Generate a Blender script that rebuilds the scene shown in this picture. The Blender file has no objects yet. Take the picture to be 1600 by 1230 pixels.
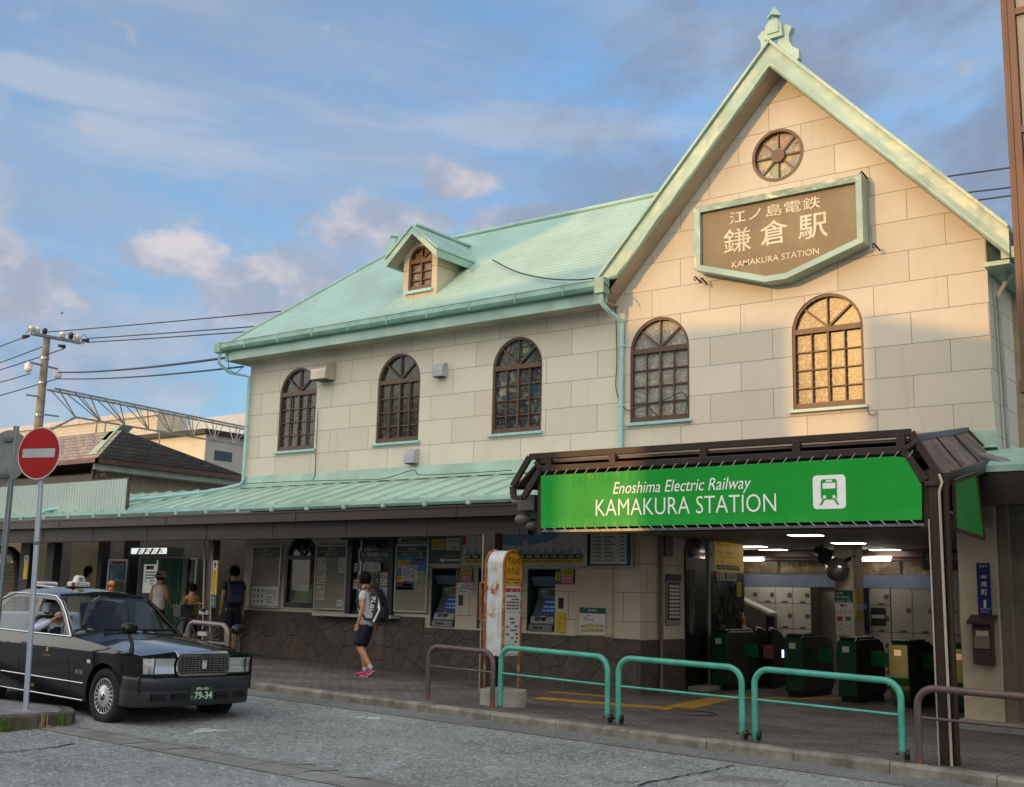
import bpy, bmesh, math, random
from mathutils import Vector, Matrix
S = bpy.context.scene
COL = S.collection
R = math.radians
rnd = random.Random(7)

# ------------------------------------------------------------------ camera
FPX, YAW, PITCH, ROLL = 1792.39, -0.640695, 0.173988, 0.0232119
CAM = Vector((0, 0, 1.5))
_fw = Vector((math.sin(YAW)*math.cos(PITCH), math.cos(YAW)*math.cos(PITCH), math.sin(PITCH)))
_r0 = Vector((math.cos(YAW), -math.sin(YAW), 0)); _u0 = _r0.cross(_fw)
_cr, _sr = math.cos(ROLL), math.sin(ROLL)
_rt = _r0*_cr + _u0*_sr; _up = _u0*_cr - _r0*_sr
cd = bpy.data.cameras.new('camera'); cam = bpy.data.objects.new('camera', cd); COL.objects.link(cam)
m3 = Matrix((_rt, _up, -_fw)).transposed()
cam.matrix_world = Matrix.Translation(CAM) @ m3.to_4x4()
cd.sensor_width = 36; cd.sensor_fit = 'HORIZONTAL'; cd.lens = FPX/1600*36
cd.clip_start = .05; cd.clip_end = 5000
S.camera = cam

# ------------------------------------------------------------------ light
SUN_A, SUN_E = R(17), R(12)          # sun stands behind and to the left of the camera, low in the evening
SUN_STRENGTH, SKY_STRENGTH, EXPOSURE = 2.0, 0.15, 0.42
sd = Vector((math.sin(SUN_A)*math.cos(SUN_E), math.cos(SUN_A)*math.cos(SUN_E), -math.sin(SUN_E)))
ld = bpy.data.lights.new('sun', 'SUN'); ld.energy = SUN_STRENGTH; ld.angle = R(.5); ld.color = (.80, .44, .15)
lo = bpy.data.objects.new('sun', ld); COL.objects.link(lo); lo.location = (-10, -30, 20)
lo.rotation_euler = sd.to_track_quat('-Z', 'Y').to_euler()
w = bpy.data.worlds.new('World'); S.world = w; w.use_nodes = True
nt = w.node_tree; N = nt.nodes; L = nt.links; N.clear()
def nd(t, **k):
    n = N.new(t)
    for a, b in k.items(): setattr(n, a, b)
    return n
out = nd('ShaderNodeOutputWorld'); bg = nd('ShaderNodeBackground'); bg.inputs[1].default_value = SKY_STRENGTH
sky = nd('ShaderNodeTexSky', sky_type='NISHITA', sun_disc=False, sun_elevation=SUN_E,
         sun_rotation=math.atan2(-sd.x, -sd.y), air_density=1.0, dust_density=.6, ozone_density=2.0)
tc = nd('ShaderNodeTexCoord')
def wmath(op, a, b=None):
    n = nd('ShaderNodeMath', operation=op)
    for i, v in enumerate((a, b)):
        if v is None: continue
        if isinstance(v, (int, float)): n.inputs[i].default_value = v
        else: L.new(v, n.inputs[i])
    return n.outputs[0]
sep = nd('ShaderNodeSeparateXYZ'); L.new(tc.outputs['Generated'], sep.inputs[0])
az = wmath('ARCTAN2', sep.outputs[0], sep.outputs[1])            # bearing
el = wmath('ARCSINE', sep.outputs[2])
def skynoise(sx, sy, rot, detail, off, scale=1.0, rough=.55, dist=0.0):
    c = nd('ShaderNodeCombineXYZ')
    ca, sa = math.cos(rot), math.sin(rot)
    u = wmath('ADD', wmath('MULTIPLY', az, ca*sx), wmath('MULTIPLY', el, sa*sx))
    v = wmath('ADD', wmath('MULTIPLY', az, -sa*sy), wmath('MULTIPLY', el, ca*sy))
    L.new(u, c.inputs[0]); L.new(v, c.inputs[1]); c.inputs[2].default_value = off
    n = nd('ShaderNodeTexNoise'); n.inputs['Scale'].default_value = scale; n.inputs['Detail'].default_value = detail
    n.inputs['Roughness'].default_value = rough; n.inputs['Distortion'].default_value = dist
    L.new(c.outputs[0], n.inputs['Vector']); return n.outputs['Fac']
def ramp01(x, a, b):
    n = nd('ShaderNodeMapRange', interpolation_type='SMOOTHSTEP'); L.new(x, n.inputs[0])
    n.inputs[1].default_value = a; n.inputs[2].default_value = b; return n.outputs[0]
def blob(a0, e0, ra, re, p=1.0):       # soft patch of sky around one bearing
    da = wmath('DIVIDE', wmath('SUBTRACT', az, a0), ra); de = wmath('DIVIDE', wmath('SUBTRACT', el, e0), re)
    d = wmath('SQRT', wmath('ADD', wmath('MULTIPLY', da, da), wmath('MULTIPLY', de, de)))
    return ramp01(d, 1.0, 0.0)
def mixc(f, a, b):
    n = nd('ShaderNodeMix', data_type='RGBA'); L.new(f, n.inputs[0])
    for i, v in ((6, a), (7, b)):
        if isinstance(v, tuple): n.inputs[i].default_value = (*v, 1)
        else: L.new(v, n.inputs[i])
    return n.outputs[2]
hsv = nd('ShaderNodeHueSaturation'); hsv.inputs['Saturation'].default_value = 1.0; hsv.inputs['Value'].default_value = .92
L.new(sky.outputs[0], hsv.inputs['Color'])
_m = nd('ShaderNodeMix', data_type='RGBA', blend_type='MULTIPLY'); _m.inputs[0].default_value = 1; L.new(hsv.outputs[0], _m.inputs[6]); _m.inputs[7].default_value = (1.12, 1.42, 1.58, 1); SKYCOL = _m.outputs[2]
# thin high streaks, low heaped cloud, and grey cloud towards the right
streak = ramp01(skynoise(2.2, 11, R(-8), 5, 3.1), .33, .64)
veil = ramp01(skynoise(2.5, 5, R(10), 4, 9.4), .35, .75)
heap = ramp01(wmath('ADD', skynoise(7, 12, 0, 7, 1.7, rough=.58), wmath('MULTIPLY', wmath('SUBTRACT', .30, el), .62)), .52, .66)
hi = ramp01(el, .20, .36)
dark = ramp01(skynoise(5, 10, R(15), 6, 5.2, rough=.6), .36, .62)
CLOUDS = (streak, veil, heap, hi, dark)
c1 = mixc(wmath('ADD', wmath('ADD', wmath('MULTIPLY', veil, .55), .17), wmath('MULTIPLY', ramp01(el, .42, .14), .30)), SKYCOL, (1.30, 1.82, 2.65))
c2 = mixc(wmath('MULTIPLY', wmath('MULTIPLY', streak, hi), .8), c1, (1.8, 2.25, 3.0))
c3 = mixc(wmath('MULTIPLY', heap, .45), c2, mixc(ramp01(skynoise(9, 14, 0, 4, 7.7), .35, .65), (1.85, 2.15, 2.75), (3.2, 3.05, 3.2)))
def mx(*b):
    r = b[0]
    for q in b[1:]: r = wmath('MAXIMUM', r, q)
    return r
bands = mx(blob(-1.02, .402, .34, .030), blob(-.95, .362, .30, .034), blob(-.62, .405, .25, .045))
sk = ramp01(wmath('ADD', skynoise(5, 34, R(-3), 6, 6.3, rough=.6, dist=.4), wmath('MULTIPLY', bands, .40)), .58, .92)
c3 = mixc(wmath('MULTIPLY', sk, .75), c3, (2.3, 2.7, 3.35))
bank = mx(blob(-.93, .272, .085, .045), blob(-.86, .255, .14, .055), blob(-.76, .318, .11, .040), blob(-.70, .355, .075, .028), blob(-.62, .318, .12, .035), blob(-1.08, .235, .16, .06), blob(-.52, .33, .06, .03))
bk = ramp01(wmath('ADD', skynoise(17, 26, 0, 8, 4.4, rough=.62), wmath('MULTIPLY', bank, .46)), .57, .82)
lit_ = ramp01(wmath('ADD', skynoise(22, 30, 0, 6, 2.2), wmath('MULTIPLY', blob(-.93, .29, .07, .045), .35)), .42, .78)
c3 = mixc(wmath('MULTIPLY', bk, .85), c3, mixc(lit_, (1.9, 2.15, 2.7), (3.7, 3.4, 3.4)))
rightside = ramp01(az, -.82, -.45)
c4 = mixc(wmath('MULTIPLY', wmath('MULTIPLY', dark, rightside), .85), c3, (1.2, 1.5, 2.1))
behind = ramp01(sep.outputs[1], .15, -.35)                      # unseen cloud added behind the camera, brightened to fill the shaded walls
c5 = mixc(wmath('MULTIPLY', behind, .72), c4, (12.0, 11.3, 10.3))
L.new(c5, bg.inputs[0]); L.new(bg.outputs[0], out.inputs[0])
S.view_settings.view_transform = 'Standard'; S.view_settings.look = 'None'; S.view_settings.gamma = 1
S.view_settings.exposure = EXPOSURE
try:
    S.cycles.max_bounces = 6; S.cycles.diffuse_bounces = 3; S.cycles.glossy_bounces = 3; S.cycles.transmission_bounces = 4
    S.cycles.use_denoising = True; S.cycles.caustics_reflective = False; S.cycles.caustics_refractive = False
except Exception: pass

# ------------------------------------------------------------------ pixel -> point helpers (photograph pixels, 1600 x 1230)
def ray(x, y): return _rt*(x-800) - _up*(y-615) + _fw*FPX
def at(x, y, Y): d = ray(x, y); return CAM + d*((Y-CAM.y)/d.y)
def atx(x, y, X): d = ray(x, y); return CAM + d*((X-CAM.x)/d.x)
def atz(x, y, Z): d = ray(x, y); return CAM + d*((Z-CAM.z)/d.z)
def gnd(x, y, dz=0.0):
    d = ray(x, y); t = (.04+dz-CAM.z)/(d.z+.018*d.x+.011*d.y); return CAM + d*t
def clip(v, a, b): return max(a, min(b, v))
def zg(x, y): return .04 - .018*clip(x, -45, 14) - .011*clip(y, -25, 26)
def zr(x, y): return zg(x, y) - (.10 + .115*clip((11.5-y)/4.3, 0, 1))

# ------------------------------------------------------------------ object helpers
BASE = {}
def link(o, parent=None):
    COL.objects.link(o)
    if parent: o.parent = parent
    return o
def tag(o, label=None, cat=None, group=None, kind=None):
    for k, v in (('label', label), ('category', cat), ('group', group), ('kind', kind)):
        if v: o[k] = v
    return o
def thing(name, label, cat, loc=(0, 0, 0), rot=0, group=None, tilt=None):
    o = bpy.data.objects.new(name, None); o.empty_display_size = .2; o.location = loc
    o.rotation_euler = tilt if tilt else (0, 0, rot)
    link(o); tag(o, label, cat, group); BASE[o.name] = Vector(loc); return o
def copy_tree(o, parent=None):
    c = o.copy(); COL.objects.link(c); c.parent = parent
    BASE[c.name] = BASE.get(o.name, Vector())
    for ch in list(o.children): copy_tree(ch, c)
    return c
class MB:
    def __init__(s): s.v = []; s.f = []; s.m = []; s.s = []
    def add(s, vs, fs, mi=0, sm=False):
        n = len(s.v); s.v += [tuple(v) for v in vs]
        for f in fs: s.f.append([i+n for i in f]); s.m.append(mi); s.s.append(sm)
        return s
    def quad(s, a, b, c, d, mi=0): return s.add((a, b, c, d), [(0, 1, 2, 3)], mi)
    def poly(s, pts, mi=0): return s.add(pts, [tuple(range(len(pts)))], mi)
    def box(s, x0, x1, y0, y1, z0, z1, mi=0):
        vs = [(x, y, z) for z in (z0, z1) for y in (y0, y1) for x in (x0, x1)]
        return s.add(vs, [(0, 2, 3, 1), (4, 5, 7, 6), (0, 1, 5, 4), (2, 6, 7, 3), (0, 4, 6, 2), (1, 3, 7, 5)], mi)
    def obox(s, c, a, b, d, mi=0):          # centre and three half vectors
        c, a, b, d = (Vector(q) for q in (c, a, b, d))
        vs = [c + a*i + b*j + d*k for k in (-1, 1) for j in (-1, 1) for i in (-1, 1)]
        return s.add(vs, [(0, 2, 3, 1), (4, 5, 7, 6), (0, 1, 5, 4), (2, 6, 7, 3), (0, 4, 6, 2), (1, 3, 7, 5)], mi)
    def bar(s, p, q, w, h, mi=0, up=(0, 0, 1)):   # square bar from p to q
        p, q = Vector(p), Vector(q); d = q-p; n = d.normalized(); u = Vector(up)
        if abs(n.dot(u)) > .98: u = Vector((0, 1, 0))
        sd_ = n.cross(u).normalized(); u2 = sd_.cross(n)
        return s.obox((p+q)/2, sd_*w/2, d/2, u2*h/2, mi)
    def prism(s, pts, ext, mi=0):          # polygon swept along a vector
        n = len(pts); a = [Vector(p) for p in pts]; b = [p+Vector(ext) for p in a]
        return s.add(a+b, [tuple(range(n-1, -1, -1)), tuple(range(n, 2*n))]+[(i, (i+1) % n, n+(i+1) % n, n+i) for i in range(n)], mi)
    def tube(s, path, r, n=10, mi=0, caps=True, closed=False):
        P = [Vector(p) for p in path]; rs = r if isinstance(r, (list, tuple)) else [r]*len(P)
        k = len(P); ref = Vector((0, 0, 1)); vs = []; prev = None
        for i, p in enumerate(P):
            if closed: t = (P[(i+1) % k]-P[i-1]).normalized()
            else: t = (P[min(i+1, k-1)]-P[max(i-1, 0)]).normalized()
            if prev is None:
                a = t.cross(ref)
                if a.length < .05: a = t.cross(Vector((0, 1, 0)))
                a.normalize()
            else:
                a = prev - t*prev.dot(t); a.normalize()
            prev = a; b = t.cross(a)
            for j in range(n):
                th = 2*math.pi*j/n; vs.append(p + (a*math.cos(th)+b*math.sin(th))*rs[i])
        fs = []
        for i in range(k if closed else k-1):
            for j in range(n):
                q = (i+1) % k; fs.append((i*n+j, q*n+j, q*n+(j+1) % n, i*n+(j+1) % n))
        s.add(vs, fs, mi, True)
        if caps and not closed:
            s.add(vs[:n], [tuple(range(n))], mi); s.add(vs[-n:], [tuple(range(n-1, -1, -1))], mi)
        return s
    def lathe(s, c, prof, n=20, mi=0, axis=(0, 0, 1), sm=True):   # prof: (radius, height) along axis
        c = Vector(c); ax = Vector(axis).normalized()
        a = ax.cross(Vector((0, 1, 0)));
        if a.length < .05: a = ax.cross(Vector((1, 0, 0)))
        a.normalize(); b = ax.cross(a); vs = []
        for r, h in prof:
            for j in range(n):
                th = 2*math.pi*j/n; vs.append(c+ax*h+(a*math.cos(th)+b*math.sin(th))*r)
        fs = [(i*n+j, i*n+(j+1) % n, (i+1)*n+(j+1) % n, (i+1)*n+j) for i in range(len(prof)-1) for j in range(n)]
        s.add(vs, fs, mi, sm)
        if prof[0][0] > 1e-4: s.add(vs[:n], [tuple(range(n-1, -1, -1))], mi)
        if prof[-1][0] > 1e-4: s.add(vs[-n:], [tuple(range(n))], mi)
        return s
    def grid(s, P, mi=0, sm=True):         # P[i][j] points
        a, b = len(P), len(P[0])
        return s.add([p for row in P for p in row], [(i*b+j, i*b+j+1, (i+1)*b+j+1, (i+1)*b+j) for i in range(a-1) for j in range(b-1)], mi, sm)
    def ball(s, c, r, n=14, k=9, mi=0, sc=(1, 1, 1)):
        c = Vector(c); P = []
        for i in range(k+1):
            th = math.pi*i/k
            P.append([(c.x+r*sc[0]*math.sin(th)*math.cos(2*math.pi*j/n), c.y+r*sc[1]*math.sin(th)*math.sin(2*math.pi*j/n), c.z+r*sc[2]*math.cos(th)) for j in range(n+1)])
        return s.grid(P, mi)
    def plate(s, outline, holes, org, U, V, Nv, th, mi=0):   # flat plate with holes, thickness th along Nv from org
        c = bpy.data.curves.new('tmp', 'CURVE'); c.dimensions = '2D'; c.fill_mode = 'BOTH'; c.extrude = abs(th)/2
        for pts in [outline]+list(holes):
            sp = c.splines.new('POLY'); sp.points.add(len(pts)-1)
            for p, q in zip(sp.points, pts): p.co = (q[0], q[1], 0, 1)
            sp.use_cyclic_u = True
        s._curve(c, org, U, V, Nv, th/2, mi); return s
    def _curve(s, c, org, U, V, Nv, off, mi, smooth=False):
        o = bpy.data.objects.new('tmp', c); COL.objects.link(o); bpy.context.view_layer.update()
        me = bpy.data.meshes.new_from_object(o.evaluated_get(bpy.context.evaluated_depsgraph_get()))
        org, U, V, Nv = (Vector(q) for q in (org, U, V, Nv))
        s.add([org+U*v.co.x+V*v.co.y+Nv*(v.co.z+off) for v in me.vertices], [tuple(p.vertices) for p in me.polygons], mi, smooth)
        bpy.data.objects.remove(o); bpy.data.meshes.remove(me); bpy.data.curves.remove(c)
    def text(s, body, org, U, V, Nv, width=None, height=None, size=None, align='LEFT', mi=0, shear=0, bold=0, depth=.0, line=1.0):
        """lettering fitted to a width and / or height (of the whole block), lower left corner at org"""
        c = bpy.data.curves.new('tmp', 'FONT'); c.body = body; c.align_x = align; c.shear = shear; c.offset = bold; c.space_line = line
        c.resolution_u = 3; c.extrude = 0
        o = bpy.data.objects.new('tmp', c); COL.objects.link(o); bpy.context.view_layer.update()
        me = bpy.data.meshes.new_from_object(o.evaluated_get(bpy.context.evaluated_depsgraph_get()))
        if len(me.vertices):
            xs = [v.co.x for v in me.vertices]; ys = [v.co.y for v in me.vertices]
            x0, x1, y0, y1 = min(xs), max(xs), min(ys), max(ys)
            kx = width/(x1-x0) if width else None; ky = height/(y1-y0) if height else None
            if size: kx = ky = size
            kx = kx or ky; ky = ky or kx
            org, U, V, Nv = (Vector(q) for q in (org, U, V, Nv))
            s.add([org+U*((v.co.x-x0)*kx)+V*((v.co.y-y0)*ky)+Nv*depth for v in me.vertices], [tuple(p.vertices) for p in me.polygons], mi)
        bpy.data.objects.remove(o); bpy.data.meshes.remove(me); bpy.data.curves.remove(c); return s
    def build(s, name, mats, parent=None, local=False, bevel=0, seg=2, sub=0, base=None, merge=False):
        me = bpy.data.meshes.new(name)
        off = Vector()
        if parent is not None and not local:
            p = parent
            while p is not None: off += BASE.get(p.name, Vector()); p = p.parent
        elif parent is None and not local:
            if base is None:
                xs, ys, zs = zip(*s.v); base = ((min(xs)+max(xs))/2, (min(ys)+max(ys))/2, min(zs))
            off = Vector(base)
        me.from_pydata([tuple(Vector(v)-off) for v in s.v], [], s.f)
        mats = mats if isinstance(mats, (list, tuple)) else [mats]
        for m_ in mats: me.materials.append(m_)
        me.polygons.foreach_set('material_index', s.m); me.polygons.foreach_set('use_smooth', s.s)
        me.update()
        b = bmesh.new(); b.from_mesh(me)
        if merge: bmesh.ops.remove_doubles(b, verts=b.verts, dist=1e-4)
        bmesh.ops.recalc_face_normals(b, faces=b.faces); b.to_mesh(me); b.free()
        o = bpy.data.objects.new(name, me); link(o, parent); BASE[o.name] = Vector()
        if parent is None and not local: o.location = off; BASE[o.name] = off
        if bevel:
            md = o.modifiers.new('bevel', 'BEVEL'); md.width = bevel; md.segments = seg; md.limit_method = 'ANGLE'; md.angle_limit = R(40)
        if sub:
            md = o.modifiers.new('sub', 'SUBSURF'); md.levels = sub; md.render_levels = sub
        return o
def build_each(b, name, mats, parent, **k):      # every loose piece becomes an object of its own
    key = {}; root = {}
    def find(i):
        while root[i] != i: root[i] = root[root[i]]; i = root[i]
        return i
    ids = []
    for v in b.v:
        q = tuple(round(x, 4) for x in v); i = key.setdefault(q, len(key)); root.setdefault(i, i); ids.append(i)
    for f in b.f:
        for j in f[1:]: root[find(ids[j])] = find(ids[f[0]])
    parts = {}
    for n, f in enumerate(b.f): parts.setdefault(find(ids[f[0]]), []).append(n)
    out_ = []
    for fl in parts.values():
        c = MB(); mp = {}
        for n in fl:
            for j in b.f[n]:
                if j not in mp: mp[j] = len(c.v); c.v.append(b.v[j])
            c.f.append([mp[j] for j in b.f[n]]); c.m.append(b.m[n]); c.s.append(b.s[n])
        out_.append(c.build(name, mats, parent, **k))
    return out_
def arc(cx, cy, r, a0, a1, n): return [(cx+r*math.cos(R(a0+(a1-a0)*i/n)), cy+r*math.sin(R(a0+(a1-a0)*i/n))) for i in range(n+1)]
def rrect(x0, x1, y0, y1, r, n=5):
    return arc(x1-r, y1-r, r, 0, 90, n)+arc(x0+r, y1-r, r, 90, 180, n)+arc(x0+r, y0+r, r, 180, 270, n)+arc(x1-r, y0+r, r, 270, 360, n)
XU, ZU, YU = Vector((1, 0, 0)), Vector((0, 0, 1)), Vector((0, 1, 0))

# ------------------------------------------------------------------ materials
def lin(h):
    if not isinstance(h, str): return tuple(h)
    v = [int(h[i:i+2], 16)/255 for i in (0, 2, 4)]
    return tuple(c/12.92 if c <= .04045 else ((c+.055)/1.055)**2.4 for c in v)
MATS = {}
class NT:
    def __init__(s, m): s.t = m.node_tree; s.n = s.t.nodes; s.l = s.t.links
    def new(s, t, **k):
        n = s.n.new(t)
        for a, b in k.items(): setattr(n, a, b)
        return n
    def put(s, sock, v):
        if isinstance(v, (int, float)): sock.default_value = v
        elif isinstance(v, tuple): sock.default_value = (*v, 1) if len(v) == 3 and len(sock.default_value) == 4 else v
        else: s.l.new(v, sock)
    def math(s, op, a, b=0.0, c=None):
        n = s.new('ShaderNodeMath', operation=op); s.put(n.inputs[0], a); s.put(n.inputs[1], b)
        if c is not None: s.put(n.inputs[2], c)
        return n.outputs[0]
    def mix(s, f, a, b, blend='MIX'):
        n = s.new('ShaderNodeMix', data_type='RGBA', blend_type=blend); s.put(n.inputs[0], f); s.put(n.inputs[6], a); s.put(n.inputs[7], b); return n.outputs[2]
    def noise(s, vec, scale, detail=4, rough=.55, dist=0):
        n = s.new('ShaderNodeTexNoise'); n.inputs['Scale'].default_value = scale; n.inputs['Detail'].default_value = detail
        n.inputs['Roughness'].default_value = rough; n.inputs['Distortion'].default_value = dist
        if vec is not None: s.l.new(vec, n.inputs['Vector'])
        return n.outputs['Fac']
    def step(s, x, a, b):
        n = s.new('ShaderNodeMapRange', interpolation_type='SMOOTHSTEP'); s.put(n.inputs[0], x); n.inputs[1].default_value = a; n.inputs[2].default_value = b; return n.outputs[0]
    def pos(s): return s.new('ShaderNodeNewGeometry').outputs['Position']
    def obj(s): return s.new('ShaderNodeTexCoord').outputs['Object']
    def xyz(s, v): n = s.new('ShaderNodeSeparateXYZ'); s.l.new(v, n.inputs[0]); return n.outputs
    def vec(s, x=0.0, y=0.0, z=0.0):
        n = s.new('ShaderNodeCombineXYZ'); [s.put(n.inputs[i], q) for i, q in enumerate((x, y, z))]; return n.outputs[0]
    def scalev(s, v, k):
        n = s.new('ShaderNodeVectorMath', operation='MULTIPLY'); s.l.new(v, n.inputs[0]); n.inputs[1].default_value = k; return n.outputs[0]
    def bump(s, h, st=.3, d=.01, nrm=None):
        n = s.new('ShaderNodeBump'); n.inputs['Strength'].default_value = st; n.inputs['Distance'].default_value = d; s.l.new(h, n.inputs['Height'])
        if nrm is not None: s.l.new(nrm, n.inputs['Normal'])
        return n.outputs[0]
def newmat(name):
    m = bpy.data.materials.new(name); m.use_nodes = True; t = NT(m); return m, t, t.n['Principled BSDF']
def mat(name, col, rough=.6, metal=0.0, var=.14, vs=3.0, bump=0.0, bs=60.0, spec=.5, coat=0.0, emit=0.0, rvar=.1, alpha=1.0, trans=0.0):
    if name in MATS: return MATS[name]
    m, t, b = newmat(name); c = lin(col); v = t.obj()
    n1 = t.noise(v, vs, 5); n2 = t.noise(v, vs*7, 3)
    f = t.math('ADD', t.math('MULTIPLY', n1, .7), t.math('MULTIPLY', n2, .3))
    lo_, hi_ = tuple(q*(1-var*1.6) for q in c), tuple(min(1, q*(1+var*1.2)) for q in c)
    colr = t.mix(t.step(f, .3, .7), lo_, hi_)
    t.put(b.inputs['Base Color'], colr); b.inputs['Metallic'].default_value = metal
    t.put(b.inputs['Roughness'], t.math('ADD', t.math('MULTIPLY', n2, rvar*2), rough-rvar))
    b.inputs['Specular IOR Level'].default_value = spec
    if coat: b.inputs['Coat Weight'].default_value = coat; b.inputs['Coat Roughness'].default_value = .03
    if bump: t.put(b.inputs['Normal'], t.bump(t.noise(v, bs, 4), bump, .006))
    if emit: t.put(b.inputs['Emission Color'], c); b.inputs['Emission Strength'].default_value = emit
    if trans: b.inputs['Transmission Weight'].default_value = trans
    if alpha < 1: b.inputs['Alpha'].default_value = alpha
    MATS[name] = m; return m
# ------------------------------------------------------------------ special materials
def m_asphalt(name, lo_, hi_, chips=.5, big=.35):
    m, t, b = newmat(name); p = t.pos()
    vo = t.new('ShaderNodeTexVoronoi'); vo.inputs['Scale'].default_value = 75; t.l.new(p, vo.inputs['Vector'])
    cs = t.xyz(vo.outputs['Color'])
    fine = t.noise(p, 260, 2)
    bigp = t.noise(p, .55, 5, .6); mid = t.noise(p, 5, 5, .65)
    col = t.mix(t.step(bigp, .33, .68), lin(lo_), lin(hi_))
    col = t.mix(t.math('MULTIPLY', t.step(mid, .42, .75), big), col, tuple(min(1, q*1.6) for q in lin(hi_)))
    chip = t.math('MULTIPLY', t.step(cs[0], .70, .95), chips)
    col = t.mix(chip, col, (.36, .37, .37))
    v2 = t.new('ShaderNodeTexVoronoi'); v2.inputs['Scale'].default_value = 27; t.l.new(p, v2.inputs['Vector']); c2_ = t.xyz(v2.outputs['Color'])
    col = t.mix(t.math('MULTIPLY', t.math('MULTIPLY', t.step(c2_[0], .74, .92), t.step(v2.outputs['Distance'], .55, .30)), chips*.9), col, (.50, .52, .52))
    col = t.mix(t.math('MULTIPLY', t.step(c2_[1], .78, .92), .45*chips), col, (.05, .052, .054))
    darkc = t.math('MULTIPLY', t.step(cs[1], .72, .95), .6)
    col = t.mix(darkc, col, tuple(q*.45 for q in lin(lo_)))
    col = t.mix(t.math('MULTIPLY', t.step(t.noise(p, 1.7, 6, .7, .4), .60, .70), .28), col, (.035, .036, .038))
    t.put(b.inputs['Base Color'], col); b.inputs['Roughness'].default_value = .85; b.inputs['Specular IOR Level'].default_value = .35
    h = t.math('ADD', t.math('MULTIPLY', vo.outputs['Distance'], .6), t.math('MULTIPLY', fine, .4))
    t.put(b.inputs['Normal'], t.bump(h, .55, .012)); MATS[name] = m; return m
def m_paver(name, c1, c2, joint, bw, bh, mort=.006, rot=0.0):
    m, t, b = newmat(name); p = t.pos(); q = t.xyz(p)
    ca, sa = math.cos(rot), math.sin(rot)
    u = t.math('ADD', t.math('MULTIPLY', q[0], ca), t.math('MULTIPLY', q[1], sa)); v = t.math('SUBTRACT', t.math('MULTIPLY', q[1], ca), t.math('MULTIPLY', q[0], sa))
    br = t.new('ShaderNodeTexBrick'); t.l.new(t.vec(u, v), br.inputs['Vector']); br.inputs['Scale'].default_value = 1
    br.inputs['Brick Width'].default_value = bw; br.inputs['Row Height'].default_value = bh; br.inputs['Mortar Size'].default_value = mort
    br.inputs['Color1'].default_value = (*lin(c1), 1); br.inputs['Color2'].default_value = (*lin(c2), 1); br.inputs['Mortar'].default_value = (*lin(joint), 1)
    col = t.mix(t.step(t.noise(p, 1.1, 5, .65), .35, .75), br.outputs[0], (.42, .40, .39), 'MULTIPLY')
    col = t.mix(t.math('MULTIPLY', t.noise(p, 60, 3), .35), col, (.5, .48, .46), 'OVERLAY')
    t.put(b.inputs['Base Color'], col); b.inputs['Roughness'].default_value = .8
    t.put(b.inputs['Normal'], t.bump(t.math('SUBTRACT', t.math('MULTIPLY', t.noise(p, 150, 2), .3), br.outputs['Fac']), .4, .006)); MATS[name] = m; return m
def m_masonry(name, c1, c2, joint, x0, z0, bw=1.045, bh=.456, mort=.0055, grime=.25):
    m, t, b = newmat(name); p = t.pos(); q = t.xyz(p)
    u = t.math('ADD', t.math('ADD', q[0], q[1]), -16.0-x0); v = t.math('SUBTRACT', q[2], z0)
    br = t.new('ShaderNodeTexBrick'); t.l.new(t.vec(u, v), br.inputs['Vector']); br.inputs['Scale'].default_value = 1
    br.inputs['Brick Width'].default_value = bw; br.inputs['Row Height'].default_value = bh; br.inputs['Mortar Size'].default_value = mort
    br.inputs['Mortar Smooth'].default_value = .1
    br.inputs['Color1'].default_value = (*lin(c1), 1); br.inputs['Color2'].default_value = (*lin(c2), 1); br.inputs['Mortar'].default_value = (*lin(joint), 1)
    big = t.noise(p, 1.3, 6, .62)
    col = t.mix(t.math('MULTIPLY', t.step(big, .38, .75), grime), br.outputs[0], tuple(k*.72 for k in lin(c1)))
    run = t.noise(t.scalev(p, (5, 5, .35)), 1.6, 4, .6)         # faint vertical rain streaks
    col = t.mix(t.math('MULTIPLY', t.step(run, .55, .8), .16), col, (.22, .19, .14))
    col = t.mix(t.math('MULTIPLY', t.noise(p, 95, 3), .10), col, (.3, .27, .2))
    t.put(b.inputs['Base Color'], col); b.inputs['Roughness'].default_value = .78; b.inputs['Specular IOR Level'].default_value = .25
    h = t.math('SUBTRACT', t.math('MULTIPLY', t.noise(p, 130, 3), .25), br.outputs['Fac'])
    t.put(b.inputs['Normal'], t.bump(h, .5, .008)); MATS[name] = m; return m
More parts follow.
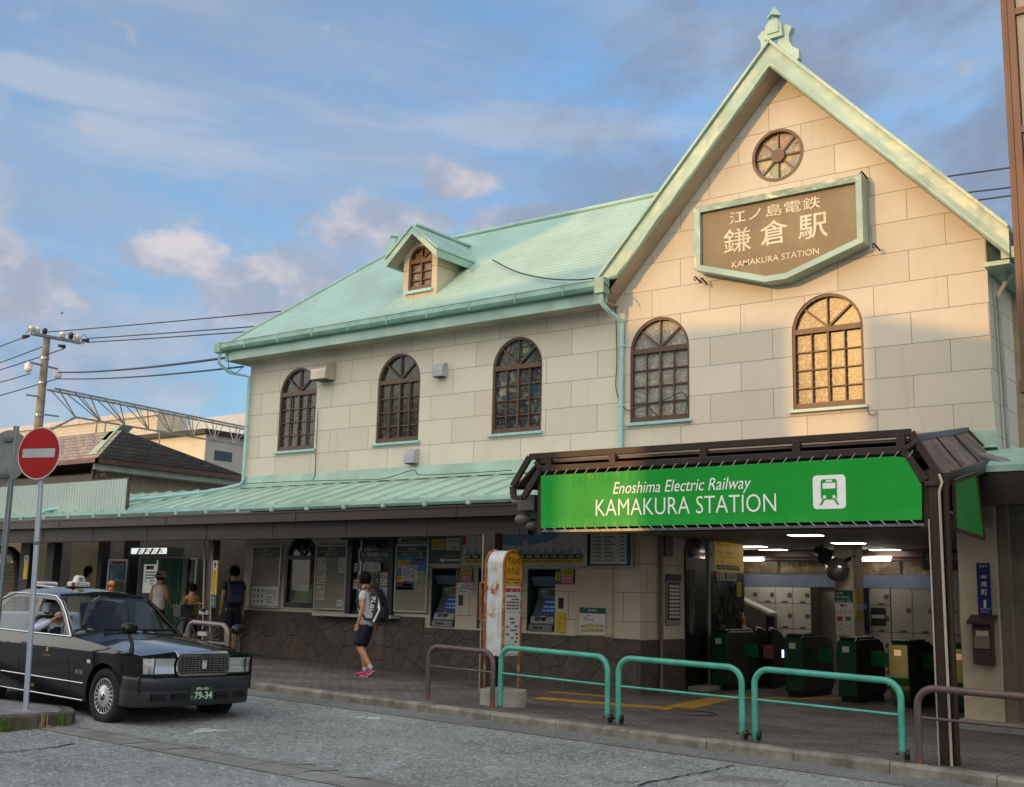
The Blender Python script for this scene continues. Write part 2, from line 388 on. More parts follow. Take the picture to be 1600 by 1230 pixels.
def m_stone(name):
    m, t, b = newmat(name); p = t.pos(); q = t.xyz(p)
    uv = t.vec(t.math('ADD', q[0], q[1]), q[2], 0.0)
    nz = t.new('ShaderNodeTexNoise'); nz.inputs['Scale'].default_value = 2.2; t.l.new(uv, nz.inputs['Vector'])
    wv = t.new('ShaderNodeVectorMath', operation='MULTIPLY_ADD'); t.l.new(nz.outputs['Color'], wv.inputs[0]); wv.inputs[1].default_value = (.22, .22, .0); t.l.new(uv, wv.inputs[2])
    vo = t.new('ShaderNodeTexVoronoi', voronoi_dimensions='2D', feature='DISTANCE_TO_EDGE'); vo.inputs['Scale'].default_value = 3.1; t.l.new(wv.outputs[0], vo.inputs['Vector'])
    vc = t.new('ShaderNodeTexVoronoi', voronoi_dimensions='2D'); vc.inputs['Scale'].default_value = 3.1; t.l.new(wv.outputs[0], vc.inputs['Vector'])
    cr = t.new('ShaderNodeValToRGB'); t.l.new(t.xyz(vc.outputs['Color'])[0], cr.inputs[0])
    e = cr.color_ramp.elements; e[0].color = (*lin('4a443b'), 1); e[1].color = (*lin('6d6356'), 1)
    for pos_, c_ in ((.35, '5a5247'), (.6, '62554a'), (.8, '54514b')): k = e.new(pos_); k.color = (*lin(c_), 1)
    col = t.mix(t.step(t.noise(p, 9, 6, .65), .3, .75), cr.outputs[0], tuple(x*.6 for x in lin('5c5146')))
    col = t.mix(t.math('MULTIPLY', t.xyz(vc.outputs['Color'])[2], .45), col, tuple(x*.45 for x in lin('5c5146')))
    col = t.mix(t.step(vo.outputs['Distance'], .024, .006), col, lin('35302a'))
    t.put(b.inputs['Base Color'], col); b.inputs['Roughness'].default_value = .7
    h = t.math('ADD', t.math('MULTIPLY', t.step(vo.outputs['Distance'], 0, .06), 1.0), t.math('MULTIPLY', t.noise(p, 22, 5), .5))
    t.put(b.inputs['Normal'], t.bump(h, .6, .02)); MATS[name] = m; return m
def m_roof(name, col, dz, line=.45, dark=.55, axis=2):      # painted metal courses
    m, t, b = newmat(name); p = t.pos(); q = t.xyz(p); c = lin(col)
    fr = t.math('FRACT', t.math('DIVIDE', q[axis], dz))
    ln = t.step(fr, .22, .02)
    big = t.noise(p, .9, 6, .6); st = t.noise(t.scalev(p, (.6, 6, 6)), 1.2, 4)
    base = t.mix(t.step(t.math('ADD', t.math('MULTIPLY', big, .8), t.math('MULTIPLY', st, .2)), .32, .7), tuple(x*.86 for x in c), tuple(min(1, x*1.08) for x in c))
    colr = t.mix(t.math('MULTIPLY', ln, line), base, tuple(x*dark for x in c))
    t.put(b.inputs['Base Color'], colr); b.inputs['Roughness'].default_value = .42; b.inputs['Specular IOR Level'].default_value = .45
    t.put(b.inputs['Normal'], t.bump(t.step(fr, 0, .9), .55, .02)); MATS[name] = m; return m
def m_metal_dent(name, col, rough=.35, k=.5, scale=4.0):   # painted sheet metal with dents
    m, t, b = newmat(name); p = t.pos(); c = lin(col)
    n = t.noise(p, 1.5, 5); f = t.noise(p, 25, 4, .7)
    colr = t.mix(t.step(n, .3, .7), tuple(x*.82 for x in c), tuple(min(1, x*1.12) for x in c))
    colr = t.mix(t.math('MULTIPLY', t.step(f, .60, .72), .35), colr, tuple(x*.55 for x in c))
    t.put(b.inputs['Base Color'], colr); t.put(b.inputs['Roughness'], t.math('ADD', t.math('MULTIPLY', f, .25), rough-.1))
    b.inputs['Specular IOR Level'].default_value = .6
    h = t.math('ADD', t.noise(p, scale, 2, .4), t.math('MULTIPLY', t.noise(p, scale*4, 1), .06))
    t.put(b.inputs['Normal'], t.bump(h, k, .08)); MATS[name] = m; return m
def m_rusty(name, paint, amount=.5):
    m, t, b = newmat(name); p = t.pos(); v = t.obj()
    n = t.math('ADD', t.math('MULTIPLY', t.noise(v, 5, 7, .7, .6), .65), t.math('MULTIPLY', t.noise(t.scalev(v, (6, 6, .9)), 2, 4), .35))
    ed = t.step(t.noise(v, 3.1, 5, .6), .40, .66)
    r = t.mix(t.noise(v, 40, 3), lin('5a2e14'), lin('a8662e'))
    col = t.mix(t.math('MULTIPLY', t.noise(v, 3, 4), .6), lin(paint), tuple(x*.72 for x in lin(paint)))
    halo = t.step(n, .68-amount*.4, .74-amount*.4)
    col = t.mix(t.math('MULTIPLY', t.step(n, .58-amount*.4, .70-amount*.4), .55), col, lin('b9946a'))
    col = t.mix(halo, col, r)
    t.put(b.inputs['Base Color'], col); t.put(b.inputs['Roughness'], t.math('ADD', t.math('MULTIPLY', halo, .4), .38))
    t.put(b.inputs['Normal'], t.bump(t.math('ADD', halo, t.noise(v, 60, 3)), .35, .004)); MATS[name] = m; return m
def m_concrete(name, c, dark=.5, stain=.35):
    m, t, b = newmat(name); p = t.pos(); cc = lin(c)
    n = t.noise(p, 2.6, 7, .65); f = t.noise(p, 70, 4, .7)
    col = t.mix(t.step(n, .32, .72), tuple(x*dark for x in cc), cc)
    col = t.mix(t.math('MULTIPLY', t.step(f, .55, .7), stain), col, tuple(x*.35 for x in cc))
    t.put(b.inputs['Base Color'], col); b.inputs['Roughness'].default_value = .88; b.inputs['Specular IOR Level'].default_value = .2
    t.put(b.inputs['Normal'], t.bump(t.math('ADD', f, n), .5, .012)); MATS[name] = m; return m
def m_lace(name, dark_, light_, scale, amount, tint=None, rough=.12, col2=None):   # pane backed by leaded / patterned film
    m, t, b = newmat(name); p = t.pos(); q = t.xyz(p)
    uv = t.vec(t.math('ADD', q[0], q[1]), q[2], 0.0)
    nz = t.new('ShaderNodeTexNoise'); nz.inputs['Scale'].default_value = 5; nz.inputs['Detail'].default_value = 3; t.l.new(uv, nz.inputs['Vector'])
    wv = t.new('ShaderNodeVectorMath', operation='MULTIPLY_ADD'); t.l.new(nz.outputs['Color'], wv.inputs[0]); wv.inputs[1].default_value = (.3, .3, 0); t.l.new(uv, wv.inputs[2])
    vo = t.new('ShaderNodeTexVoronoi', voronoi_dimensions='2D', feature='DISTANCE_TO_EDGE'); vo.inputs['Scale'].default_value = scale; t.l.new(wv.outputs[0], vo.inputs['Vector'])
    vc = t.new('ShaderNodeTexVoronoi', voronoi_dimensions='2D'); vc.inputs['Scale'].default_value = scale; t.l.new(wv.outputs[0], vc.inputs['Vector'])
    f = t.step(t.math('ADD', t.noise(uv, scale*1.6, 5, .7, 1.5), t.math('MULTIPLY', vo.outputs['Distance'], -.4)), .40, .62)
    col = t.mix(t.math('MULTIPLY', f, amount), lin(dark_), lin(light_))
    if tint:
        cr = t.new('ShaderNodeValToRGB'); cr.color_ramp.interpolation = 'CONSTANT'; t.l.new(t.xyz(vc.outputs['Color'])[1], cr.inputs[0])
        e = cr.color_ramp.elements; e[0].color = (*lin(tint[0]), 1); e[1].position = .9; e[1].color = (*lin(tint[-1]), 1)
        for i, c_ in enumerate(tint[1:-1]): k = e.new((i+1)/(len(tint)-.5)); k.color = (*lin(c_), 1)
        col = t.mix(t.math('MULTIPLY', t.step(t.noise(uv, 1.9, 3), .38, .66), .75), col, cr.outputs[0])
        col = t.mix(t.step(vo.outputs['Distance'], .03, .01), col, lin('201c18'))
    t.put(b.inputs['Base Color'], col); b.inputs['Roughness'].default_value = rough; b.inputs['Specular IOR Level'].default_value = .5
    t.put(b.inputs['Normal'], t.bump(t.noise(uv, 6, 3), .06, .02)); MATS[name] = m; return m
def m_slate(name, c1, c2):
    m, t, b = newmat(name); p = t.pos(); q = t.xyz(p)
    br = t.new('ShaderNodeTexBrick'); t.l.new(t.vec(t.math('ADD', q[0], q[1]), q[2]), br.inputs['Vector']); br.inputs['Scale'].default_value = 1
    br.inputs['Brick Width'].default_value = .32; br.inputs['Row Height'].default_value = .085; br.inputs['Mortar Size'].default_value = .008; br.inputs['Bias'].default_value = 0
    br.inputs['Color1'].default_value = (*lin(c1), 1); br.inputs['Color2'].default_value = (*lin(c2), 1); br.inputs['Mortar'].default_value = (*tuple(x*.4 for x in lin(c1)), 1)
    col = t.mix(t.step(t.noise(p, 3.5, 6, .7), .4, .7), br.outputs[0], tuple(x*.62 for x in lin(c1)))
    t.put(b.inputs['Base Color'], col); b.inputs['Roughness'].default_value = .75
    t.put(b.inputs['Normal'], t.bump(t.math('SUBTRACT', t.noise(p, 12, 4), br.outputs['Fac']), .6, .02)); MATS[name] = m; return m
def m_dots(name, c):      # tactile paving domes
    m, t, b = newmat(name); p = t.pos(); q = t.xyz(p)
    u = t.math('SUBTRACT', t.math('FRACT', t.math('MULTIPLY', q[0], 16)), .5); v = t.math('SUBTRACT', t.math('FRACT', t.math('MULTIPLY', q[1], 16)), .5)
    d = t.math('SQRT', t.math('ADD', t.math('MULTIPLY', u, u), t.math('MULTIPLY', v, v)))
    k = t.step(d, .36, .24)
    col = t.mix(t.step(t.noise(p, 6, 5, .7), .42, .72), lin(c), tuple(x*.42 for x in lin(c)))
    col = t.mix(t.math('MULTIPLY', k, .3), col, tuple(min(1, x*1.3) for x in lin(c)))
    t.put(b.inputs['Base Color'], col); b.inputs['Roughness'].default_value = .75; t.put(b.inputs['Normal'], t.bump(k, .7, .01)); MATS[name] = m; return m

CLEAR, t, bb = newmat('clear_glass'); mx = t.new('ShaderNodeMixShader'); tr = t.new('ShaderNodeBsdfTransparent'); tr.inputs[0].default_value = (.86, .90, .88, 1); gl_ = t.new('ShaderNodeBsdfGlossy'); gl_.inputs['Roughness'].default_value = .01; fz = t.new('ShaderNodeLayerWeight'); fz.inputs[0].default_value = .5; t.l.new(t.math('ADD', t.math('MULTIPLY', t.math('POWER', fz.outputs['Facing'], 5.0), .9), .02), mx.inputs[0]); t.l.new(tr.outputs[0], mx.inputs[1]); t.l.new(gl_.outputs[0], mx.inputs[2]); t.l.new(mx.outputs[0], t.n['Material Output'].inputs[0])
ASPH = m_asphalt('asphalt', '6c706f', '8d9190', .95, .4)
ASPH_SMOOTH = m_asphalt('asphalt_smooth', '5e605f', '757776', .25, .15)
PAVE = m_paver('pavement_blocks', '76716d', '5f5b58', '37342f', .2, .1, .009)
PAVE2 = m_paver('island_blocks', '8f8d92', '7e7b80', '5a575a', .2, .1, .006, .1)
KERBM = m_concrete('kerb_concrete', '98948a', .38, .6)
KERBD = m_concrete('kerb_mossy', '6c665a', .45, .5)
CONC = m_concrete('concrete', 'a9a69c', .75, .2)
DARK = mat('dark_brown_metal', '2b211d', .45, .2, .2, 3)
BLACKM = mat('black_metal', '17181a', .4, .2, .15, 3)
BROWN = mat('brown_fascia', '281e18', .5, .1, .15, 1.5, .15, 20)
BROWN2 = mat('brown_gutter', '362a23', .45, .1, .12, 1.5)
SILVER = mat('brushed_steel', '9b9d9e', .35, .9, .1, 6)
WHITE = mat('white_paint', 'e4e4e0', .45, 0, .05, 5)
GREYP = mat('grey_plastic', 'a7a9ad', .45, 0, .08, 5)
def m_chipped(name, paint, rust='5a3a26', k=.0, rough=.35):      # painted steel, chipped and dirty towards the ground
    m, t, b = newmat(name); v = t.obj(); p = t.pos(); c = lin(paint); q = t.xyz(v)
    n = t.math('ADD', t.math('MULTIPLY', t.noise(v, 14, 6, .7), .6), t.math('MULTIPLY', t.noise(v, 55, 3, .6), .4))
    foot_ = t.step(q[2], .14, .0)
    chip = t.step(t.math('ADD', n, t.math('MULTIPLY', foot_, .22)), .60-k, .65-k)
    col = t.mix(t.step(t.noise(v, 4, 5, .6), .35, .7), tuple(x*.78 for x in c), tuple(min(1, x*1.08) for x in c))
    col = t.mix(t.math('MULTIPLY', t.step(t.noise(t.scalev(v, (3, 3, 22)), 1.2, 4), .55, .75), .3), col, tuple(x*.5 for x in c))
    col = t.mix(t.math('MULTIPLY', chip, .85), col, lin(rust))
    t.put(b.inputs['Base Color'], col); t.put(b.inputs['Roughness'], t.math('ADD', t.math('MULTIPLY', n, .3), rough-.08)); t.put(b.inputs['Normal'], t.bump(t.math('SUBTRACT', t.noise(v, 30, 3), chip), .12, .004)); MATS[name] = m; return m
MINT = m_metal_dent('mint_paint_dented', '9fbfae', .32, .55, 1.7)
MINTP = mat('mint_paint', 'a2c1b1', .38, 0, .12, 3)
MINTD = mat('teal_gutter_paint', '86ac9d', .35, 0, .14, 3)
PIPE = mat('pale_teal_pipe', '9fc9c8', .35, 0, .06, 4)

# ------------------------------------------------------------------ ground
def sheet(name, xs, ys, zf, m, kind='structure'):
    b = MB(); b.grid([[(x, y, zf(x, y)) for y in ys] for x in xs]); o = b.build(name, m, None, base=(0, 0, 0)); tag(o, kind=kind); return o
def yk(x): return 11.55 - .0196*(x+8)       # front edge of the kerb
xs = [-1500, -400, -150, -80]+[-60+2*i for i in range(44)]+[40, 90, 200, 600, 1500]
sheet('road', xs, [-1500, -300, -80, -30]+[-12+1.5*i for i in range(12)]+[6, 7.2, 8, 9, 10, 11, 11.5, 12.1, 13, 26, 60, 200, 1500], lambda x, y: zr(x, y) if y < 12.2 else zg(x, y)-.2, ASPH)
b = MB()
pxs = [-60+1*i for i in range(73)]
b.grid([[(x, yk(x)+.13+(26-yk(x)-.13)*j/12, zg(x, yk(x)+.13+(26-yk(x)-.13)*j/12)) for j in range(13)] for x in pxs])
tag(b.build('pavement', PAVE, None, base=(0, 0, 0)), kind='structure')
b = MB(); x = -60.0                          # kerb stones with open joints
while x < 11:
    ln = .6 if x < -14 else .99
    xa, xb = x+.004, x+ln-.004
    dz = rnd.uniform(-.006, .006); dy = rnd.uniform(-.004, .004); t0 = .022
    prof = lambda X: [(X, yk(X)+dy, zr(X, 11.5)-.1), (X, yk(X)+dy-.0, zg(X, 11.6)-t0+dz), (X, yk(X)+t0+dy, zg(X, 11.6)+.006+dz), (X, yk(X)+.145, zg(X, 11.6)+.006+dz), (X, yk(X)+.145, zr(X, 11.5)-.1)]
    A, B = prof(xa), prof(xb)
    b.add(A+B, [tuple(range(4, -1, -1)), tuple(range(5, 10))]+[(i, (i+1) % 5, 5+(i+1) % 5, 5+i) for i in range(5)])
    x += ln
tag(b.build('kerb', KERBM, None, base=(0, 0, 0)), kind='structure')
b = MB(); b.grid([[(x, yk(x)-.02-.52*j/2, zr(x, yk(x)-.02-.52*j/2)+.006) for j in range(3)] for x in pxs])
tag(b.build('gutter_strip', ASPH_SMOOTH, None, base=(0, 0, 0)), kind='structure')
# diagonal concrete channel across the forecourt
def rz(px, py):
    p = gnd(px, py, -.2)
    for _ in range(6): p = gnd(px, py, zr(p.x, p.y)-zg(p.x, p.y))
    return p
A0, A1 = rz(120, 1133), rz(600, 1219); B0, B1 = rz(200, 1168), rz(500, 1223)
dv = (A1-A0); dv.z = 0; dv.normalize(); nv = Vector((dv.y, -dv.x, 0))
wd = abs((B1-A0).dot(nv)); wd = max(.38, min(.62, wd))
if (B1-A0).dot(nv) < 0: nv = -nv
b = MB(); sN = -1.5
while sN < 9:
    ln = .6
    def cp(s_, w_): p = A0+dv*s_+nv*w_; return (p.x, p.y, zr(p.x, p.y)+.006)
    j = rnd.uniform(.006, .014)
    b.quad(cp(sN+j, .0), cp(sN+ln, .0), cp(sN+ln, .11), cp(sN+j, .11))
    b.quad(cp(sN+j, .122), cp(sN+ln, .122), cp(sN+ln, wd), cp(sN+j, wd)); sN += ln
tag(b.build('drain_channel', m_concrete('channel_concrete', '8e8f8c', .62, .5), None, base=(0, 0, 0)), kind='structure')
b = MB(); pts = []
for i in range(18):
    a = 2*math.pi*i/18; r = 1+.35*math.sin(3*a+1)+rnd.uniform(-.25, .25); p = rz(326+24*r*math.cos(a), 1142+3.2*r*math.sin(a)); pts.append((p.x, p.y, zr(p.x, p.y)+.005))
b.poly(pts)
for cx, cy, k in ((300, 1147, 4), (585*1, 1123, 7), (563, 1122, 4)):
    pts = []
    for i in range(12):
        a = 2*math.pi*i/12; p = rz(cx+k*2*math.cos(a)*rnd.uniform(.6, 1.3), cy+k*.3*math.sin(a)*rnd.uniform(.6, 1.3)); pts.append((p.x, p.y, zr(p.x, p.y)+.005))
    b.poly(pts)
tag(b.build('worn_road_marking', mat('worn_white_paint', 'b9bbb8', .7, 0, .3, 20), None, base=(0, 0, 0)), kind='structure')
# manhole frame and crack in the road near the bottom edge
b = MB()
c0, c1, c2, c3 = (rz(*q) for q in ((1122, 1212), (1228, 1220), (1218, 1228), (1100, 1219)))
up = Vector((0, 0, .006))
for p, q in ((c0, c1), (c1, c2), (c2, c3), (c3, c0)): b.bar(p+up*.3, q+up*.3, .05, .012)
tag(b.build('drain_cover_frame', m_concrete('worn_frame', '9b9a95', .6, .4), None, base=(0, 0, 0)), kind='structure')
b = MB(); b.poly([p+up*.9 for p in (c0, c1, c2, c3)])
tag(b.build('drain_cover', ASPH_SMOOTH, None, base=(0, 0, 0)), kind='structure')
b = MB()
for path in ([(1000, 1228), (1040, 1218), (1080, 1211), (1125, 1202), (1150, 1196)], [(190, 1163), (250, 1160)], [(250, 1172), (310, 1170), (330, 1168)], [(480, 1207), (530, 1203)], [(445, 1195), (500, 1195)], [(540, 1215), (585, 1219)], [(0, 1176), (70, 1171), (115, 1163)]):
    for (p, q) in zip(path, path[1:]):
        n_ = 5; prev = None
        for i in range(n_+1):
            f = i/n_; u = rz(p[0]+(q[0]-p[0])*f, p[1]+(q[1]-p[1])*f); u = Vector((u.x+rnd.uniform(-.03, .03), u.y+rnd.uniform(-.03, .03), 0)); u.z = zr(u.x, u.y)+.0075
            if prev is not None:
                d = (u-prev); s_ = Vector((-d.y, d.x, 0)).normalized()*rnd.uniform(.008, .018); b.quad(prev-s_, u-s_, u+s_, prev+s_)
            prev = u
tag(b.build('road_crack', mat('crack_dirt', '2c2b28', .95), None, base=(0, 0, 0)), kind='structure')
# tactile paving
TACT = m_dots('tactile_yellow', 'b48a2a')
b = MB()
for quad in (((833, 1094), (868, 1086), (1012, 1103), (1020, 1112)), ((945, 1099), (1012, 1103), (1085, 1094), (1140, 1083)), ((855, 1079), (950, 1086), (946, 1092), (868, 1083))):
    pass
def tstrip(b, p, q, wdt):
    P, Q = gnd(*p), gnd(*q); d = (Q-P); d.z = 0; n_ = Vector((-d.y, d.x, 0)).normalized()*wdt/2; k = 8
    for i in range(k):
        a, c = P+(Q-P)*(i/k), P+(Q-P)*((i+1)/k)
        vs = [a-n_, c-n_, c+n_, a+n_]; b.poly([(v.x, v.y, zg(v.x, v.y)+.004) for v in vs])
tstrip(b, (838, 1091), (1050, 1108), .42); tstrip(b, (856, 1081), (950, 1089), .3); tstrip(b, (1060, 1106), (1150, 1087), .4)
tstrip(b, (1140, 1091), (1380, 1093), .26)
tag(b.build('tactile_paving', TACT, None, base=(0, 0, 0)), kind='structure')
b = MB(); P = gnd(1085, 1115); b.tube([(P.x+.28*math.cos(a*R(15)), P.y+.28*math.sin(a*R(15)), zg(P.x, P.y)+.004) for a in range(24)], .008, 5, closed=True)
tag(b.build('pavement_cover_ring', DARK, None, base=(0, 0, 0)), kind='structure')
# traffic island
isl = lambda px, py, d=-.065: gnd(px, py, d)
fa, fb = isl(0, 1092), isl(108, 1104); fd = (fa-fb); fd.z = 0; fd.normalize()
na, nb = isl(0, 1120), isl(98, 1114); ndv = (na-nb); ndv.z = 0; ndv.normalize()
c_out = [fb+fd*9, fb, isl(115, 1106), isl(119, 1110), isl(113, 1114), nb, na, na+ndv*6]
def ring(pts, k):      # inset towards the inside
    cen = sum(pts, Vector())/len(pts); return [p+(cen-p).normalized()*k for p in pts]
zt = lambda p, d: Vector((p.x, p.y, zg(p.x, p.y)-.065+d))
zb = lambda p: Vector((p.x, p.y, zr(p.x, p.y)-.06))
inn = ring(c_out, .16); mid = ring(c_out, .02)
b = MB(); n_ = len(c_out)
for i in range(n_-1):
    b.quad(zb(c_out[i]), zb(c_out[i+1]), zt(c_out[i+1], -.02), zt(c_out[i], -.02))
    b.quad(zt(c_out[i], -.02), zt(c_out[i+1], -.02), zt(mid[i+1], 0), zt(mid[i], 0))
    b.quad(zt(mid[i], 0), zt(mid[i+1], 0), zt(inn[i+1], .002), zt(inn[i], .002))
tag(b.build('island_kerb', KERBD, None, base=(0, 0, 0)), kind='structure')
b = MB(); b.poly([zt(p, .001) for p in inn]); tag(b.build('traffic_island', PAVE2, None, base=(0, 0, 0)), kind='structure')
# weeds along the foot of the island kerb
GRASSM = mat('green_weeds', '4e6a26', .7, 0, .3, 20); STRAW = mat('dry_straw', '9c8650', .8, 0, .3, 20)
b = MB()
def blade(p, h, w_, lean, mi):
    d = Vector((rnd.uniform(-1, 1), rnd.uniform(-1, 1), 0)).normalized(); s_ = Vector((-d.y, d.x, 0))*w_
    a, m_, t_ = p, p+Vector((0, 0, h*.55))+d*lean*.35, p+Vector((0, 0, h))+d*lean
    b.add([a-s_, a+s_, m_+s_*.7, m_-s_*.7, t_], [(0, 1, 2, 3), (3, 2, 4)], mi)
def foot(px): f = px/113.0; p = na+(nb-na)*f - Vector((ndv.y, -ndv.x, 0))*0; q = Vector((p.x, p.y, 0)); q += (q-Vector((fb.x, fb.y, 0))).normalized()*.0; o_ = Vector((nv.x, nv.y, 0)); q += Vector((.03, -.03, 0)); q.z = zr(q.x, q.y); return q
for px, n_, h, mi, sp in ((8, 70, .17, 0, .05), (112, 60, .15, 0, .05), (80, 18, .17, 1, .09), (30, 6, .13, 1, .05), (28, 25, .05, 0, .05), (88, 60, .035, 1, .1), (60, 30, .03, 0, .2), (14, 30, .08, 0, .06)):
    for _ in range(n_):
        p = foot(px); p += Vector((rnd.gauss(0, sp*.7), rnd.gauss(0, sp*.45), 0)); p.z = zr(p.x, p.y); blade(p, h*rnd.uniform(.5, 1.1), rnd.uniform(.004, .009), rnd.uniform(.01, .06), mi)
tag(b.build('weeds', [GRASSM, STRAW], None, base=(0, 0, 0)), kind='stuff')
# ------------------------------------------------------------------ station building
YF = 16.0
CREAM = m_masonry('cream_block_wall', 'dfd7c5', 'd2c9b5', '9a907e', -14.33+.5225, 6.03-.456*20)
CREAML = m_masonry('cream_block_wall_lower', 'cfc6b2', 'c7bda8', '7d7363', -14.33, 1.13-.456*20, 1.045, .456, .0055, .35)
STONE = m_stone('crazy_stone')
ROOFM = m_roof('mint_roof_courses', 'a3c2b5', .0845)
PENTM = m_roof('mint_seam_roof', 'abc7b8', 9.0, 0, 1)
FRAMEB = mat('brown_window_frame', '5e4531', .45, 0, .12, 5)
SOFFIT = mat('cream_soffit', 'a89c86', .7, 0, .1, 2)
INSIDE = mat('dark_interior', '15130f', .9)
GLASSW = [m_lace('lace_glass_dark', '1f1d1b', 'b9b4a4', 22, .55), m_lace('lace_glass_dark2', '1e1d1b', 'a59d84', 20, .5, ['2b3338', '5a5c4a', '33302a', '6a5d3a']),
          m_lace('stained_glass_blue', '26241f', '9aa09a', 15, .5, ['2c5a78', '8a8a68', '3c6a70', '1f3d66', 'a9a27c', '5c4b33']),
          m_lace('lace_glass_pale', '85837a', 'c9c5b6', 13, .9, None, .3), m_lace('lace_glass_sun_tint', '4a4232', 'b3a68a', 13, .95, None, .3)]  # last pane repeats the pale glass with sunlight warmth in its colour
SB = thing('station_building', 'cream block station building with mint green roof, tall gable and arched brown windows', 'station', (-11, 16, .1))
XL, XR, XA = -18.92, -3.87, -6.86
WINX = [-17.41, -14.635, -11.83, -8.975, -6.16]; HW, ZS, ZP = .545, 4.31, 5.475
def archpts(cx, hw, z0, zs, n=20): return [(cx-hw, z0), (cx+hw, z0)]+arc(cx, zs, hw, 0, 180, n)
b = MB()
b.plate([(XL, 3.5), (XR, 3.5), (XR, 6.62), (XA, 9.78), (-9.84, 6.57), (XL, 6.57)], [archpts(x, HW, ZS, ZP) for x in WINX]+[arc(-6.88, 8.345, .415, 0, 345, 23)], (0, YF, 0), XU, ZU, YU, .22)
b.box(XL, XL+.2, YF+.22, 24, 2.7, 6.55); b.box(XR-.2, XR, YF+.22, 26, 2.7, 6.55); b.box(XL+.2, XR-.2, 23.8, 24, 2.7, 6.55)
b.build('upper_wall', CREAM, SB)
b = MB(); b.box(XL+.25, XR-.25, YF+.45, 23.7, 2.85, 6.4); b.build('dark_interior_lining', INSIDE, SB)

def window(parent, cx, ysurf, z0, hw, zs, glass, rows=4, cols=4, fr=.042, sill=True, dark=False, n_fan=3, flat=False):
    m_ = BLACKM if dark else FRAMEB
    f = MB(); yo = ysurf+.02
    outer = archpts(cx, hw, z0, zs); inner = archpts(cx, hw-fr, z0+fr, zs)
    f.plate(outer, [inner], (0, yo, 0), XU, ZU, YU, .09)
    f.box(cx-hw+fr, cx+hw-fr, yo+.004, yo+.08, zs-.03, zs+.055)
    fo = f.build('window', m_, parent, bevel=.004)
    if flat: fo = parent
    g = MB(); g.plate(archpts(cx, hw-fr*.6, z0+fr*.6, zs), [], (0, yo+.065, 0), XU, ZU, YU, .01); g.build('pane', glass, fo)
    mu = MB()
    for k in range(n_fan):
        a = R(180*(k+1)/(n_fan+1)); r = hw-fr+.004
        mu.bar((cx, yo+.035, zs+.05), (cx+r*math.cos(a), yo+.035, zs+r*math.sin(a)), .02, .03)
    x0, x1, zt_, zb_ = cx-hw+fr, cx+hw-fr, zs-.03, z0+fr
    for k in range(1, cols):
        x = x0+(x1-x0)*k/cols; w_ = .036 if k == cols//2 else .018
        mu.box(x-w_/2, x+w_/2, yo+.012, yo+.05, zb_, zt_)
    for k in range(1, rows):
        z = zb_+(zt_-zb_)*k/rows
        mu.box(x0, x1, yo+.03, yo+.055, z-.010, z+.010)
    mu.box(x0, x1, yo+.008, yo+.045, zb_, zb_+.045)
    mu.build('muntin', m_, fo)
    if sill:
        s = MB(); s.box(cx-hw-.05, cx+hw+.05, ysurf-.06, ysurf+.02, z0-.055, z0-.008); s.build('sill', PIPE, fo, bevel=.006)
    return fo
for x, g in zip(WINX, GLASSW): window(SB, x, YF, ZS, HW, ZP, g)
# round rose window
b = MB(); b.plate(arc(-6.88, 8.345, .425, 0, 352, 32), [arc(-6.88, 8.345, .38, 0, 352, 32)], (0, YF-.012, 0), XU, ZU, YU, .16)
rw = b.build('rose_window', FRAMEB, SB)
b = MB(); b.plate(arc(-6.88, 8.345, .40, 0, 352, 32), [], (0, YF+.07, 0), XU, ZU, YU, .01)
b.build('pane', m_lace('stained_glass_rose', '8a7a62', 'e0d4b4', 9, .6, ['c2785a', '9fb8b8', 'd8c884', 'a86848', '8fae84', 'e2d8ba', '6c94b0'], .2), rw)
b = MB(); b.lathe((-6.88, YF+.03, 8.345), [(.0, -.02), (.11, -.02), (.11, .03), (0, .03)], 20, axis=(0, 1, 0), sm=False)
for k in range(8):
    a = R(45*k); b.bar((-6.88+.09*math.cos(a), YF+.05, 8.345+.09*math.sin(a)), (-6.88+.385*math.cos(a), YF+.05, 8.345+.385*math.sin(a)), .018, .03)
b.build('spoke', FRAMEB, rw)
# main roof: eave z 6.55 at Y 15.5, ridge z 8.92 at Y 18.03, hip at the left
EX, EY, EZ, RY, RZ = -19.38, 15.5, 6.56, 18.03, 8.93
RX = EX+(RY-EY)
th = Vector((0, 0, -.06))
b = MB()
b.poly([(EX, EY, EZ), (-9.80, EY, EZ), (-7.75, RY, RZ), (RX, RY, RZ)])
b.poly([(EX, EY, EZ), (RX, RY, RZ), (EX, RY+(RY-EY), EZ)])
b.poly([(EX, RY+(RY-EY), EZ), (RX, RY, RZ), (-7.75, RY, RZ), (-9.8, RY+(RY-EY), EZ)])
b.poly([(EX, EY, EZ-.06), (-9.80, EY, EZ-.06), (-9.80, RY+(RY-EY), EZ-.06), (EX, RY+(RY-EY), EZ-.06)])
b.build('roof', ROOFM, SB)
b = MB()
b.tube([(EX, EY, EZ+.01), (RX, RY, RZ+.02)], .035, 8); b.tube([(RX, RY, RZ+.03), (-8.0, RY, RZ+.03)], .05, 8)
b.build('ridge_cap', MINTP, SB)
b = MB()      # fascia, soffit and gutter
b.box(EX+.12, -9.72, EY+.06, EY+.10, 6.27, 6.53); b.box(EX+.12, EX+.16, EY+.10, 20.4, 6.27, 6.53)
b.build('fascia', MINT, SB)
b = MB(); b.box(EX+.14, -9.75, EY+.08, 16.0, 6.285, 6.31); b.box(EX+.14, XL, 16.0, 20.4, 6.285, 6.31); b.build('soffit', SOFFIT, SB)
b = MB()
gp = [(.0, .10), (-.012, .0), (.02, -.05), (.07, -.065), (.12, -.045), (.125, .06)]
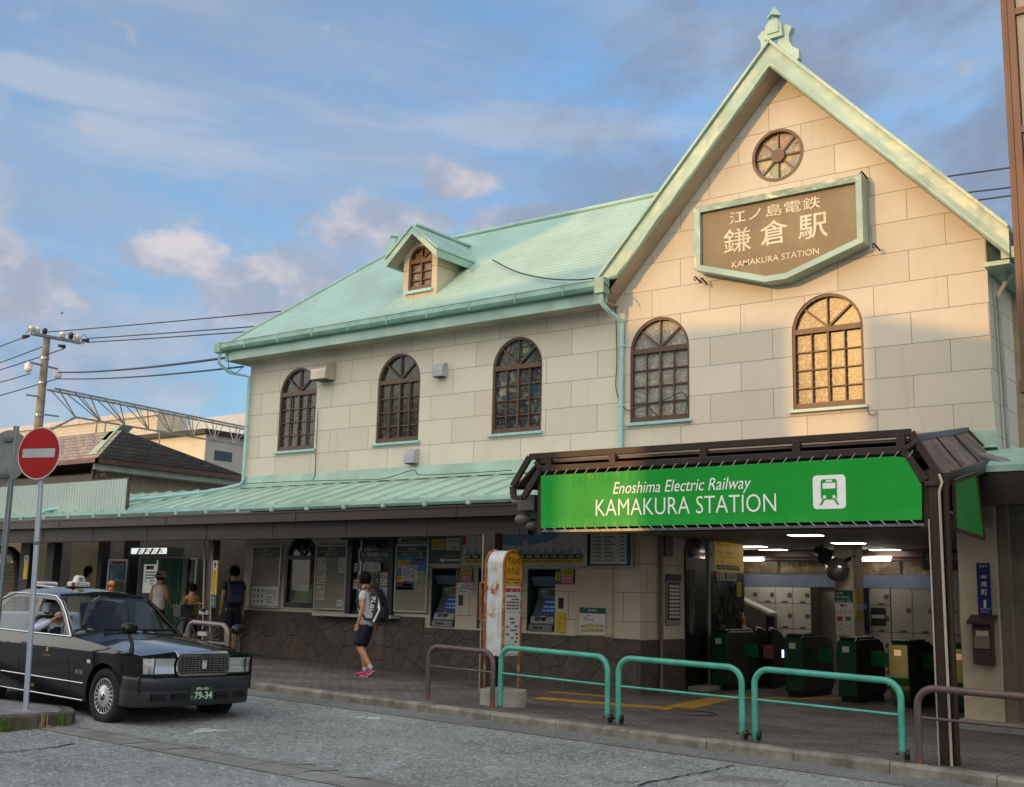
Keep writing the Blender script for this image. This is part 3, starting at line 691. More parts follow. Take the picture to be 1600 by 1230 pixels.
def gutter(b, x0, x1, y, z, up=1):
    P = [[(x, y-.085+q[0], z+q[1]) for q in gp] for x in (x0, x1)]; b.grid(P, 0, False)
    b.poly([p for p in P[0]]); b.poly([p for p in P[1]][::-1])
gutter(b, EX-.02, -9.70, EY, EZ-.03)
b.tube([(EX-.02, EY-.083, EZ+.07), (-9.7, EY-.083, EZ+.07)], .012, 6)
k = 0; x = EX+.9
while x < -9.8: b.box(x-.012, x+.012, EY-.10, EY+.05, EZ-.1, EZ+.075); x += 1.0
b.box(EX-.05, EX+.14, EY-.11, EY+.06, EZ-.12, EZ+.09); b.box(-9.84, -9.66, EY-.12, EY+.06, EZ-.16, EZ+.10)
b.build('gutter', MINTD, SB)
def downpipe(name_, path, r=.034, m_=PIPE, rings=()):
    b = MB(); b.tube(path, r, 10)
    for p in rings: b.lathe(p, [(r+.012, -.02), (r+.012, .02)], 10)
    return b.build(name_, m_, SB)
downpipe('downpipe', [(EX+.05, EY-.03, 6.45), (EX+.05, EY-.03, 6.22), (EX+.12, 15.7, 6.05), (-18.86, 15.93, 5.95), (-18.86, 15.93, 3.75), (-18.88, 15.90, 3.66), (-19.1, 15.62, 3.55), (-19.3, 15.3, 3.46), (-23.2, 14.28, 3.12), (-23.35, 14.22, 3.09), (-23.4, 14.05, 2.95)], .036, PIPE, [(-18.86, 15.93, 4.9)])
downpipe('downpipe', [(-9.75, EY-.03, 6.42), (-9.75, EY-.03, 6.25), (-9.70, 15.65, 6.12), (-9.64, 15.92, 6.02), (-9.64, 15.94, 5.9), (-9.66, 15.94, 3.3)], .04, PIPE, [(-9.64, 15.94, 5.6), (-9.66, 15.94, 4.6)])
# gable roof
GA, GZ, GS, GY = -6.80, 10.06, 1.08, 15.6
TL, TR = -9.94, -3.48
zl = GZ-GS*(GA-TL); zrr = GZ-GS*(TR-GA)
b = MB()
for tx, tz in ((TL, zl), (TR, zrr)):
    a0, a1 = (GA, GZ+.03), (tx, tz+.03)
    b.prism([(a0[0], GY-.05, a0[1]), (a1[0], GY-.05, a1[1]), (a1[0], GY-.05, a1[1]-.07), (a0[0], GY-.05, a0[1]-.07)], (0, 9, 0))
b.build('gable_roof', m_roof('gable_roof_courses', 'a3c2b5', .1), SB)
b = MB(); fh = .43
def seg_fascia(p, q, cut):
    n_ = 16; sag = [(rnd.uniform(-.045, .02), rnd.uniform(-.012, .018)) for _ in range(n_+1)]
    for i in range(n_):
        f0, f1 = i/n_, (i+1)/n_
        x0, z0 = p[0]+(q[0]-p[0])*f0, p[1]+(q[1]-p[1])*f0; x1, z1 = p[0]+(q[0]-p[0])*f1, p[1]+(q[1]-p[1])*f1
        h0 = fh if cut == 'plumb' else min(fh, z0-zl+.015); h1 = fh if cut == 'plumb' else max(0.01, min(fh, z1-zl+.015))
        ya, yb_, za, zb_ = sag[i][0], sag[i+1][0], sag[i][1], sag[i+1][1]; m0, m1 = h0*.55, h1*.55
        b.add([(x0, GY, z0-.03), (x1, GY, z1-.03), (x1, GY, z1-m1), (x0, GY, z0-m0)], [(0, 1, 2, 3)])
        b.add([(x0, GY, z0-m0), (x1, GY, z1-m1), (x1, GY+yb_*.4, z1-h1*.8), (x0, GY+ya*.4, z0-h0*.8), (x1, GY+yb_, z1-h1+zb_), (x0, GY+ya, z0-h0+za)], [(0, 1, 2, 3), (3, 2, 4, 5)], 0, True)
        b.add([(x0, GY+ya, z0-h0+za), (x1, GY+yb_, z1-h1+zb_), (x1, GY+.06, z1-h1), (x0, GY+.06, z0-h0)], [(0, 1, 2, 3)])
seg_fascia((GA, GZ), (TL, zl), 'level'); seg_fascia((GA, GZ), (TR, zrr), 'plumb')
b.bar((TL, GY-.03, zl-.01), (GA, GY-.03, GZ-.01), .05, .035); b.bar((GA, GY-.03, GZ-.01), (TR, GY-.03, zrr-.01), .05, .035)
b.build('rake_board', MINT, SB, merge=True)
b = MB()
for tx, tz, s_ in ((TL+.1, zl+.1, 1), (TR, zrr, -1)):
    b.prism([(GA, GY+.05, GZ-fh+.02), (tx, GY+.05, tz-fh+.02), (tx, GY+.05, tz-fh-.0), (GA, GY+.05, GZ-fh)], (0, .4, 0))
b.build('gable_soffit', SOFFIT, SB)
b = MB(); b.box(TR-.12, TR+.06, GY+.03, 24, 6.05, 6.2); b.box(TR-.35, TR-.02, GY+.05, 24, 5.98, 6.04); b.box(TR-.02, TR+.16, GY+.25, 24, 6.2, 6.34); b.build('side_gutter', MINTD, SB)
downpipe('downpipe', [(TR-.1, 16.1, 6.0), (XR+.06, 16.25, 5.7), (XR+.06, 16.3, 5.2), (XR+.07, 16.35, 3.6)], .03, mat('grey_conduit', 'a9a79c', .5))
b = MB(); b.box(XR-.01, XR+.16, 17.3, 17.5, 2.7, 6.1); b.build('corner_trim', mat('cream_trim', 'b3a688', .6), SB)
# ridge finials
def finial(parent, c, k=1.0):
    b = MB(); c = Vector(c); P = lambda x, y, z: c+Vector((x, y, z))*k
    b.prism([P(-.16, 0, -.1), P(.16, 0, -.1), P(.14, 0, .12), P(.06, 0, .22), P(-.06, 0, .22), P(-.14, 0, .12)], (0, .1*k, 0))
    b.prism([P(-.10, -.02, -.02), P(.10, -.02, -.02), P(.10, -.02, .16), P(-.10, -.02, .16)], (0, .03*k, 0))
    b.lathe(P(0, .05, .22), [(.06*k, 0), (.06*k, .06*k)], 4, sm=False)
    b.lathe(P(0, .05, .28), [(.125*k, 0), (.125*k, .02*k), (.0, .20*k)], 4, sm=False)
    pr = []                                      # scrolled side pieces running back down the ridge
    for s_ in (-1, 1):
        pr = [P(s_*.04, .06, -.2), P(s_*.36, .06, -.58), P(s_*.41, .06, -.53), P(s_*.41, .06, -.39), P(s_*.30, .06, -.31), P(s_*.245, .06, -.19), P(s_*.245, .06, -.08), P(s_*.30, .06, .03), P(s_*.22, .06, .10), P(s_*.12, .06, .10)]
        b.prism(pr, (0, .14*k, 0))
    return b.build('ridge_finial', MINTP, parent)
finial(SB, (GA+.02, GY+.08, GZ+.18), .95)
b = MB(); b.prism([(RX-.15, RY-.1, RZ-.1), (RX+.2, RY-.1, RZ-.05), (RX+.16, RY-.1, RZ+.28), (RX-.1, RY-.1, RZ+.2)], (0, .18, 0)); b.lathe((RX+.04, RY, RZ+.28), [(.05, 0), (.05, .05), (.11, .06), (0, .22)], 4, sm=False); b.build('ridge_finial', MINTP, SB)
# dormer
DY, DX0, DX1 = 16.08, -14.70, -13.84; DZ0, DZ1 = 7.10, 8.02; DC = (DX0+DX1)/2
def zroof(y): return EZ+(RZ-EZ)*(y-EY)/(RY-EY)
DM = m_masonry('dormer_wall', 'd2c5aa', 'cfc2a6', '857962', -14.33, 7.68, 1.6, .456*2)
b = MB(); apz = DZ1+.34
b.plate([(DX0, DZ0-.15), (DX1, DZ0-.15), (DX1, DZ1), (DC, apz), (DX0, DZ1)], [archpts(DC, .30, DZ0+.16, 7.83)], (0, DY, 0), XU, ZU, YU, .12)
for x in (DX0, DX1-.1): b.box(x, x+.1, DY+.12, 18.2, 6.9, DZ1)
dm = b.build('dormer', DM, SB)
window(dm, DC, DY, DZ0+.16, .30, 7.83, m_lace('stained_glass_dormer', '6b5a48', 'cdbb98', 12, .6, ['b5754e', '9a9a88', 'cbb890', '8f5a40', 'd8c8a4']), 3, 2, .04, False, flat=True)
b = MB(); b.box(DC-.34, DC+.34, DY-.06, DY, DZ0+.09, DZ0+.145); b.build('sill', PIPE, dm)
b = MB(); ov, dyf = .24, .30; sl = (apz+.02-DZ1)/(DC-DX0)
ezl = apz+.13-sl*(DC-DX0+ov)
for s_ in (-1, 1):
    ex = DC+s_*((DX1-DX0)/2+ov); yb = EY+(ezl-EZ)*(RY-EY)/(RZ-EZ); yt = EY+(apz+.13-EZ)*(RY-EY)/(RZ-EZ)
    b.poly([(DC, DY-dyf, apz+.13), (ex, DY-dyf, ezl), (ex, yb+.1, ezl), (DC, yt+.1, apz+.13)])
    b.poly([(DC, DY-dyf, apz+.09), (ex, DY-dyf, ezl-.04), (ex, yb+.1, ezl-.04), (DC, yt+.1, apz+.09)])
    b.quad((DC, DY-dyf, apz+.13), (ex, DY-dyf, ezl), (ex, DY-dyf, ezl-.04), (DC, DY-dyf, apz+.09)); b.quad((ex, DY-dyf, ezl), (ex, yb+.1, ezl), (ex, yb+.1, ezl-.04), (ex, DY-dyf, ezl-.04))
b.build('roof', MINTP, dm)
b = MB()
for s_ in (-1, 1):
    ex = DC+s_*((DX1-DX0)/2+ov-.03); ze = ezl-.015; yb = EY+(ezl-EZ)*(RY-EY)/(RZ-EZ)
    b.prism([(DC, DY-dyf+.02, apz+.085), (ex, DY-dyf+.02, ze-.03), (ex, DY-dyf+.02, ze-.17), (DC, DY-dyf+.02, apz-.055)], (0, .03, 0))
    b.prism([(ex-.01, DY-dyf+.05, ze-.03), (ex-.01, yb+.1, ze-.03), (ex-.01, yb+.1, ze-.17), (ex-.01, DY-dyf+.05, ze-.17)], (.025, 0, 0))
b.build('fascia', MINT, dm)
b = MB()
for s_ in (-1, 1):
    ex = DC+s_*((DX1-DX0)/2+ov-.04)
    b.poly([(DC, DY-dyf+.05, apz-.03), (ex, DY-dyf+.05, ezl-.16), (ex, DY+.0, ezl-.16), (DC, DY+.0, apz-.03)])
b.build('soffit', SOFFIT, dm)
b = MB(); b.tube([(DC+.02, DY-dyf+.1, apz+.15), (DC+.02, 18.0, apz+.15)], .03, 6); b.build('ridge_cap', MINTP, dm)
# flashing above the pent roof and pent roof itself
b = MB(); b.prism([(XL-.02, 16.0, 3.82), (XL-.02, 15.97, 3.82), (XL-.02, 15.95, 3.62), (XL-.02, 15.90, 3.58), (XL-.02, 16.0, 3.56)], (XR-XL+.05, 0, 0)); b.build('flashing', MINT, SB)
PZ = lambda y: 3.585-(16-y)*.317
PXL, PXR = -34.0, -8.95
b = MB()
b.prism([(PXL, 13.98, PZ(13.98)), (PXL, 16.0, PZ(16)), (PXL, 16.0, PZ(16)-.05), (PXL, 13.98, PZ(13.98)-.03)], (PXR-PXL, 0, 0))
x = -12.584-.4855*44
while x < PXR-.1:
    b.prism([(x-.02, 14.24, PZ(14.24)), (x+.02, 14.24, PZ(14.24)), (x+.016, 14.24, PZ(14.24)+.04), (x-.016, 14.24, PZ(14.24)+.04)], (0, 1.74, 1.74*.317)); x += .4855
b.build('pent_roof', PENTM, SB)
b = MB(); b.prism([(PXL, 13.96, PZ(13.96)-.0), (PXL, 14.25, PZ(14.25)+.012), (PXL, 14.25, PZ(14.25)+.002), (PXL, 13.98, PZ(13.98)-.05)], (PXR-PXL, 0, 0)); b.build('drip_edge', MINTD, SB)
b = MB(); x = PXL+.3
while x < PXR: b.box(x-.035, x+.035, 13.93, 13.97, PZ(13.96)-.06, PZ(13.96)+.02); x += .9
build_each(b, 'snow_guard', MINTP, SB)
b = MB(); b.box(PXL, PXR-.9, 13.85, 13.96, 2.68, 2.86); b.box(PXL, PXR-.9, 13.83, 13.87, 2.83, 2.862)
x = -33.0
while x < PXR-1: b.box(x-.04, x+.04, 13.842, 13.90, 2.676, 2.85); x += 3.6
b.build('pent_gutter', BROWN2, SB)
b = MB(); b.box(PXL, PXR-1.15, 14.02, 14.18, 2.40, 2.70)
x = -32.1
while x < PXR-1.2: b.box(x-.006, x+.006, 14.014, 14.05, 2.41, 2.69); x += 1.82
b.build('pent_beam', BROWN, SB)
b = MB(); b.box(PXL, PXR-.5, 14.18, 16.0, 2.62, 2.66); b.build('pent_ceiling', mat('dark_ceiling', '5b5349', .8), SB)
# pent roof on the right of the gable
b = MB(); b.prism([(-4.4, 14.7, 3.2), (-4.4, 16.0, 3.56), (-4.4, 16.0, 3.5), (-4.4, 14.7, 3.12)], (3.2, 0, 0)); b.prism([(XR, 16, 3.56), (XR, 24, 3.56), (XR, 24, 3.5), (XR, 16, 3.5)], (1.4, 0, -.35)); b.build('side_pent_roof', mat('pale_mint_sheet', '9cc4b4', .4), SB)
b = MB(); b.box(-4.4, -1.2, 14.72, 14.9, 2.72, 3.12); b.build('side_beam', DARK, SB)
# ground floor front, return wall and concourse shell
WX0, WX1 = -18.70, -9.3
TW = (-15.56, -14.62); MX = [-13.345, -12.28, -11.215]
b = MB(); hol = [archpts(-17.03, .45, 1.17, 2.12), [(TW[0], 1.10), (TW[1], 1.10), (TW[1], 2.50), (TW[0], 2.50)]]
hol += [[(x-.29, .92), (x+.29, .92), (x+.29, 1.95), (x-.29, 1.95)] for x in MX]
b.plate([(WX0, .0), (WX1, .0), (WX1, 2.64), (WX0, 2.64)], hol, (0, 15.98, 0), XU, ZU, YU, .2)
b.build('ground_floor_wall', CREAML, SB)
b = MB(); b.box(WX1-.2, WX1-.001, 16.18, 19.75, -.1, 2.64); b.box(WX0, WX0+.2, 16.18, 20, -.1, 2.64)
build_each(b, 'return_wall', CREAML, SB)
b = MB()
b.prism([(WX0-.02, 15.94, -.1), (-13.75, 15.94, -.1), (-13.75, 15.94, 1.07), (WX0-.02, 15.94, 1.085)], (0, .04, 0))
b.prism([(-13.75, 15.945, -.1), (WX1+.03, 15.945, -.1), (WX1+.03, 15.945, .86), (-13.75, 15.945, .895)], (0, .035, 0))
b.box(WX1, WX1+.03, 15.98, 17.42, -.1, .85)
b.build('stone_base', STONE, SB)
ff = MB()
b = MB(); b.box(-18.45, -9.6, 17.3, 17.4, -.1, 2.5); b.box(-18.45, -9.6, 16.2, 17.3, 2.5, 2.52); b.box(-18.45, -9.6, 16.2, 17.3, .0, .05); b.build('office_interior', mat('office_dark', '2a2621', .8, 0, .3, 1.5), SB)
window(SB, -17.03, 15.95, 1.16, .43, 2.13, CLEAR, 1, 1, .06, False, True)
b = MB(); b.box(-17.43, -16.63, 16.25, 16.3, 1.6, 2.12); b.build('red_poster_wall', mat('red_orange_board', 'a5482e', .6, 0, .35, 5), SB)
b = MB(); b.quad((-17.4, 16.06, 1.2), (-16.66, 16.06, 1.2), (-16.68, 16.2, 1.62), (-17.3, 16.2, 1.62)); b.build('leaning_board', mat('pale_olive_board', 'a5a27a', .6, 0, .1), SB)
# ticket window: black surround, lintel and sill
b = MB()
b.box(-15.70, -15.56, 15.90, 16.0, .98, 2.50); b.box(-14.62, -14.50, 15.90, 16.0, .98, 2.50); b.box(-15.86, -14.46, 15.86, 16.0, 2.48, 2.56); b.box(-15.56, -14.62, 15.94, 16.0, 1.08, 1.14)
tw = b.build('ticket_window', BLACKM, SB, bevel=.006)
b = MB(); b.box(-15.56, -14.62, 15.99, 16.0, 1.14, 2.48); b.build('pane', m_lace('ticket_window_glass', '20201c', 'a8a690', 4.5, .75, ['303228', '8a8a78', '4a4c40', '22241f', '6e6648'], .08), tw)
b = MB(); b.box(-15.40, -15.36, 15.95, 15.99, 1.14, 2.48); b.build('mullion', SILVER, tw)
b = MB(); b.box(-16.36, -14.32, 15.70, 15.96, 1.03, 1.085); b.build('counter_shelf', mat('pale_counter', 'b9b5a8', .4), tw, bevel=.008)
# machine surround panels (cream panels between the machines)
b = MB(); b.box(WX1-1.20, WX1-.50, 15.935, 15.98, .885, 1.955); b.build('blank_panel', mat('beige_panel', 'bdb096', .6, 0, .06), SB, bevel=.004)
for x in MX:
    b = MB(); b.box(x+.36, x+.46, 15.972, 15.99, 1.30, 1.48); b.build('coin_slot_recess', BLACKM, SB)
# return wall fittings: pipe, louvre, arched door, office window
b = MB(); b.tube([(WX1+.07, 16.53, -.05), (WX1+.07, 16.53, 2.6)], .035, 8); b.build('wall_pipe', mat('grey_brown_pipe', '6f665c', .5), SB)
b = MB(); b.box(WX1, WX1+.03, 16.71, 17.0, 2.19, 2.52)
for k in range(5): b.box(WX1+.02, WX1+.045, 16.73, 16.98, 2.22+.06*k, 2.24+.06*k)
b.build('louvre', BLACKM, SB)
b = MB(); Y0 = 17.81
b.plate([(17.46, -.05), (18.20, -.05)]+[(Y0+.37*math.cos(R(a)), 2.24+.37*math.sin(R(a))) for a in range(0, 181, 9)], [], (WX1+.005, 0, 0), YU, ZU, XU, .03)
ad = b.build('arched_door', BLACKM, SB)
b = MB(); b.plate([(Y0-.31, 2.2), (Y0+.31, 2.2)]+[(Y0+.31*math.cos(R(a)), 2.24+.31*math.sin(R(a))) for a in range(0, 181, 9)], [], (WX1+.036, 0, 0), YU, ZU, XU, .006); b.box(WX1+.036, WX1+.044, 17.52, 17.75, .9, 2.0); b.build('pane', m_lace('door_glass', '23282a', '5d665f', 3, .5, None, .08), ad)
b = MB(); b.box(WX1+.03, WX1+.07, 17.55, 17.62, .95, 1.1); b.build('handle', SILVER, ad)
b = MB(); b.box(WX1, WX1+.3, 17.5, 18.25, -.1, .08); b.build('door_step', CONC, SB)
b = MB(); b.box(WX1, WX1+.05, 18.30, 19.66, .90, 1.99); ow = b.build('office_window', BLACKM, SB)
b = MB(); b.box(WX1+.045, WX1+.055, 18.36, 18.85, .98, 1.92); b.box(WX1+.045, WX1+.055, 18.95, 19.58, .98, 1.92); b.build('pane', m_lace('office_glass', '1c1f1f', '70786f', 4, .45, ['242a2c', '565c52', '38403c', '1c2024', '747a70'], .08), ow)
b = MB(); b.box(WX1, WX1+.035, 18.30, 19.66, -.1, .90); b.build('beige_dado', mat('beige_dado', 'a2927a', .6), SB)
b = MB(); b.tube([(WX1+.04, 18.27, -.1), (WX1+.04, 18.27, 2.6)], .025, 8); b.build('wall_pipe', GREYP, SB)
# concourse shell
b = MB(); b.box(-13.5, -1.0, 22.4, 22.6, -.3, 2.9); b.build('back_wall', mat('concourse_wall', '8d8577', .7, 0, .1), SB)
b = MB(); b.box(-13.5, WX1-.2, 19.75, 19.95, -.3, 2.64); b.build('inner_wall', mat('concourse_inner_wall', '8a8172', .7, 0, .1), SB)
b = MB(); b.box(-13.5, -2.0, 16.2, 22.4, 2.52, 2.60); b.box(-9.28, -3.95, 13.9, 16.2, 2.52, 2.60); b.build('concourse_ceiling', mat('concourse_ceiling_paint', '8f8a80', .7, 0, .06), SB)
b = MB(); b.box(-13.0, -2.0, 21.9, 22.05, 2.38, 2.52); b.box(-13, -2, 22.0, 22.06, 2.32, 2.38); b.build('ceiling_beam', mat('red_brown_beam', '4b3026', .5), SB)
b = MB()
for i in range(9): x = -12.2+1.25*i; b.box(x, x+1.19, 22.34, 22.39, 2.06, 2.31)
b.build('frosted_window', m_lace('frosted_tan_pane', '6d5a42', 'c0a585', 1.1, .8, None, .4), SB)  # frosted panes in blotched tan
b = MB(); b.box(-13, -2, 22.30, 22.36, 1.80, 2.05); b.build('blue_grey_band', mat('blue_grey_band', '6d7b92', .5, 0, .2, .5), SB)
# ground floor pier on the right
PIERM = mat('pier_render', 'cbbda3', .75, 0, .12, 1.5, .25, 40)
b = MB(); b.box(-4.36, -3.87, 15.74, 16.3, .06, 3.5); b.build('corner_pier', PIERM, SB, bevel=.012)
b = MB(); b.prism([(-4.42, 15.66, -.15), (-3.0, 15.66, -.15), (-3.0, 15.66, .045), (-4.42, 15.66, .07)], (0, .7, 0)); b.build('pier_plinth', CONC, SB, bevel=.015)
b = MB(); b.box(-3.86, -3.74, 15.8, 15.95, .04, 3.2); b.box(-3.74, -1.0, 15.95, 16.15, .0, 3.2); b.build('side_wall', mat('grey_beige_side_wall', '8b8272', .7, 0, .15, 1.5), SB)
b = MB(); b.box(-4.0, -3.88, 16.3, 22.4, -.2, 2.6); b.build('concourse_side_wall', mat('concourse_side', '7d7568', .7), SB)
# wall vents on the upper storey
VENT = mat('galvanised_hood', 'b9b2a0', .35, .4, .1, 4)
def hood(cx, cz, w_, h_, d_, m_, round_=False):
    b = MB(); prof = [(0, 0), (-d_, 0)]+[(-d_*math.cos(R(a)), h_*.45+h_*.55*math.sin(R(a))) for a in range(0, 91, 15)]
    b.prism([(cx-w_/2, YF+p, cz+q) for p, q in prof], (w_, 0, 0)); b.build('vent_hood', m_, SB, bevel=.01)
    b = MB(); b.box(cx-w_*.42, cx+w_*.42, YF-d_*.85, YF-.02, cz-.012, cz-.002); b.build('vent_grille', DARK, SB)
for px, py, w_, h_, d_, m_ in ((513, 596, .42, .36, .30, VENT), (691, 590, .24, .27, .16, GREYP), (647, 725, .24, .28, .16, GREYP)):
    p = at(px, py, YF); hood(p.x, p.z, w_, h_, d_, m_)
# loose cables on the wall and roof
CABLE = mat('black_cable', '1c1b19', .5)
b = MB()
def cable(b, pts, r=.008):
    P = [Vector(p) for p in pts]; out_ = []
    for i in range(len(P)-1):
        p0, p1, p2, p3 = P[max(i-1, 0)], P[i], P[i+1], P[min(i+2, len(P)-1)]
        for k in range(6):
            t_ = k/6; out_.append(.5*((2*p1)+(p2-p0)*t_+(2*p0-5*p1+4*p2-p3)*t_*t_+(3*p1-p0-3*p2+p3)*t_**3))
    b.tube(out_+[P[-1]], r, 5)
A = lambda px, py, Y=15.96: at(px, py, Y)
cable(b, [A(962, 480), A(964, 560), A(963, 610), A(978, 640), A(1000, 636), A(1035, 626), A(1064, 614), A(1074, 625), A(1070, 650)])
cable(b, [A(1012, 633), A(1022, 645), A(1032, 652)])
cable(b, [A(497, 640), A(494, 700), A(492, 742), A(488, 750)]); cable(b, [A(360, 757, 15.88), A(470, 752, 15.88), A(560, 750, 15.85), A(600, 748, 15.85), A(645, 735, 15.88), A(655, 742, 15.86), A(700, 741, 15.88), A(800, 735, 15.88)])
cable(b, [A(356, 552, 15.45), A(358, 575, 15.45), A(368, 583, 15.5), A(378, 575, 15.6)]); cable(b, [A(1355, 630), A(1357, 645), A(1364, 649), A(1370, 645)], .006)
pr = lambda px, py: None
def onroof(px, py):
    d = ray(px, py); k = (RZ-EZ)/(RY-EY); t = (EZ-k*EY-CAM.z+k*CAM.y)/(d.z-k*d.y); return CAM+d*t+Vector((0, -.05, .05))
cable(b, [onroof(772, 411), onroof(810, 430), onroof(860, 441), onroof(905, 443), onroof(935, 441), A(948, 446, 15.38), A(956, 460, 15.4)], .012)
build_each(b, 'wall_cable', CABLE, SB)
# ------------------------------------------------------------------ entrance canopy over the pavement
CY = 11.84
CAN = thing('entrance_canopy', 'dark brown steel entrance canopy with chamfered top carrying the green station banner', 'canopy', (-3.44, CY, 0))
BRS = mat('canopy_brown_steel', '32241c', .42, .1, .18, 3)
cp = lambda px, py: at(px, py, CY)
outl = [cp(803, 778), cp(801, 760), cp(828, 714), cp(1424, 676), cp(1467, 742), cp(1467, 756)]
lowr = [cp(818, 778), cp(846, 733), cp(1411, 703), cp(1446, 752)]
b = MB()
for p, q in zip(outl, outl[1:]): b.bar(p, q, .08, .045, up=(0, -1, 0))
for p, q in zip(lowr, lowr[1:]): b.bar(p, q, .08, .055, up=(0, -1, 0))
b.bar(outl[0], lowr[0], .09, .05); b.bar(outl[-1], lowr[-1]+Vector((0, 0, -.03)), .09, .05)
for px, y0, y1 in ((858, 712, 736), (958, 707, 728), (1100, 698, 720), (1245, 688, 712), (1408, 678, 703)): b.bar(cp(px, y0), cp(px, y1), .06, .09, up=(1, 0, 0))
b.bar(cp(838, 722), cp(846, 734), .05, .08, up=(0, -1, 0)); b.bar(cp(1434, 690), cp(1413, 703), .05, .08, up=(0, -1, 0))
b.build('front_frame', BRS, CAN, bevel=.006)
XRf, XLf = outl[3].x, outl[2].x
ZF, ZBk = 3.16, at(1510, 675, 15.95).z
XRb = at(1510, 675, 15.95).x
b = MB()
TRM = mat('brown_polycarbonate', '6a574b', .35, 0, .2, 1.2)
top = [(XLf+.1, CY+.03, ZF), (XRf-.02, CY+.03, ZF), (XRb, 15.95, ZBk), (XLf-.35, 15.95, ZBk)]
b.prism(top, (0, 0, .03)); b.build('roof_panel', TRM, CAN)
b = MB(); lo_f, lo_b = Vector(outl[4])+Vector((.02, .03, 0)), at(1555, 717, 15.95)
sidepts = [Vector((XRf+.0, CY+.03, ZF+.03)), lo_f, lo_b, Vector((XRb, 15.95, ZBk+.03))]
b.prism(sidepts, (-.012, 0, -.02)); b.build('side_roof_panel', mat('weathered_polycarbonate', '6b5647', .55, 0, .45, 2.5), CAN)
b = MB(); lft = [Vector((XLf+.1, CY+.03, ZF+.03)), Vector(outl[1])+Vector((.02, .03, 0)), Vector((XLf-.6, 15.95, 3.2)), Vector((XLf-.35, 15.95, ZBk+.03))]
b.prism(lft, (.012, 0, -.02)); b.build('side_roof_panel', MATS['weathered_polycarbonate'], CAN)
b = MB()
b.bar(sidepts[0], sidepts[3], .07, .06); b.bar(sidepts[1]+Vector((0, 0, -.03)), sidepts[2]+Vector((0, 0, -.03)), .09, .10); b.bar(sidepts[2], sidepts[3], .06, .05)
b.bar(sidepts[1]+Vector((.02, 0, -.10)), sidepts[2]+Vector((.02, 0, -.10)), .05, .05); b.bar(lft[0], lft[3], .06, .05); b.bar(lft[1], lft[2], .07, .08)
for f in (.33, .66):
    p = sidepts[0].lerp(sidepts[3], f); q = sidepts[1].lerp(sidepts[2], f); b.bar(p, q, .02, .03)
for f in (.2, .4, .6, .8): x0 = Vector(top[0]).lerp(Vector(top[3]), f); x1 = Vector(top[1]).lerp(Vector(top[2]), f); b.bar(x0+Vector((0, 0, -.05)), x1+Vector((0, 0, -.05)), .06, .08)
b.build('roof_frame', BRS, CAN)
pf = gnd(1486, 1195)
b = MB(); b.box(pf.x-.075, pf.x+.03, CY-.02, CY+.13, pf.z-.1, 2.85); b.box(pf.x+.045, pf.x+.085, CY+.02, CY+.12, pf.z-.1, 2.80)
b.build('post', BRS, CAN, bevel=.006)
b = MB(); b.tube([(pf.x+.04, CY-.035, pf.z), (pf.x+.03, CY-.035, 2.62), (pf.x+.06, CY-.03, 2.72), (pf.x+.03, CY-.01, 2.80)], .014, 8); b.tube([(pf.x-.08, CY-.03, pf.z), (pf.x-.085, CY-.03, 2.35)], .008, 6); b.build('conduit', mat('pale_conduit', 'a89c8a', .5), CAN)
b = MB(); b.box(-8.36, -3.58, CY+.06, CY+.12, 2.27, 2.325); b.box(-8.40, -8.33, CY+.02, CY+.12, 2.27, 3.02); b.box(-3.60, -3.53, CY+.02, CY+.12, 2.27, 2.85); b.build('banner_frame', BRS, CAN)
b = MB(); b.box(-8.34, -3.60, CY+.02, CY+.05, 2.285, 2.315); b.build('lower_rail', SILVER, CAN)
b = MB(); b.box(-8.3, -3.6, CY+.14, CY+.20, 2.28, 2.40)
for k in range(9): x = -8.1+.55*k; b.box(x, x+.05, CY+.14, 13.9, 2.42, 2.50)
b.box(-8.45, -8.38, CY+.1, 14.0, 2.38, 2.62); b.build('soffit_frame', DARK, CAN)
b = MB(); b.tube([at(1512, 716, 15.3), at(1540, 716, 15.2), at(1570, 724, 15.0), at(1590, 738, 14.9), at(1604, 752, 14.9)], .07, 10); b.build('drain_hose', mat('grey_hose', '7b7d80', .45), CAN)
b = MB()
for (px, py), sc in (((812, 785), .09), ((818, 812), .10), ((832, 822), .08)): b.ball(at(px, py, 12.3), sc, 10, 7, sc=(1.3, 1, .8))
b.box(*[v for pr in zip(at(812, 800, 12.25), at(838, 790, 12.25)) for v in pr][:2], 12.2, 12.3, 2.60, 2.80)
b.build('floodlight', mat('floodlight_grey', '5c5850', .5, .2), CAN)
b = MB(); b.box(at(818, 800, 12.3).x, at(842, 800, 12.3).x, 12.3, 12.32, 2.5, 2.78); b.build('green_flap', mat('dark_green_vinyl', '1f4a26', .5), CAN)
# green banner
GREENV, t, bb = newmat('green_vinyl'); p_ = t.pos(); q_ = t.xyz(p_)
wr = t.noise(t.scalev(p_, (9, 1, .8)), 1.0, 3, .5)
t.put(bb.inputs['Base Color'], t.mix(t.step(t.noise(p_, 1.2, 4), .3, .7), lin('0f8f2c'), lin('169a34'))); bb.inputs['Roughness'].default_value = .38; bb.inputs['Specular IOR Level'].default_value = .4
zt_ = t.step(q_[2], 2.78, 3.02); zb_ = t.step(q_[2], 2.46, 2.33)
t.put(bb.inputs['Normal'], t.bump(t.math('MULTIPLY', wr, t.math('ADD', t.math('MAXIMUM', zt_, zb_), .25)), .35, .03))
GREENV2 = GREENV
LETW = mat('white_lettering', 'f0f0ea', .45, 0, .02)
BAN = thing('banner_sign', 'long bright green vinyl banner lettered in white with a tram symbol on the canopy front', 'banner sign', (-5.98, CY-.03, 2.33))
b = MB(); by = CY-.028
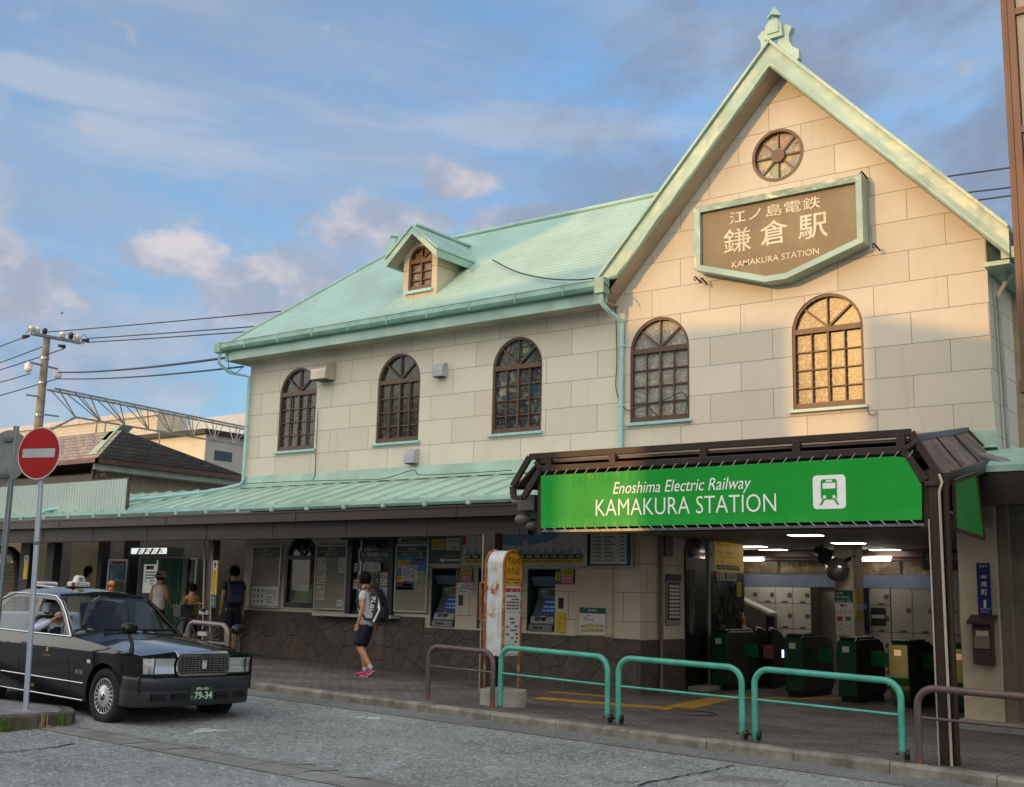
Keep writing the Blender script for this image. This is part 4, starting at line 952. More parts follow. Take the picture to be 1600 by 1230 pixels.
pts = [at(845, 742, by), at(1398, 715, by), at(1414, 717, by), at(1440, 760, by), at(1440, 812, by), at(845, 826, by)]
zt1 = 3.02
bp = [(pts[0].x, 2.995), (pts[1].x, 3.005), (pts[2].x, 2.985), (pts[3].x, 2.70), (pts[4].x, 2.345), (pts[5].x, 2.335)]
b.prism([(x, by, z) for x, z in bp], (0, .02, 0)); b.build('vinyl_sheet', GREENV, BAN)
b = MB()
def fit(b, body, p0, p1, height, y, **k):      # lettering from pixel p0 (lower left) to p1 (lower right)
    a, c = at(*p0, y), at(*p1, y); b.text(body, (a.x, y, (a.z+c.z)/2), XU, ZU, -YU, width=c.x-a.x, height=height, depth=.004, **k)
fit(b, 'Enoshima Electric Railway', (958, 777), (1174, 771), .185, by, shear=.25)
fit(b, 'KAMAKURA STATION', (931, 808), (1213, 798), .20, by, bold=-.006)
b.build('lettering', LETW, BAN)
b = MB()
i0, i1 = at(1271, 796, by), at(1321, 747, by); S_ = i1.x-i0.x
def IC(u, v): return (i0.x+u*S_, by-.004, i0.z+v*S_)
def icon(b, pts, holes=(), d=0.004): b.plate(pts, holes, (i0.x, by-d, i0.z), XU*S_, ZU*S_, YU, .003)
icon(b, rrect(0, 1, 0, 1, .12))
b.build('tram_symbol_field', LETW, BAN)
b = MB()
icon(b, rrect(.25, .74, .28, .88, .08), [rrect(.40, .60, .80, .87, .02), rrect(.30, .70, .60, .78, .03), arc(.355, .36, .055, 0, 340, 12), arc(.645, .36, .055, 0, 340, 12)], .008)
for s_ in (0, 1):
    xx = lambda v: v if not s_ else 1-v
    icon(b, [(xx(.36), .27), (xx(.29), .27), (xx(.20), .12), (xx(.26), .12)], (), .008)
b.build('tram_symbol', GREENV, BAN)
b = MB()
for i in range(31):
    x = bp[0][0]+.05+i*.152
    b.bar((x, by-.004, 2.99), (x+.05, by, 3.055), .006, .006); b.bar((x, by-.004, 2.345), (x+.05, by, 2.30), .006, .006)
build_each(b, 'lacing', mat('lacing_cord', 'b9b7ac', .7), BAN)
SBN = thing('side_banner_sign', 'plain dark green banner hung behind the canopy post, facing sideways', 'banner sign', (-3.38, 12.4, 2.4))
b = MB(); sx = -3.36
sp = [atx(1489, 752, sx), atx(1523, 740, sx), atx(1536, 842, sx), atx(1491, 827, sx)]
b.prism(sp, (.015, 0, 0)); b.build('vinyl_sheet', mat('dark_green_banner', '10702a', .4, 0, .06), SBN)
b = MB()
for p, q in zip(sp, sp[1:]+sp[:1]): b.bar(p+Vector((.01, 0, 0)), q+Vector((.01, 0, 0)), .03, .035)
b.build('banner_frame', BRS, SBN)
# ------------------------------------------------------------------ name board on the gable
NB = thing('name_board', 'six sided mint framed station name board with white Japanese lettering on the gable', 'name board', (-6.0, 15.9, 6.7))
Yb = 15.70
P6 = [at(1084, 325, Yb), at(1345, 271, Yb), at(1349, 374, Yb), at(1233, 436, Yb), at(1190, 440, Yb), at(1085, 425, Yb)]
xl, xr = P6[0].x, (P6[1].x+P6[2].x)/2
zt_ = (P6[0].z+P6[1].z)/2; zb_ = (P6[5].z+P6[2].z)/2; zc = (P6[3].z+P6[4].z)/2
cx_ = (xl+xr)/2; ou = [(xl, zt_), (xr, zt_), (xr, zb_), (cx_+.17, zc), (cx_-.17, zc), (xl, zb_)]
def inset(pts, k):
    n_ = len(pts); out_ = []
    for i in range(n_):
        p0, p1, p2 = Vector(pts[i-1]), Vector(pts[i]), Vector(pts[(i+1) % n_])
        d1, d2 = (p1-p0).normalized(), (p2-p1).normalized(); n1, n2 = Vector((d1.y, -d1.x)), Vector((d2.y, -d2.x))
        m_ = (n1+n2); m_ = m_/max(.2, m_.length_squared)*2*k; out_.append(tuple(p1+m_))
    return out_
inn = inset(ou, .095)
b = MB(); n_ = 6
for i in range(n_):
    j = (i+1) % n_; a, c, d, e = ou[i], ou[j], inn[j], inn[i]
    V3 = lambda q, y: (q[0], y, q[1])
    b.add([V3(a, Yb), V3(c, Yb), V3(d, Yb+.02), V3(e, Yb+.02), V3(a, 15.99), V3(c, 15.99), V3(d, Yb+.10), V3(e, Yb+.10)], [(0, 1, 2, 3), (0, 4, 5, 1), (3, 2, 6, 7)])
b.build('frame', m_metal_dent('board_frame_metal', '9db8aa', .30, .45, 4), NB)
BRD, t, bb = newmat('weathered_board'); p_ = t.pos()
strk = t.noise(t.scalev(p_, (7, 1, .5)), 1.3, 5, .65)
col = t.mix(t.step(t.noise(p_, 1.6, 5), .35, .7), lin('675c42'), lin('7b6f52')); col = t.mix(t.math('MULTIPLY', t.step(strk, .5, .75), .5), col, lin('544c36'))
t.put(bb.inputs['Base Color'], col); bb.inputs['Roughness'].default_value = .45
b = MB(); b.poly([(x, Yb+.085, z) for x, z in inn]); b.build('board', BRD, NB)
b = MB(); yb = Yb+.083
def fitn(body, p0, p1, h, **k): fit(b, body, p0, p1, h, yb, **k)
fitn('江ノ島電鉄', (1140, 350), (1282, 325), .19, bold=.003)
for ch, a, c in (('鎌', (1131, 398), (1174, 390)), ('倉', (1188, 386), (1231, 378)), ('駅', (1248, 377), (1294, 369))): fitn(ch, a, c, .385, bold=.003 if ch == '鎌' else .008)
fitn('KAMAKURA STATION', (1144, 418), (1280, 398), .098, bold=.004)
b.build('lettering', mat('cream_lettering', 'ddd2b8', .5), NB)
b = MB()
for px, py in ((1346, 268), (1365, 380), (1086, 432), (1096, 434)):
    p = at(px, py, Yb+.1); b.bar(p, p+Vector((.06, .1, -.1)), .018, .018); b.tube([p+Vector((.02*math.cos(a), 0, .035*math.sin(a)-.035)) for a in (0, 1, 2, 3, 4, 5, 6)], .008, 5)
b.build('bracket', DARK, NB)
# ------------------------------------------------------------------ buildings across the forecourt (behind the camera): they shade the station
OPP = mat('opposite_render', '9c9486', .8, 0, .15, .6)
def opp(name, label, sil, y0, depth):
    t = thing(name, label, 'building', (sum(p[0] for p in sil)/len(sil), y0, 0))
    b = MB(); b.prism([(x, y0, z) for x, z in sil], (-math.tan(SUN_A)*depth, -depth, 0)); b.build('wall', OPP, t)
    b = MB(); x0, x1 = min(p[0] for p in sil), max(p[0] for p in sil)
    z = 1.2
    while z < 11.5:
        x = x0+.8
        while x < x1-1.6: b.box(x, x+1.3, y0+.0, y0+.04, z, z+1.4); x += 2.4
        z += 3.1
    b.build('window', mat('opposite_glass', '20262c', .1), t); return t
opp('opposite_building', 'plain beige office block across the forecourt from the station', [(-46, -1), (-16.55, -1), (-16.55, 12.75), (-19.5, 13.0), (-19.6, 14.3), (-22.9, 13.95), (-24.3, 13.9), (-24.7, 14.0), (-24.7, 19), (-36, 19), (-36, 12.4), (-46, 12.4)], -16, 9)
rb = thing('rooftop_occluder', 'unseen added rooftop billboard on the office block across the forecourt', 'occluder', (-23.6, -16.2, 14))  # unseen panel added to shade the upper left of the station roof
b = MB(); b.prism([(x, -16.2, z) for x, z in ((-24.75, 15.35), (-23.6, 15.4), (-22.5, 16.25), (-22.5, 19), (-24.75, 19))], (0, -.25, 0)); b.build('panel', OPP, rb)
b = MB(); b.bar((-24.6, -16.4, 13.5), (-24.6, -16.4, 15.6), .08, .08); b.build('strut', DARK, rb)
opp('opposite_filler', 'unseen low block added to fill the gap between the office block and the shop', [(-16.6, -1), (-15.35, -1), (-15.35, 7.95), (-16.6, 7.95)], -16.3, 8)  # unseen filler added, its height keeps the sun strip off the road
opp('opposite_shop', 'low beige shop with a sloping roof across the forecourt', [(-15.4, -1), (14, -1), (14, 9), (-11.0, 11.4), (-15.4, 12.75)], -16, 9)
# ------------------------------------------------------------------ neighbour on the right edge
NBR = thing('neighbour_building', 'tall brown framed building with cream panels beyond the canopy drain hose', 'building', (-1.9, 14, 0))
BRP = mat('brown_post_paint', '6a4936', .5, 0, .15, 1.2)
b = MB(); y = 14.0; x0 = at(1579, 300, y).x
b.box(x0, x0+.16, y, y+.16, 4.1, 12); b.box(x0+.045, x0+.075, y-.015, y+.02, 4.1, 12); b.build('corner_post', BRP, NBR, bevel=.008)
b = MB(); b.box(x0+.17, x0+2.4, y+.04, y+.1, 3.6, 12); b.build('cladding', mat('neighbour_cream', '8f8a80', .6, 0, .12), NBR)
b = MB()
for z in (5.6, 7.1, 8.62, 10.1): b.box(x0+.16, x0+2.4, y+.0, y+.05, z, z+.08)
build_each(b, 'cross_rail', BRP, NBR)
b = MB(); b.box(x0-.02, x0+.19, y-.03, y+.17, 3.95, 4.1); b.box(x0+.04, x0+.24, y, y+.2, -.2, 3.95); b.box(x0+.24, x0+2.4, y+.05, y+.2, -.2, 3.95); b.build('lower_post', mat('neighbour_dark', '5d4a3d', .6), NBR)
# ------------------------------------------------------------------ low building with the hipped slate roof at the left
HB = thing('hip_roof_building', 'low beige building with hipped slate roof and pale mint hip cap beside the station', 'building', (-27, 20, 0))
SLATE = m_slate('slate_roof', '98969a', 'aca499'); HBW = mat('hip_building_wall', 'a89c86', .75, 0, .12, 1.2)
hy = 18.2; c0 = at(151, 716, hy); ez = c0.z; hx = c0.x; ye = atx(371, 751, hx).y
ap = None
for k in range(400):                    # apex along its sight line where both hips rise at the same pitch
    p = at(191, 672, hy+k*.02)
    if (hx-p.x) <= (p.y-hy): ap = p; break
ap = ap or at(191, 672, hy+3)
fx = hx-16; yb2 = max(ye+.4, ap.y*2-hy)
b = MB()
b.poly([c0, (hx, yb2, ez), ap]); b.poly([c0, ap, (fx, ap.y, ap.z), (fx, hy, ez)]); b.poly([(hx, yb2, ez), (fx, yb2, ez), (fx, ap.y, ap.z), ap])
b.poly([c0, (fx, hy, ez-.01), (fx, yb2, ez-.01), (hx, yb2, ez-.01)])
b.build('roof', SLATE, HB)
b = MB(); up_ = Vector((0, 0, .13)); cw0, cw1 = .42, .34
b.quad(c0+up_, ap+up_, ap+up_+Vector((-cw1, 0, 0)), c0+up_+Vector((-cw0, 0, 0))); b.quad(c0+up_, ap+up_, ap+up_+Vector((0, cw1, 0)), c0+up_+Vector((0, cw0, 0)))
b.tube([c0+up_*1.3, ap+up_*1.3], .03, 6); b.build('hip_cap', MINTP, HB)
b = MB(); b.box(hx-.02, hx+.10, hy-.1, yb2, ez-.13, ez+.0); b.box(fx, hx+.10, hy-.12, hy, ez-.13, ez+.0); b.build('gutter', mat('copper_brown_gutter', '6e4c3a', .4, .2), HB)
b = MB(); b.box(hx-.12, hx-.06, hy, yb2, ez-.30, ez-.13); b.box(hx-.55, hx-.1, hy+.3, yb2-.2, ez-.32, ez-.29); b.build('fascia', mat('pale_green_fascia', 'a3b3a0', .5), HB)
b = MB(); b.box(fx, hx-.55, hy+.7, yb2-.3, -.2, ez-.28); b.build('wall', HBW, HB)
b = MB(); b.box(fx, hx-.3, hy+.25, hy+.33, ez-.62, ez-.40); b.box(hx-.5, hx-.42, hy+.2, hy+.3, ez-.66, ez-.1); b.box(fx, hx-.56, hy+.6, hy+.71, ez-.95, ez-.45); b.box(fx, hx-.2, hy+.1, hy+.4, ez-.78, ez-.66); b.build('veranda_rail', mat('veranda_brown', '5a463a', .5), HB)
# pale ribbed screen standing on the long pent roof
RS = thing('ribbed_screen', 'pale grey green ribbed metal screen on the pent roof behind the no entry sign', 'screen', (-24, 14.3, 3))
ys = 14.30; pr_ = at(200, 748, ys)
b = MB(); z0, z1 = PZ(ys), pr_.z; x = pr_.x; pts = []
while x > pr_.x-14: pts += [(x, ys), (x-.05, ys), (x-.065, ys+.018), (x-.085, ys+.018)]; x -= .1
b.grid([[(p[0], p[1], z0) for p in pts], [(p[0], p[1], z1) for p in pts]], 0, False)
b.build('ribbed_sheet', mat('pale_ribbed_paint', 'b3c4ba', .5, 0, .07, 1), RS)
b = MB(); b.box(pr_.x-14, pr_.x+.02, ys+.02, ys+.06, z1-.03, z1+.03); b.box(pr_.x-.02, pr_.x+.02, ys-.0, ys+.06, z0, z1+.02); b.build('edge_trim', mat('dark_edge_trim', '57473d', .5), RS)
# ------------------------------------------------------------------ far buildings
FB = thing('far_cream_building', 'large sunlit cream building behind the truss gantry', 'building', (-60, 48, 0))
fy = 46; q0, q1 = at(40, 664, fy), at(247, 643, fy); e = atx(250, 690, q1.x)
TILE = m_masonry('far_cream_tile', 'c9c0ac', 'c3b9a3', 'a39a86', 0, 0, .9, .22, .012, .3)
b = MB(); b.box(q0.x-6, q1.x, fy, fy+14, -1, q1.z); b.build('wall', TILE, FB)
b = MB(); b.box(q1.x, q1.x+11, fy+2, fy+13, -1, at(300, 655, fy+2).z); b.build('side_wall', mat('far_pale_wall', 'b3b9bd', .6, 0, .08, .3), FB)
b = MB(); b.box(q0.x-6.2, q1.x+.2, fy-.15, fy, q1.z-.25, q1.z+.1); b.tube([at(145, 655, fy-.5), at(144, 630, fy-.5)], .03, 5); b.build('parapet', mat('far_parapet', 'b8b3a6', .6), FB)
FC = thing('far_flat_roof_building', 'smaller cream building with a brown roof edge and one dark window behind the station', 'building', (-44, 42, 0))
fy2 = 41; a0, a1 = at(240, 690, fy2), at(321, 690, fy2); zt2 = at(321, 671, fy2).z
b = MB(); b.box(a0.x-2, a1.x, fy2, fy2+10, -1, zt2-.25); b.build('wall', mat('far_cream_lit_wall', 'cdc2a2', .7, 0, .08, .8), FC)  # sunlit front: the yellow of the light is put into the wall colour
b = MB(); ex = atx(390, 700, a1.x).y; b.box(a1.x-.3, a1.x+.02, fy2+.05, ex+3, -1, zt2-.25); wq = [atx(335.5, 703.6, a1.x+.03), atx(361.5, 722, a1.x+.03)]; b.build('side_wall', mat('far_cream_shaded_wall', 'a9a699', .7, 0, .08, .8), FC)  # same cream wall, painted greyer for its shaded side
b = MB(); b.box(a0.x-2.2, a1.x+.3, fy2-.3, ex+3, zt2-.25, zt2); b.build('roof', BROWN, FC)
b = MB(); b.box(a1.x+.02, a1.x+.06, wq[0].y, wq[1].y, wq[1].z, wq[0].z); b.build('window', mat('far_window', '3a4650', .1), FC)
# ------------------------------------------------------------------ utility pole, gantry, wires
py = 25.0; pt = at(73.5, 526, py); px_ = pt.x
CONCP = m_concrete('pole_concrete', '98917f', .6, .3)
UP = thing('utility_pole', 'round concrete utility pole with two insulator crossarms beside the tracks', 'pole', (px_, py, -.2))
b = MB(); b.tube([(px_-.0, py, -.3), (px_, py, pt.z*.55), (px_, py, pt.z)], [.22, .18, .135], 14)
b.build('shaft', CONCP, UP)
b = MB()
for z in (pt.z-.9, pt.z-1.9, pt.z-3.2, pt.z-4.0, pt.z-4.6, pt.z-5.1): b.lathe((px_, py, z), [(.175, -.04), (.175, .04)], 14)
b.build('band', SILVER, UP)
GALV = mat('galvanised_steel', '8f9292', .45, .6, .15, 5); PORC = mat('white_porcelain', 'd9d5c9', .25); INSB = mat('brown_insulator_cap', '3b3036', .4)
arm0, arm1 = atx(47, 522, px_), atx(126, 537, px_)
b = MB(); b.bar(arm0, arm1, .08, .08); b.bar(arm0+Vector((.25, 0, 0)), arm1+Vector((.25, 0, 0)), .06, .08); l0, l1 = atx(45, 566, px_), atx(91, 577, px_); b.bar(l0, l1, .07, .07); b.bar(atx(40, 617, px_), atx(62, 620, px_), .06, .06); b.bar(atx(70, 648, px_), atx(92, 651, px_), .06, .06); build_each(b, 'crossarm', GALV, UP)
def insul(c, k=1.0, m=PORC, down=False):
    s_ = -1 if down else 1; b = MB(); b.lathe(c, [(.05*k, 0), (.05*k, s_*.05*k), (.11*k, s_*.06*k), (.09*k, s_*.14*k), (.11*k, s_*.15*k), (.09*k, s_*.24*k), (.04*k, s_*.28*k)], 10); return b.build('insulator', m, UP)
for f in (.02, .13, .62, .92): insul(arm0.lerp(arm1, f)+Vector((0, 0, .04)), 1.1)
for f in (.3, .82): insul(arm0.lerp(arm1, f)+Vector((-.1, 0, .1)), 1.0, INSB)
for p in (l0, l1): insul(p, 1.5, PORC, True)
for px2, py2 in ((36, 527), (138, 533), (101, 542)): b = MB(); b.tube([atx(px2, py2, px_), atx(px2+10 if px2 < 60 else px2-10, py2-2, px_)], [.09, .05], 8); b.build('strain_insulator', INSB, UP)
b = MB(); b.tube([atx(40, 522, px_), atx(46, 513, px_), atx(56, 512, px_), atx(62, 518, px_)], .015, 5); b.tube([atx(104, 523, px_), atx(112, 519, px_), atx(118, 524, px_)], .015, 5); b.tube([atx(125, 530, px_), atx(131, 522, px_), atx(137, 530, px_)], .015, 5); b.build('jumper_wire', CABLE, UP)
GN = thing('truss_gantry', 'slim steel lattice truss gantry reaching from the concrete pole behind the station', 'gantry', (px_, py+5, 5))
tz0 = atx(79, 608, px_); tz1 = atx(382, 669, px_); b0 = atx(118, 652, px_); b1 = atx(366, 694, px_)
STL = mat('gantry_steel', '97948c', .5, .4, .2, 3)
b = MB(); hw_ = .28
for s_ in (-1, 1):
    o_ = Vector((s_*hw_, 0, 0)); b.bar(tz0+o_, tz1+o_+(tz1-tz0)*.3, .07, .07)
build_each(b, 'top_chord', STL, GN); b = MB(); b.bar(b0, b1+(b1-b0)*.25, .07, .07); b.bar(atx(79, 672, px_), b0, .08, .08); b.build('bottom_chord', STL, GN); b = MB(); n_ = 7
for i in range(n_*2+3):
    f = i/(n_*2); top_ = tz0+(tz1-tz0)*(.02+f*.98); bot_ = b0+(b1-b0)*(clip(f-.05, -.02, 1.3))
    for s_ in (-1, 1):
        o_ = Vector((s_*hw_, 0, 0)); b.bar(top_+o_, b0+(b1-b0)*clip(round(f*n_+ .25)/n_, 0, 1.2), .035, .035)
for f in (.12, .17, .5): p = b0+(b1-b0)*f; b.bar(p, p+Vector((0, 0, -1.0)), .05, .05)
build_each(b, 'lattice_brace', STL, GN)
wires = [((75, 519), (460, 478)), ((137, 529), (460, 500)), ((138, 535), (400, 513)), ((91, 592), (380, 573)), ((91, 582), (362, 558))]
lefts = [((35, 528), (0, 541)), ((66, 542), (0, 566)), ((100, 545), (0, 577)), ((47, 584), (0, 597)), ((89, 592), (0, 617))]
def wire(P, r, label):
    o = MB(); n_ = 14; P0, P1 = P; sag = (P1-P0).length*.004
    o.tube([P0.lerp(P1, i/n_)-Vector((0, 0, sag*4*(i/n_)*(1-i/n_))) for i in range(n_+1)], r, 5)
    t = o.build('power_cable', CABLE); tag(t, label, 'cable', 'overhead wires at the utility pole'); return t
wl = ['topmost overhead wire running from the utility pole towards the station roof', 'second overhead wire from the top running from pole to station roof', 'third overhead wire from the top running from pole to station roof', 'lowest overhead wire from the pole ending at the station gutter corner', 'thick fourth overhead wire from the pole to the station gutter corner']
for (a, c), l in zip(wires, wl):
    if 'gutter' in l: e_ = at(c[0], c[1], 15.6)
    else: p0, p1 = at(*a, py), at(*c, py); e_ = p0+(p1-p0)*2.6
    wire((at(*a, py), e_), .022 if 'thick' not in l else .03, l)
ll = ['overhead wire leaving the outer tip of the upper crossarm away from the station', 'overhead wire meeting the pole shaft just below its top', 'overhead wire passing the pole from the station half of the upper crossarm', 'overhead wire leaving the outer insulator of the lower crossarm', 'lowest wire crossing behind the pole from the inner lower insulator']
for (a, c), l in zip(lefts, ll): p0, p1 = at(*a, py), at(*c, py); wire((p0, p0+(p1-p0)*1.8), .022, l)
for (a, c), l in zip((((1484, 274), (1580, 260.5)), ((1512, 300), (1580, 292)), ((1530, 312), (1580, 305))), ('uppermost of three wires in the sky between gable and brown neighbour', 'middle of three wires in the sky between gable and brown neighbour', 'lowest of three wires in the sky between gable and brown neighbour')):
    p0, p1 = at(*a, 30), at(*c, 30); wire((p0-(p1-p0)*1.5, p1+(p1-p0)*2), .022, l)
b = MB(); c = at(96, 490, 40); b.ball(c, .05, 8, 6, sc=(1.6, 1, .9)); b.prism([c+Vector((-.16, 0, .07)), c+Vector((0, 0, .0)), c+Vector((.16, 0, .08)), c+Vector((0, 0, .04))], (0, .06, 0)); tag(b.build('bird', mat('bird_dark', '2b2a2c', .7)), 'tiny dark bird flying in the sky above the utility pole', 'bird')
# ------------------------------------------------------------------ low annex under the long eave at the left
AN = thing('station_annex', 'dark open annex with beige wall panels under the long brown eave behind the taxi', 'building', (-26, 17, 0))
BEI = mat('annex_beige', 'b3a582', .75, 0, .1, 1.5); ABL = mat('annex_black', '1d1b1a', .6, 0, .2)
ya = 16.6
X_ = lambda px, y=ya: at(px, 880, y).x
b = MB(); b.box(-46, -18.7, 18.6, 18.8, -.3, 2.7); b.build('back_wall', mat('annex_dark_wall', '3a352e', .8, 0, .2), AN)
b = MB(); b.box(X_(110.6), X_(157.7), ya, ya+.15, 0, 2.62); b.build('beige_wall_panel', BEI, AN)
b = MB(); b.box(X_(57), X_(71), ya, ya+.15, 0, 2.62); b.build('beige_wall_panel', BEI, AN)
b = MB(); b.box(X_(-90), X_(30), ya+.3, ya+.4, 0, 2.62)
b.build('beige_shutter_wall', BEI, AN)
b = MB(); z = .3
while z < 2.05: b.box(X_(-90), X_(27), ya+.27, ya+.3, z, z+.02); z += .1
b.build('shutter_slats', mat('shutter_line', '5a5240', .6), AN)
b = MB(); b.box(X_(157.7), X_(165), ya-.1, ya+.1, 0, 2.62); b.box(X_(198), X_(211), ya-.1, ya+.1, 0, 2.62); b.box(X_(84), X_(110.6), ya+.5, ya+.6, 0, 2.62); build_each(b, 'black_partition', ABL, AN)
for a, c in ((30.5, 45), (71, 83)):
    b = MB(); b.box(at(a, 880, 14.6).x, at(c, 880, 14.6).x, 14.6, 14.8, -.1, 2.42); b.build('post', ABL, AN, bevel=.01)
b = MB(); yq = 14.9; b.tube([at(-70, 855, yq), at(0, 859, yq), at(18, 861, yq), at(25, 868, yq), at(27, 880, yq), at(27, 1000, yq)], .1, 12); b.build('vent_duct', ABL, AN)
b = MB(); b.lathe(at(25, 878, yq), [(.115, -.02), (.115, .02)], 12); b.build('duct_band', SILVER, AN)
b = MB(); b.tube([at(86, 845, 15.5), at(83, 880, 15.5), at(80.5, 935, 15.5)], .02, 6); b.build('downpipe', SILVER, AN)
b = MB(); b.box(X_(92), X_(104), ya+.45, ya+.5, at(98, 895, ya).z, at(98, 868, ya).z); b.build('notice', mat('dull_olive_notice', '6e6a4e', .7, 0, .2, 6), AN)
# printed matter helper: rows of small print
INK = mat('print_ink', '3a3a3a', .7, 0, 0)
def rows(b, x0, x1, z0, z1, y, n, fill=.75, mi=0, gap=.5):
    h = (z1-z0)/n
    for i in range(n):
        z = z1-h*(i+.5); x = x0
        while x < x1:
            w_ = rnd.uniform(.15, .4)*(x1-x0)
            if rnd.random() < fill: b.box(x, min(x1, x+w_*.85), y-.002, y, z-h*gap/2, z+h*gap/2, mi)
            x += w_
def board(name, label, cat, p0, p1, y, m, frame=None, fw=.03, group=None, th=.03):      # p0 lower left, p1 upper right, (x, z)
    t = thing(name, label, cat, ((p0[0]+p1[0])/2, y, p0[1]), 0, group)
    b = MB(); b.box(p0[0], p1[0], y, y+th, p0[1], p1[1]); b.build('panel', m, t)
    if frame:
        b = MB()
        b.box(p0[0]-fw, p0[0], y-.012, y+th, p0[1]-fw, p1[1]+fw); b.box(p1[0], p1[0]+fw, y-.012, y+th, p0[1]-fw, p1[1]+fw); b.box(p0[0], p1[0], y-.012, y+th, p1[1], p1[1]+fw); b.box(p0[0], p1[0], y-.012, y+th, p0[1]-fw, p0[1])
        b.build('frame', frame, t)
    return t
def patch(parent, name, x0, x1, z0, z1, y, m):
    b = MB(); b.box(x0, x1, y-.003, y, z0, z1); return b.build(name, m, parent)
PW = mat('poster_white', 'c9c9c6', .6, 0, .05, 8); PY = mat('poster_yellow', 'c9ad2a', .6, 0, .08, 8); PG = mat('sign_green', '0f4a38', .5, 0, .06, 5); PB = mat('poster_blue', '3f86b8', .6, 0, .15, 5); PR = mat('poster_red', 'a8322c', .6, 0, .1); PP = mat('label_pink', 'b85a86', .6, 0, .05); PNV = mat('poster_navy', '222f5c', .6, 0, .1); PO = mat('poster_olive', 'a6a878', .6, 0, .15, 9); PCR = mat('poster_cream', 'cbbf9f', .6, 0, .08, 8)
LW = mat('sign_white_letter', 'd6d6cf', .5, 0, 0)
px2 = lambda px, py, y: (at(px, py, y).x, at(px, py, y).z)
def panel_px(name, label, cat, px0, py0, px1, py1, y, m, **k):      # corners in photograph pixels: upper left, lower right
    a, c = at(px0, py1, y), at(px1, py0, y); return board(name, label, cat, (a.x, a.z), (c.x, c.z), y, m, **k), (a.x, c.x, a.z, c.z)
t, (x0, x1, z0, z1) = panel_px('poster_board', 'tall poster board with blue sea pictures on the dark wall behind the taxi', 'poster', 166, 876, 199, 940, 16.3, PW, frame=SILVER)
patch(t, 'picture', x0+.04, x1-.03, z0+.5, z1-.1, 16.298, mat('sea_picture', '3d7898', .5, 0, .5, 7)); patch(t, 'picture', x0+.04, x1-.03, z0+.1, z0+.48, 16.298, mat('busy_picture', '777a72', .6, 0, .6, 18)); patch(t, 'headline', x0+.1, x1-.06, z1-.08, z1-.02, 16.298, mat('red_headline', '8a4a52', .6))
# photo booth
PB_ = thing('photo_booth', 'photo booth with green curtain and lit striped sign under the dark eave', 'photo booth', (-20.6, 16.4, .2))
yb_ = 16.25; xx = lambda px: at(px, 900, yb_).x; zz = lambda py_: at(245, py_, yb_).z
b = MB(); b.box(xx(214), xx(289), yb_+.05, yb_+.9, .15, zz(872)); b.box(xx(208), xx(268), yb_-.15, yb_+.3, zz(869), zz(855)); b.build('cabinet', mat('booth_grey', '55585a', .5, 0, .1), PB_, bevel=.01)
LIT = mat('lit_booth_sign', 'dfe6df', .4, 0, 0, emit=.8)
b = MB(); b.box(xx(211.5), xx(266.5), yb_-.165, yb_-.15, zz(866), zz(857)); sgn = b.build('lit_sign', LIT, PB_)
b = MB()
for px, m_ in ((220, 0), (230, 1), (240, 2), (251, 3)):
    a = xx(px); b.add([(a, yb_-.17, zz(866)), (a+.07, yb_-.17, zz(866)), (a+.17, yb_-.17, zz(857.5)), (a+.10, yb_-.17, zz(857.5))], [(0, 1, 2, 3)], m_)
b.build('stripe', [mat('stripe_green', '1d7a4c', .5), mat('stripe_orange', 'c4622a', .5), mat('stripe_red', 'a83a36', .5), mat('stripe_violet', '4a3c86', .5)], sgn)
b = MB(); b.text('証明写真', (xx(222), yb_-.168, zz(865)), XU, ZU, -YU, width=xx(262)-xx(222), height=zz(858.5)-zz(865)); b.build('lettering', mat('grey_letter', '6b7370', .5), sgn)
b = MB(); b.box(xx(223), xx(242.5), yb_+.02, yb_+.05, zz(927), zz(875)); pn = b.build('price_panel', mat('lit_price_panel', 'ced2c6', .5, 0, .02, emit=.25), PB_)
patch(pn, 'heading', xx(223), xx(242.5), zz(882), zz(875), yb_+.018, mat('booth_green', '3a8a3c', .5)); patch(pn, 'photo_sample', xx(226.5), xx(238.5), zz(890), zz(884), yb_+.018, mat('sample_purple', '7a4a72', .6, 0, .4, 30))
b = MB(); rows(b, xx(226), xx(241), zz(915), zz(892), yb_+.018, 5, .7); b.build('print', mat('booth_print', '8d8ea8', .6), pn)
b = MB(); n_ = 24; P = [[], []]
for i in range(n_+1): x = xx(248)+(xx(281)-xx(248))*i/n_; y = yb_+.02+.025*math.sin(i*1.9); P[0].append((x, y, zz(975))); P[1].append((x, y, zz(873)))
b.grid(P); b.build('curtain', mat('green_curtain', '1c5a3c', .45, 0, .2, 4), PB_)
t, (x0, x1, z0, z1) = panel_px('framed_poster', 'narrow black framed poster with a pale bottle shape beside the green curtain', 'poster', 291, 874, 307, 928, 16.35, BLACKM, frame=SILVER, fw=.02)
b = MB(); xm = (x0+x1)/2; b.plate([(xm-.13, z0+.25), (xm+.02, z0+.22), (xm+.13, z0+.62), (xm+.13, z1-.28), (xm-.04, z1-.28), (xm-.13, z0+.5)], [], (0, 16.347, 0), XU, ZU, YU, .002); b.build('picture', mat('grey_picture', '6b6c6c', .5), t)
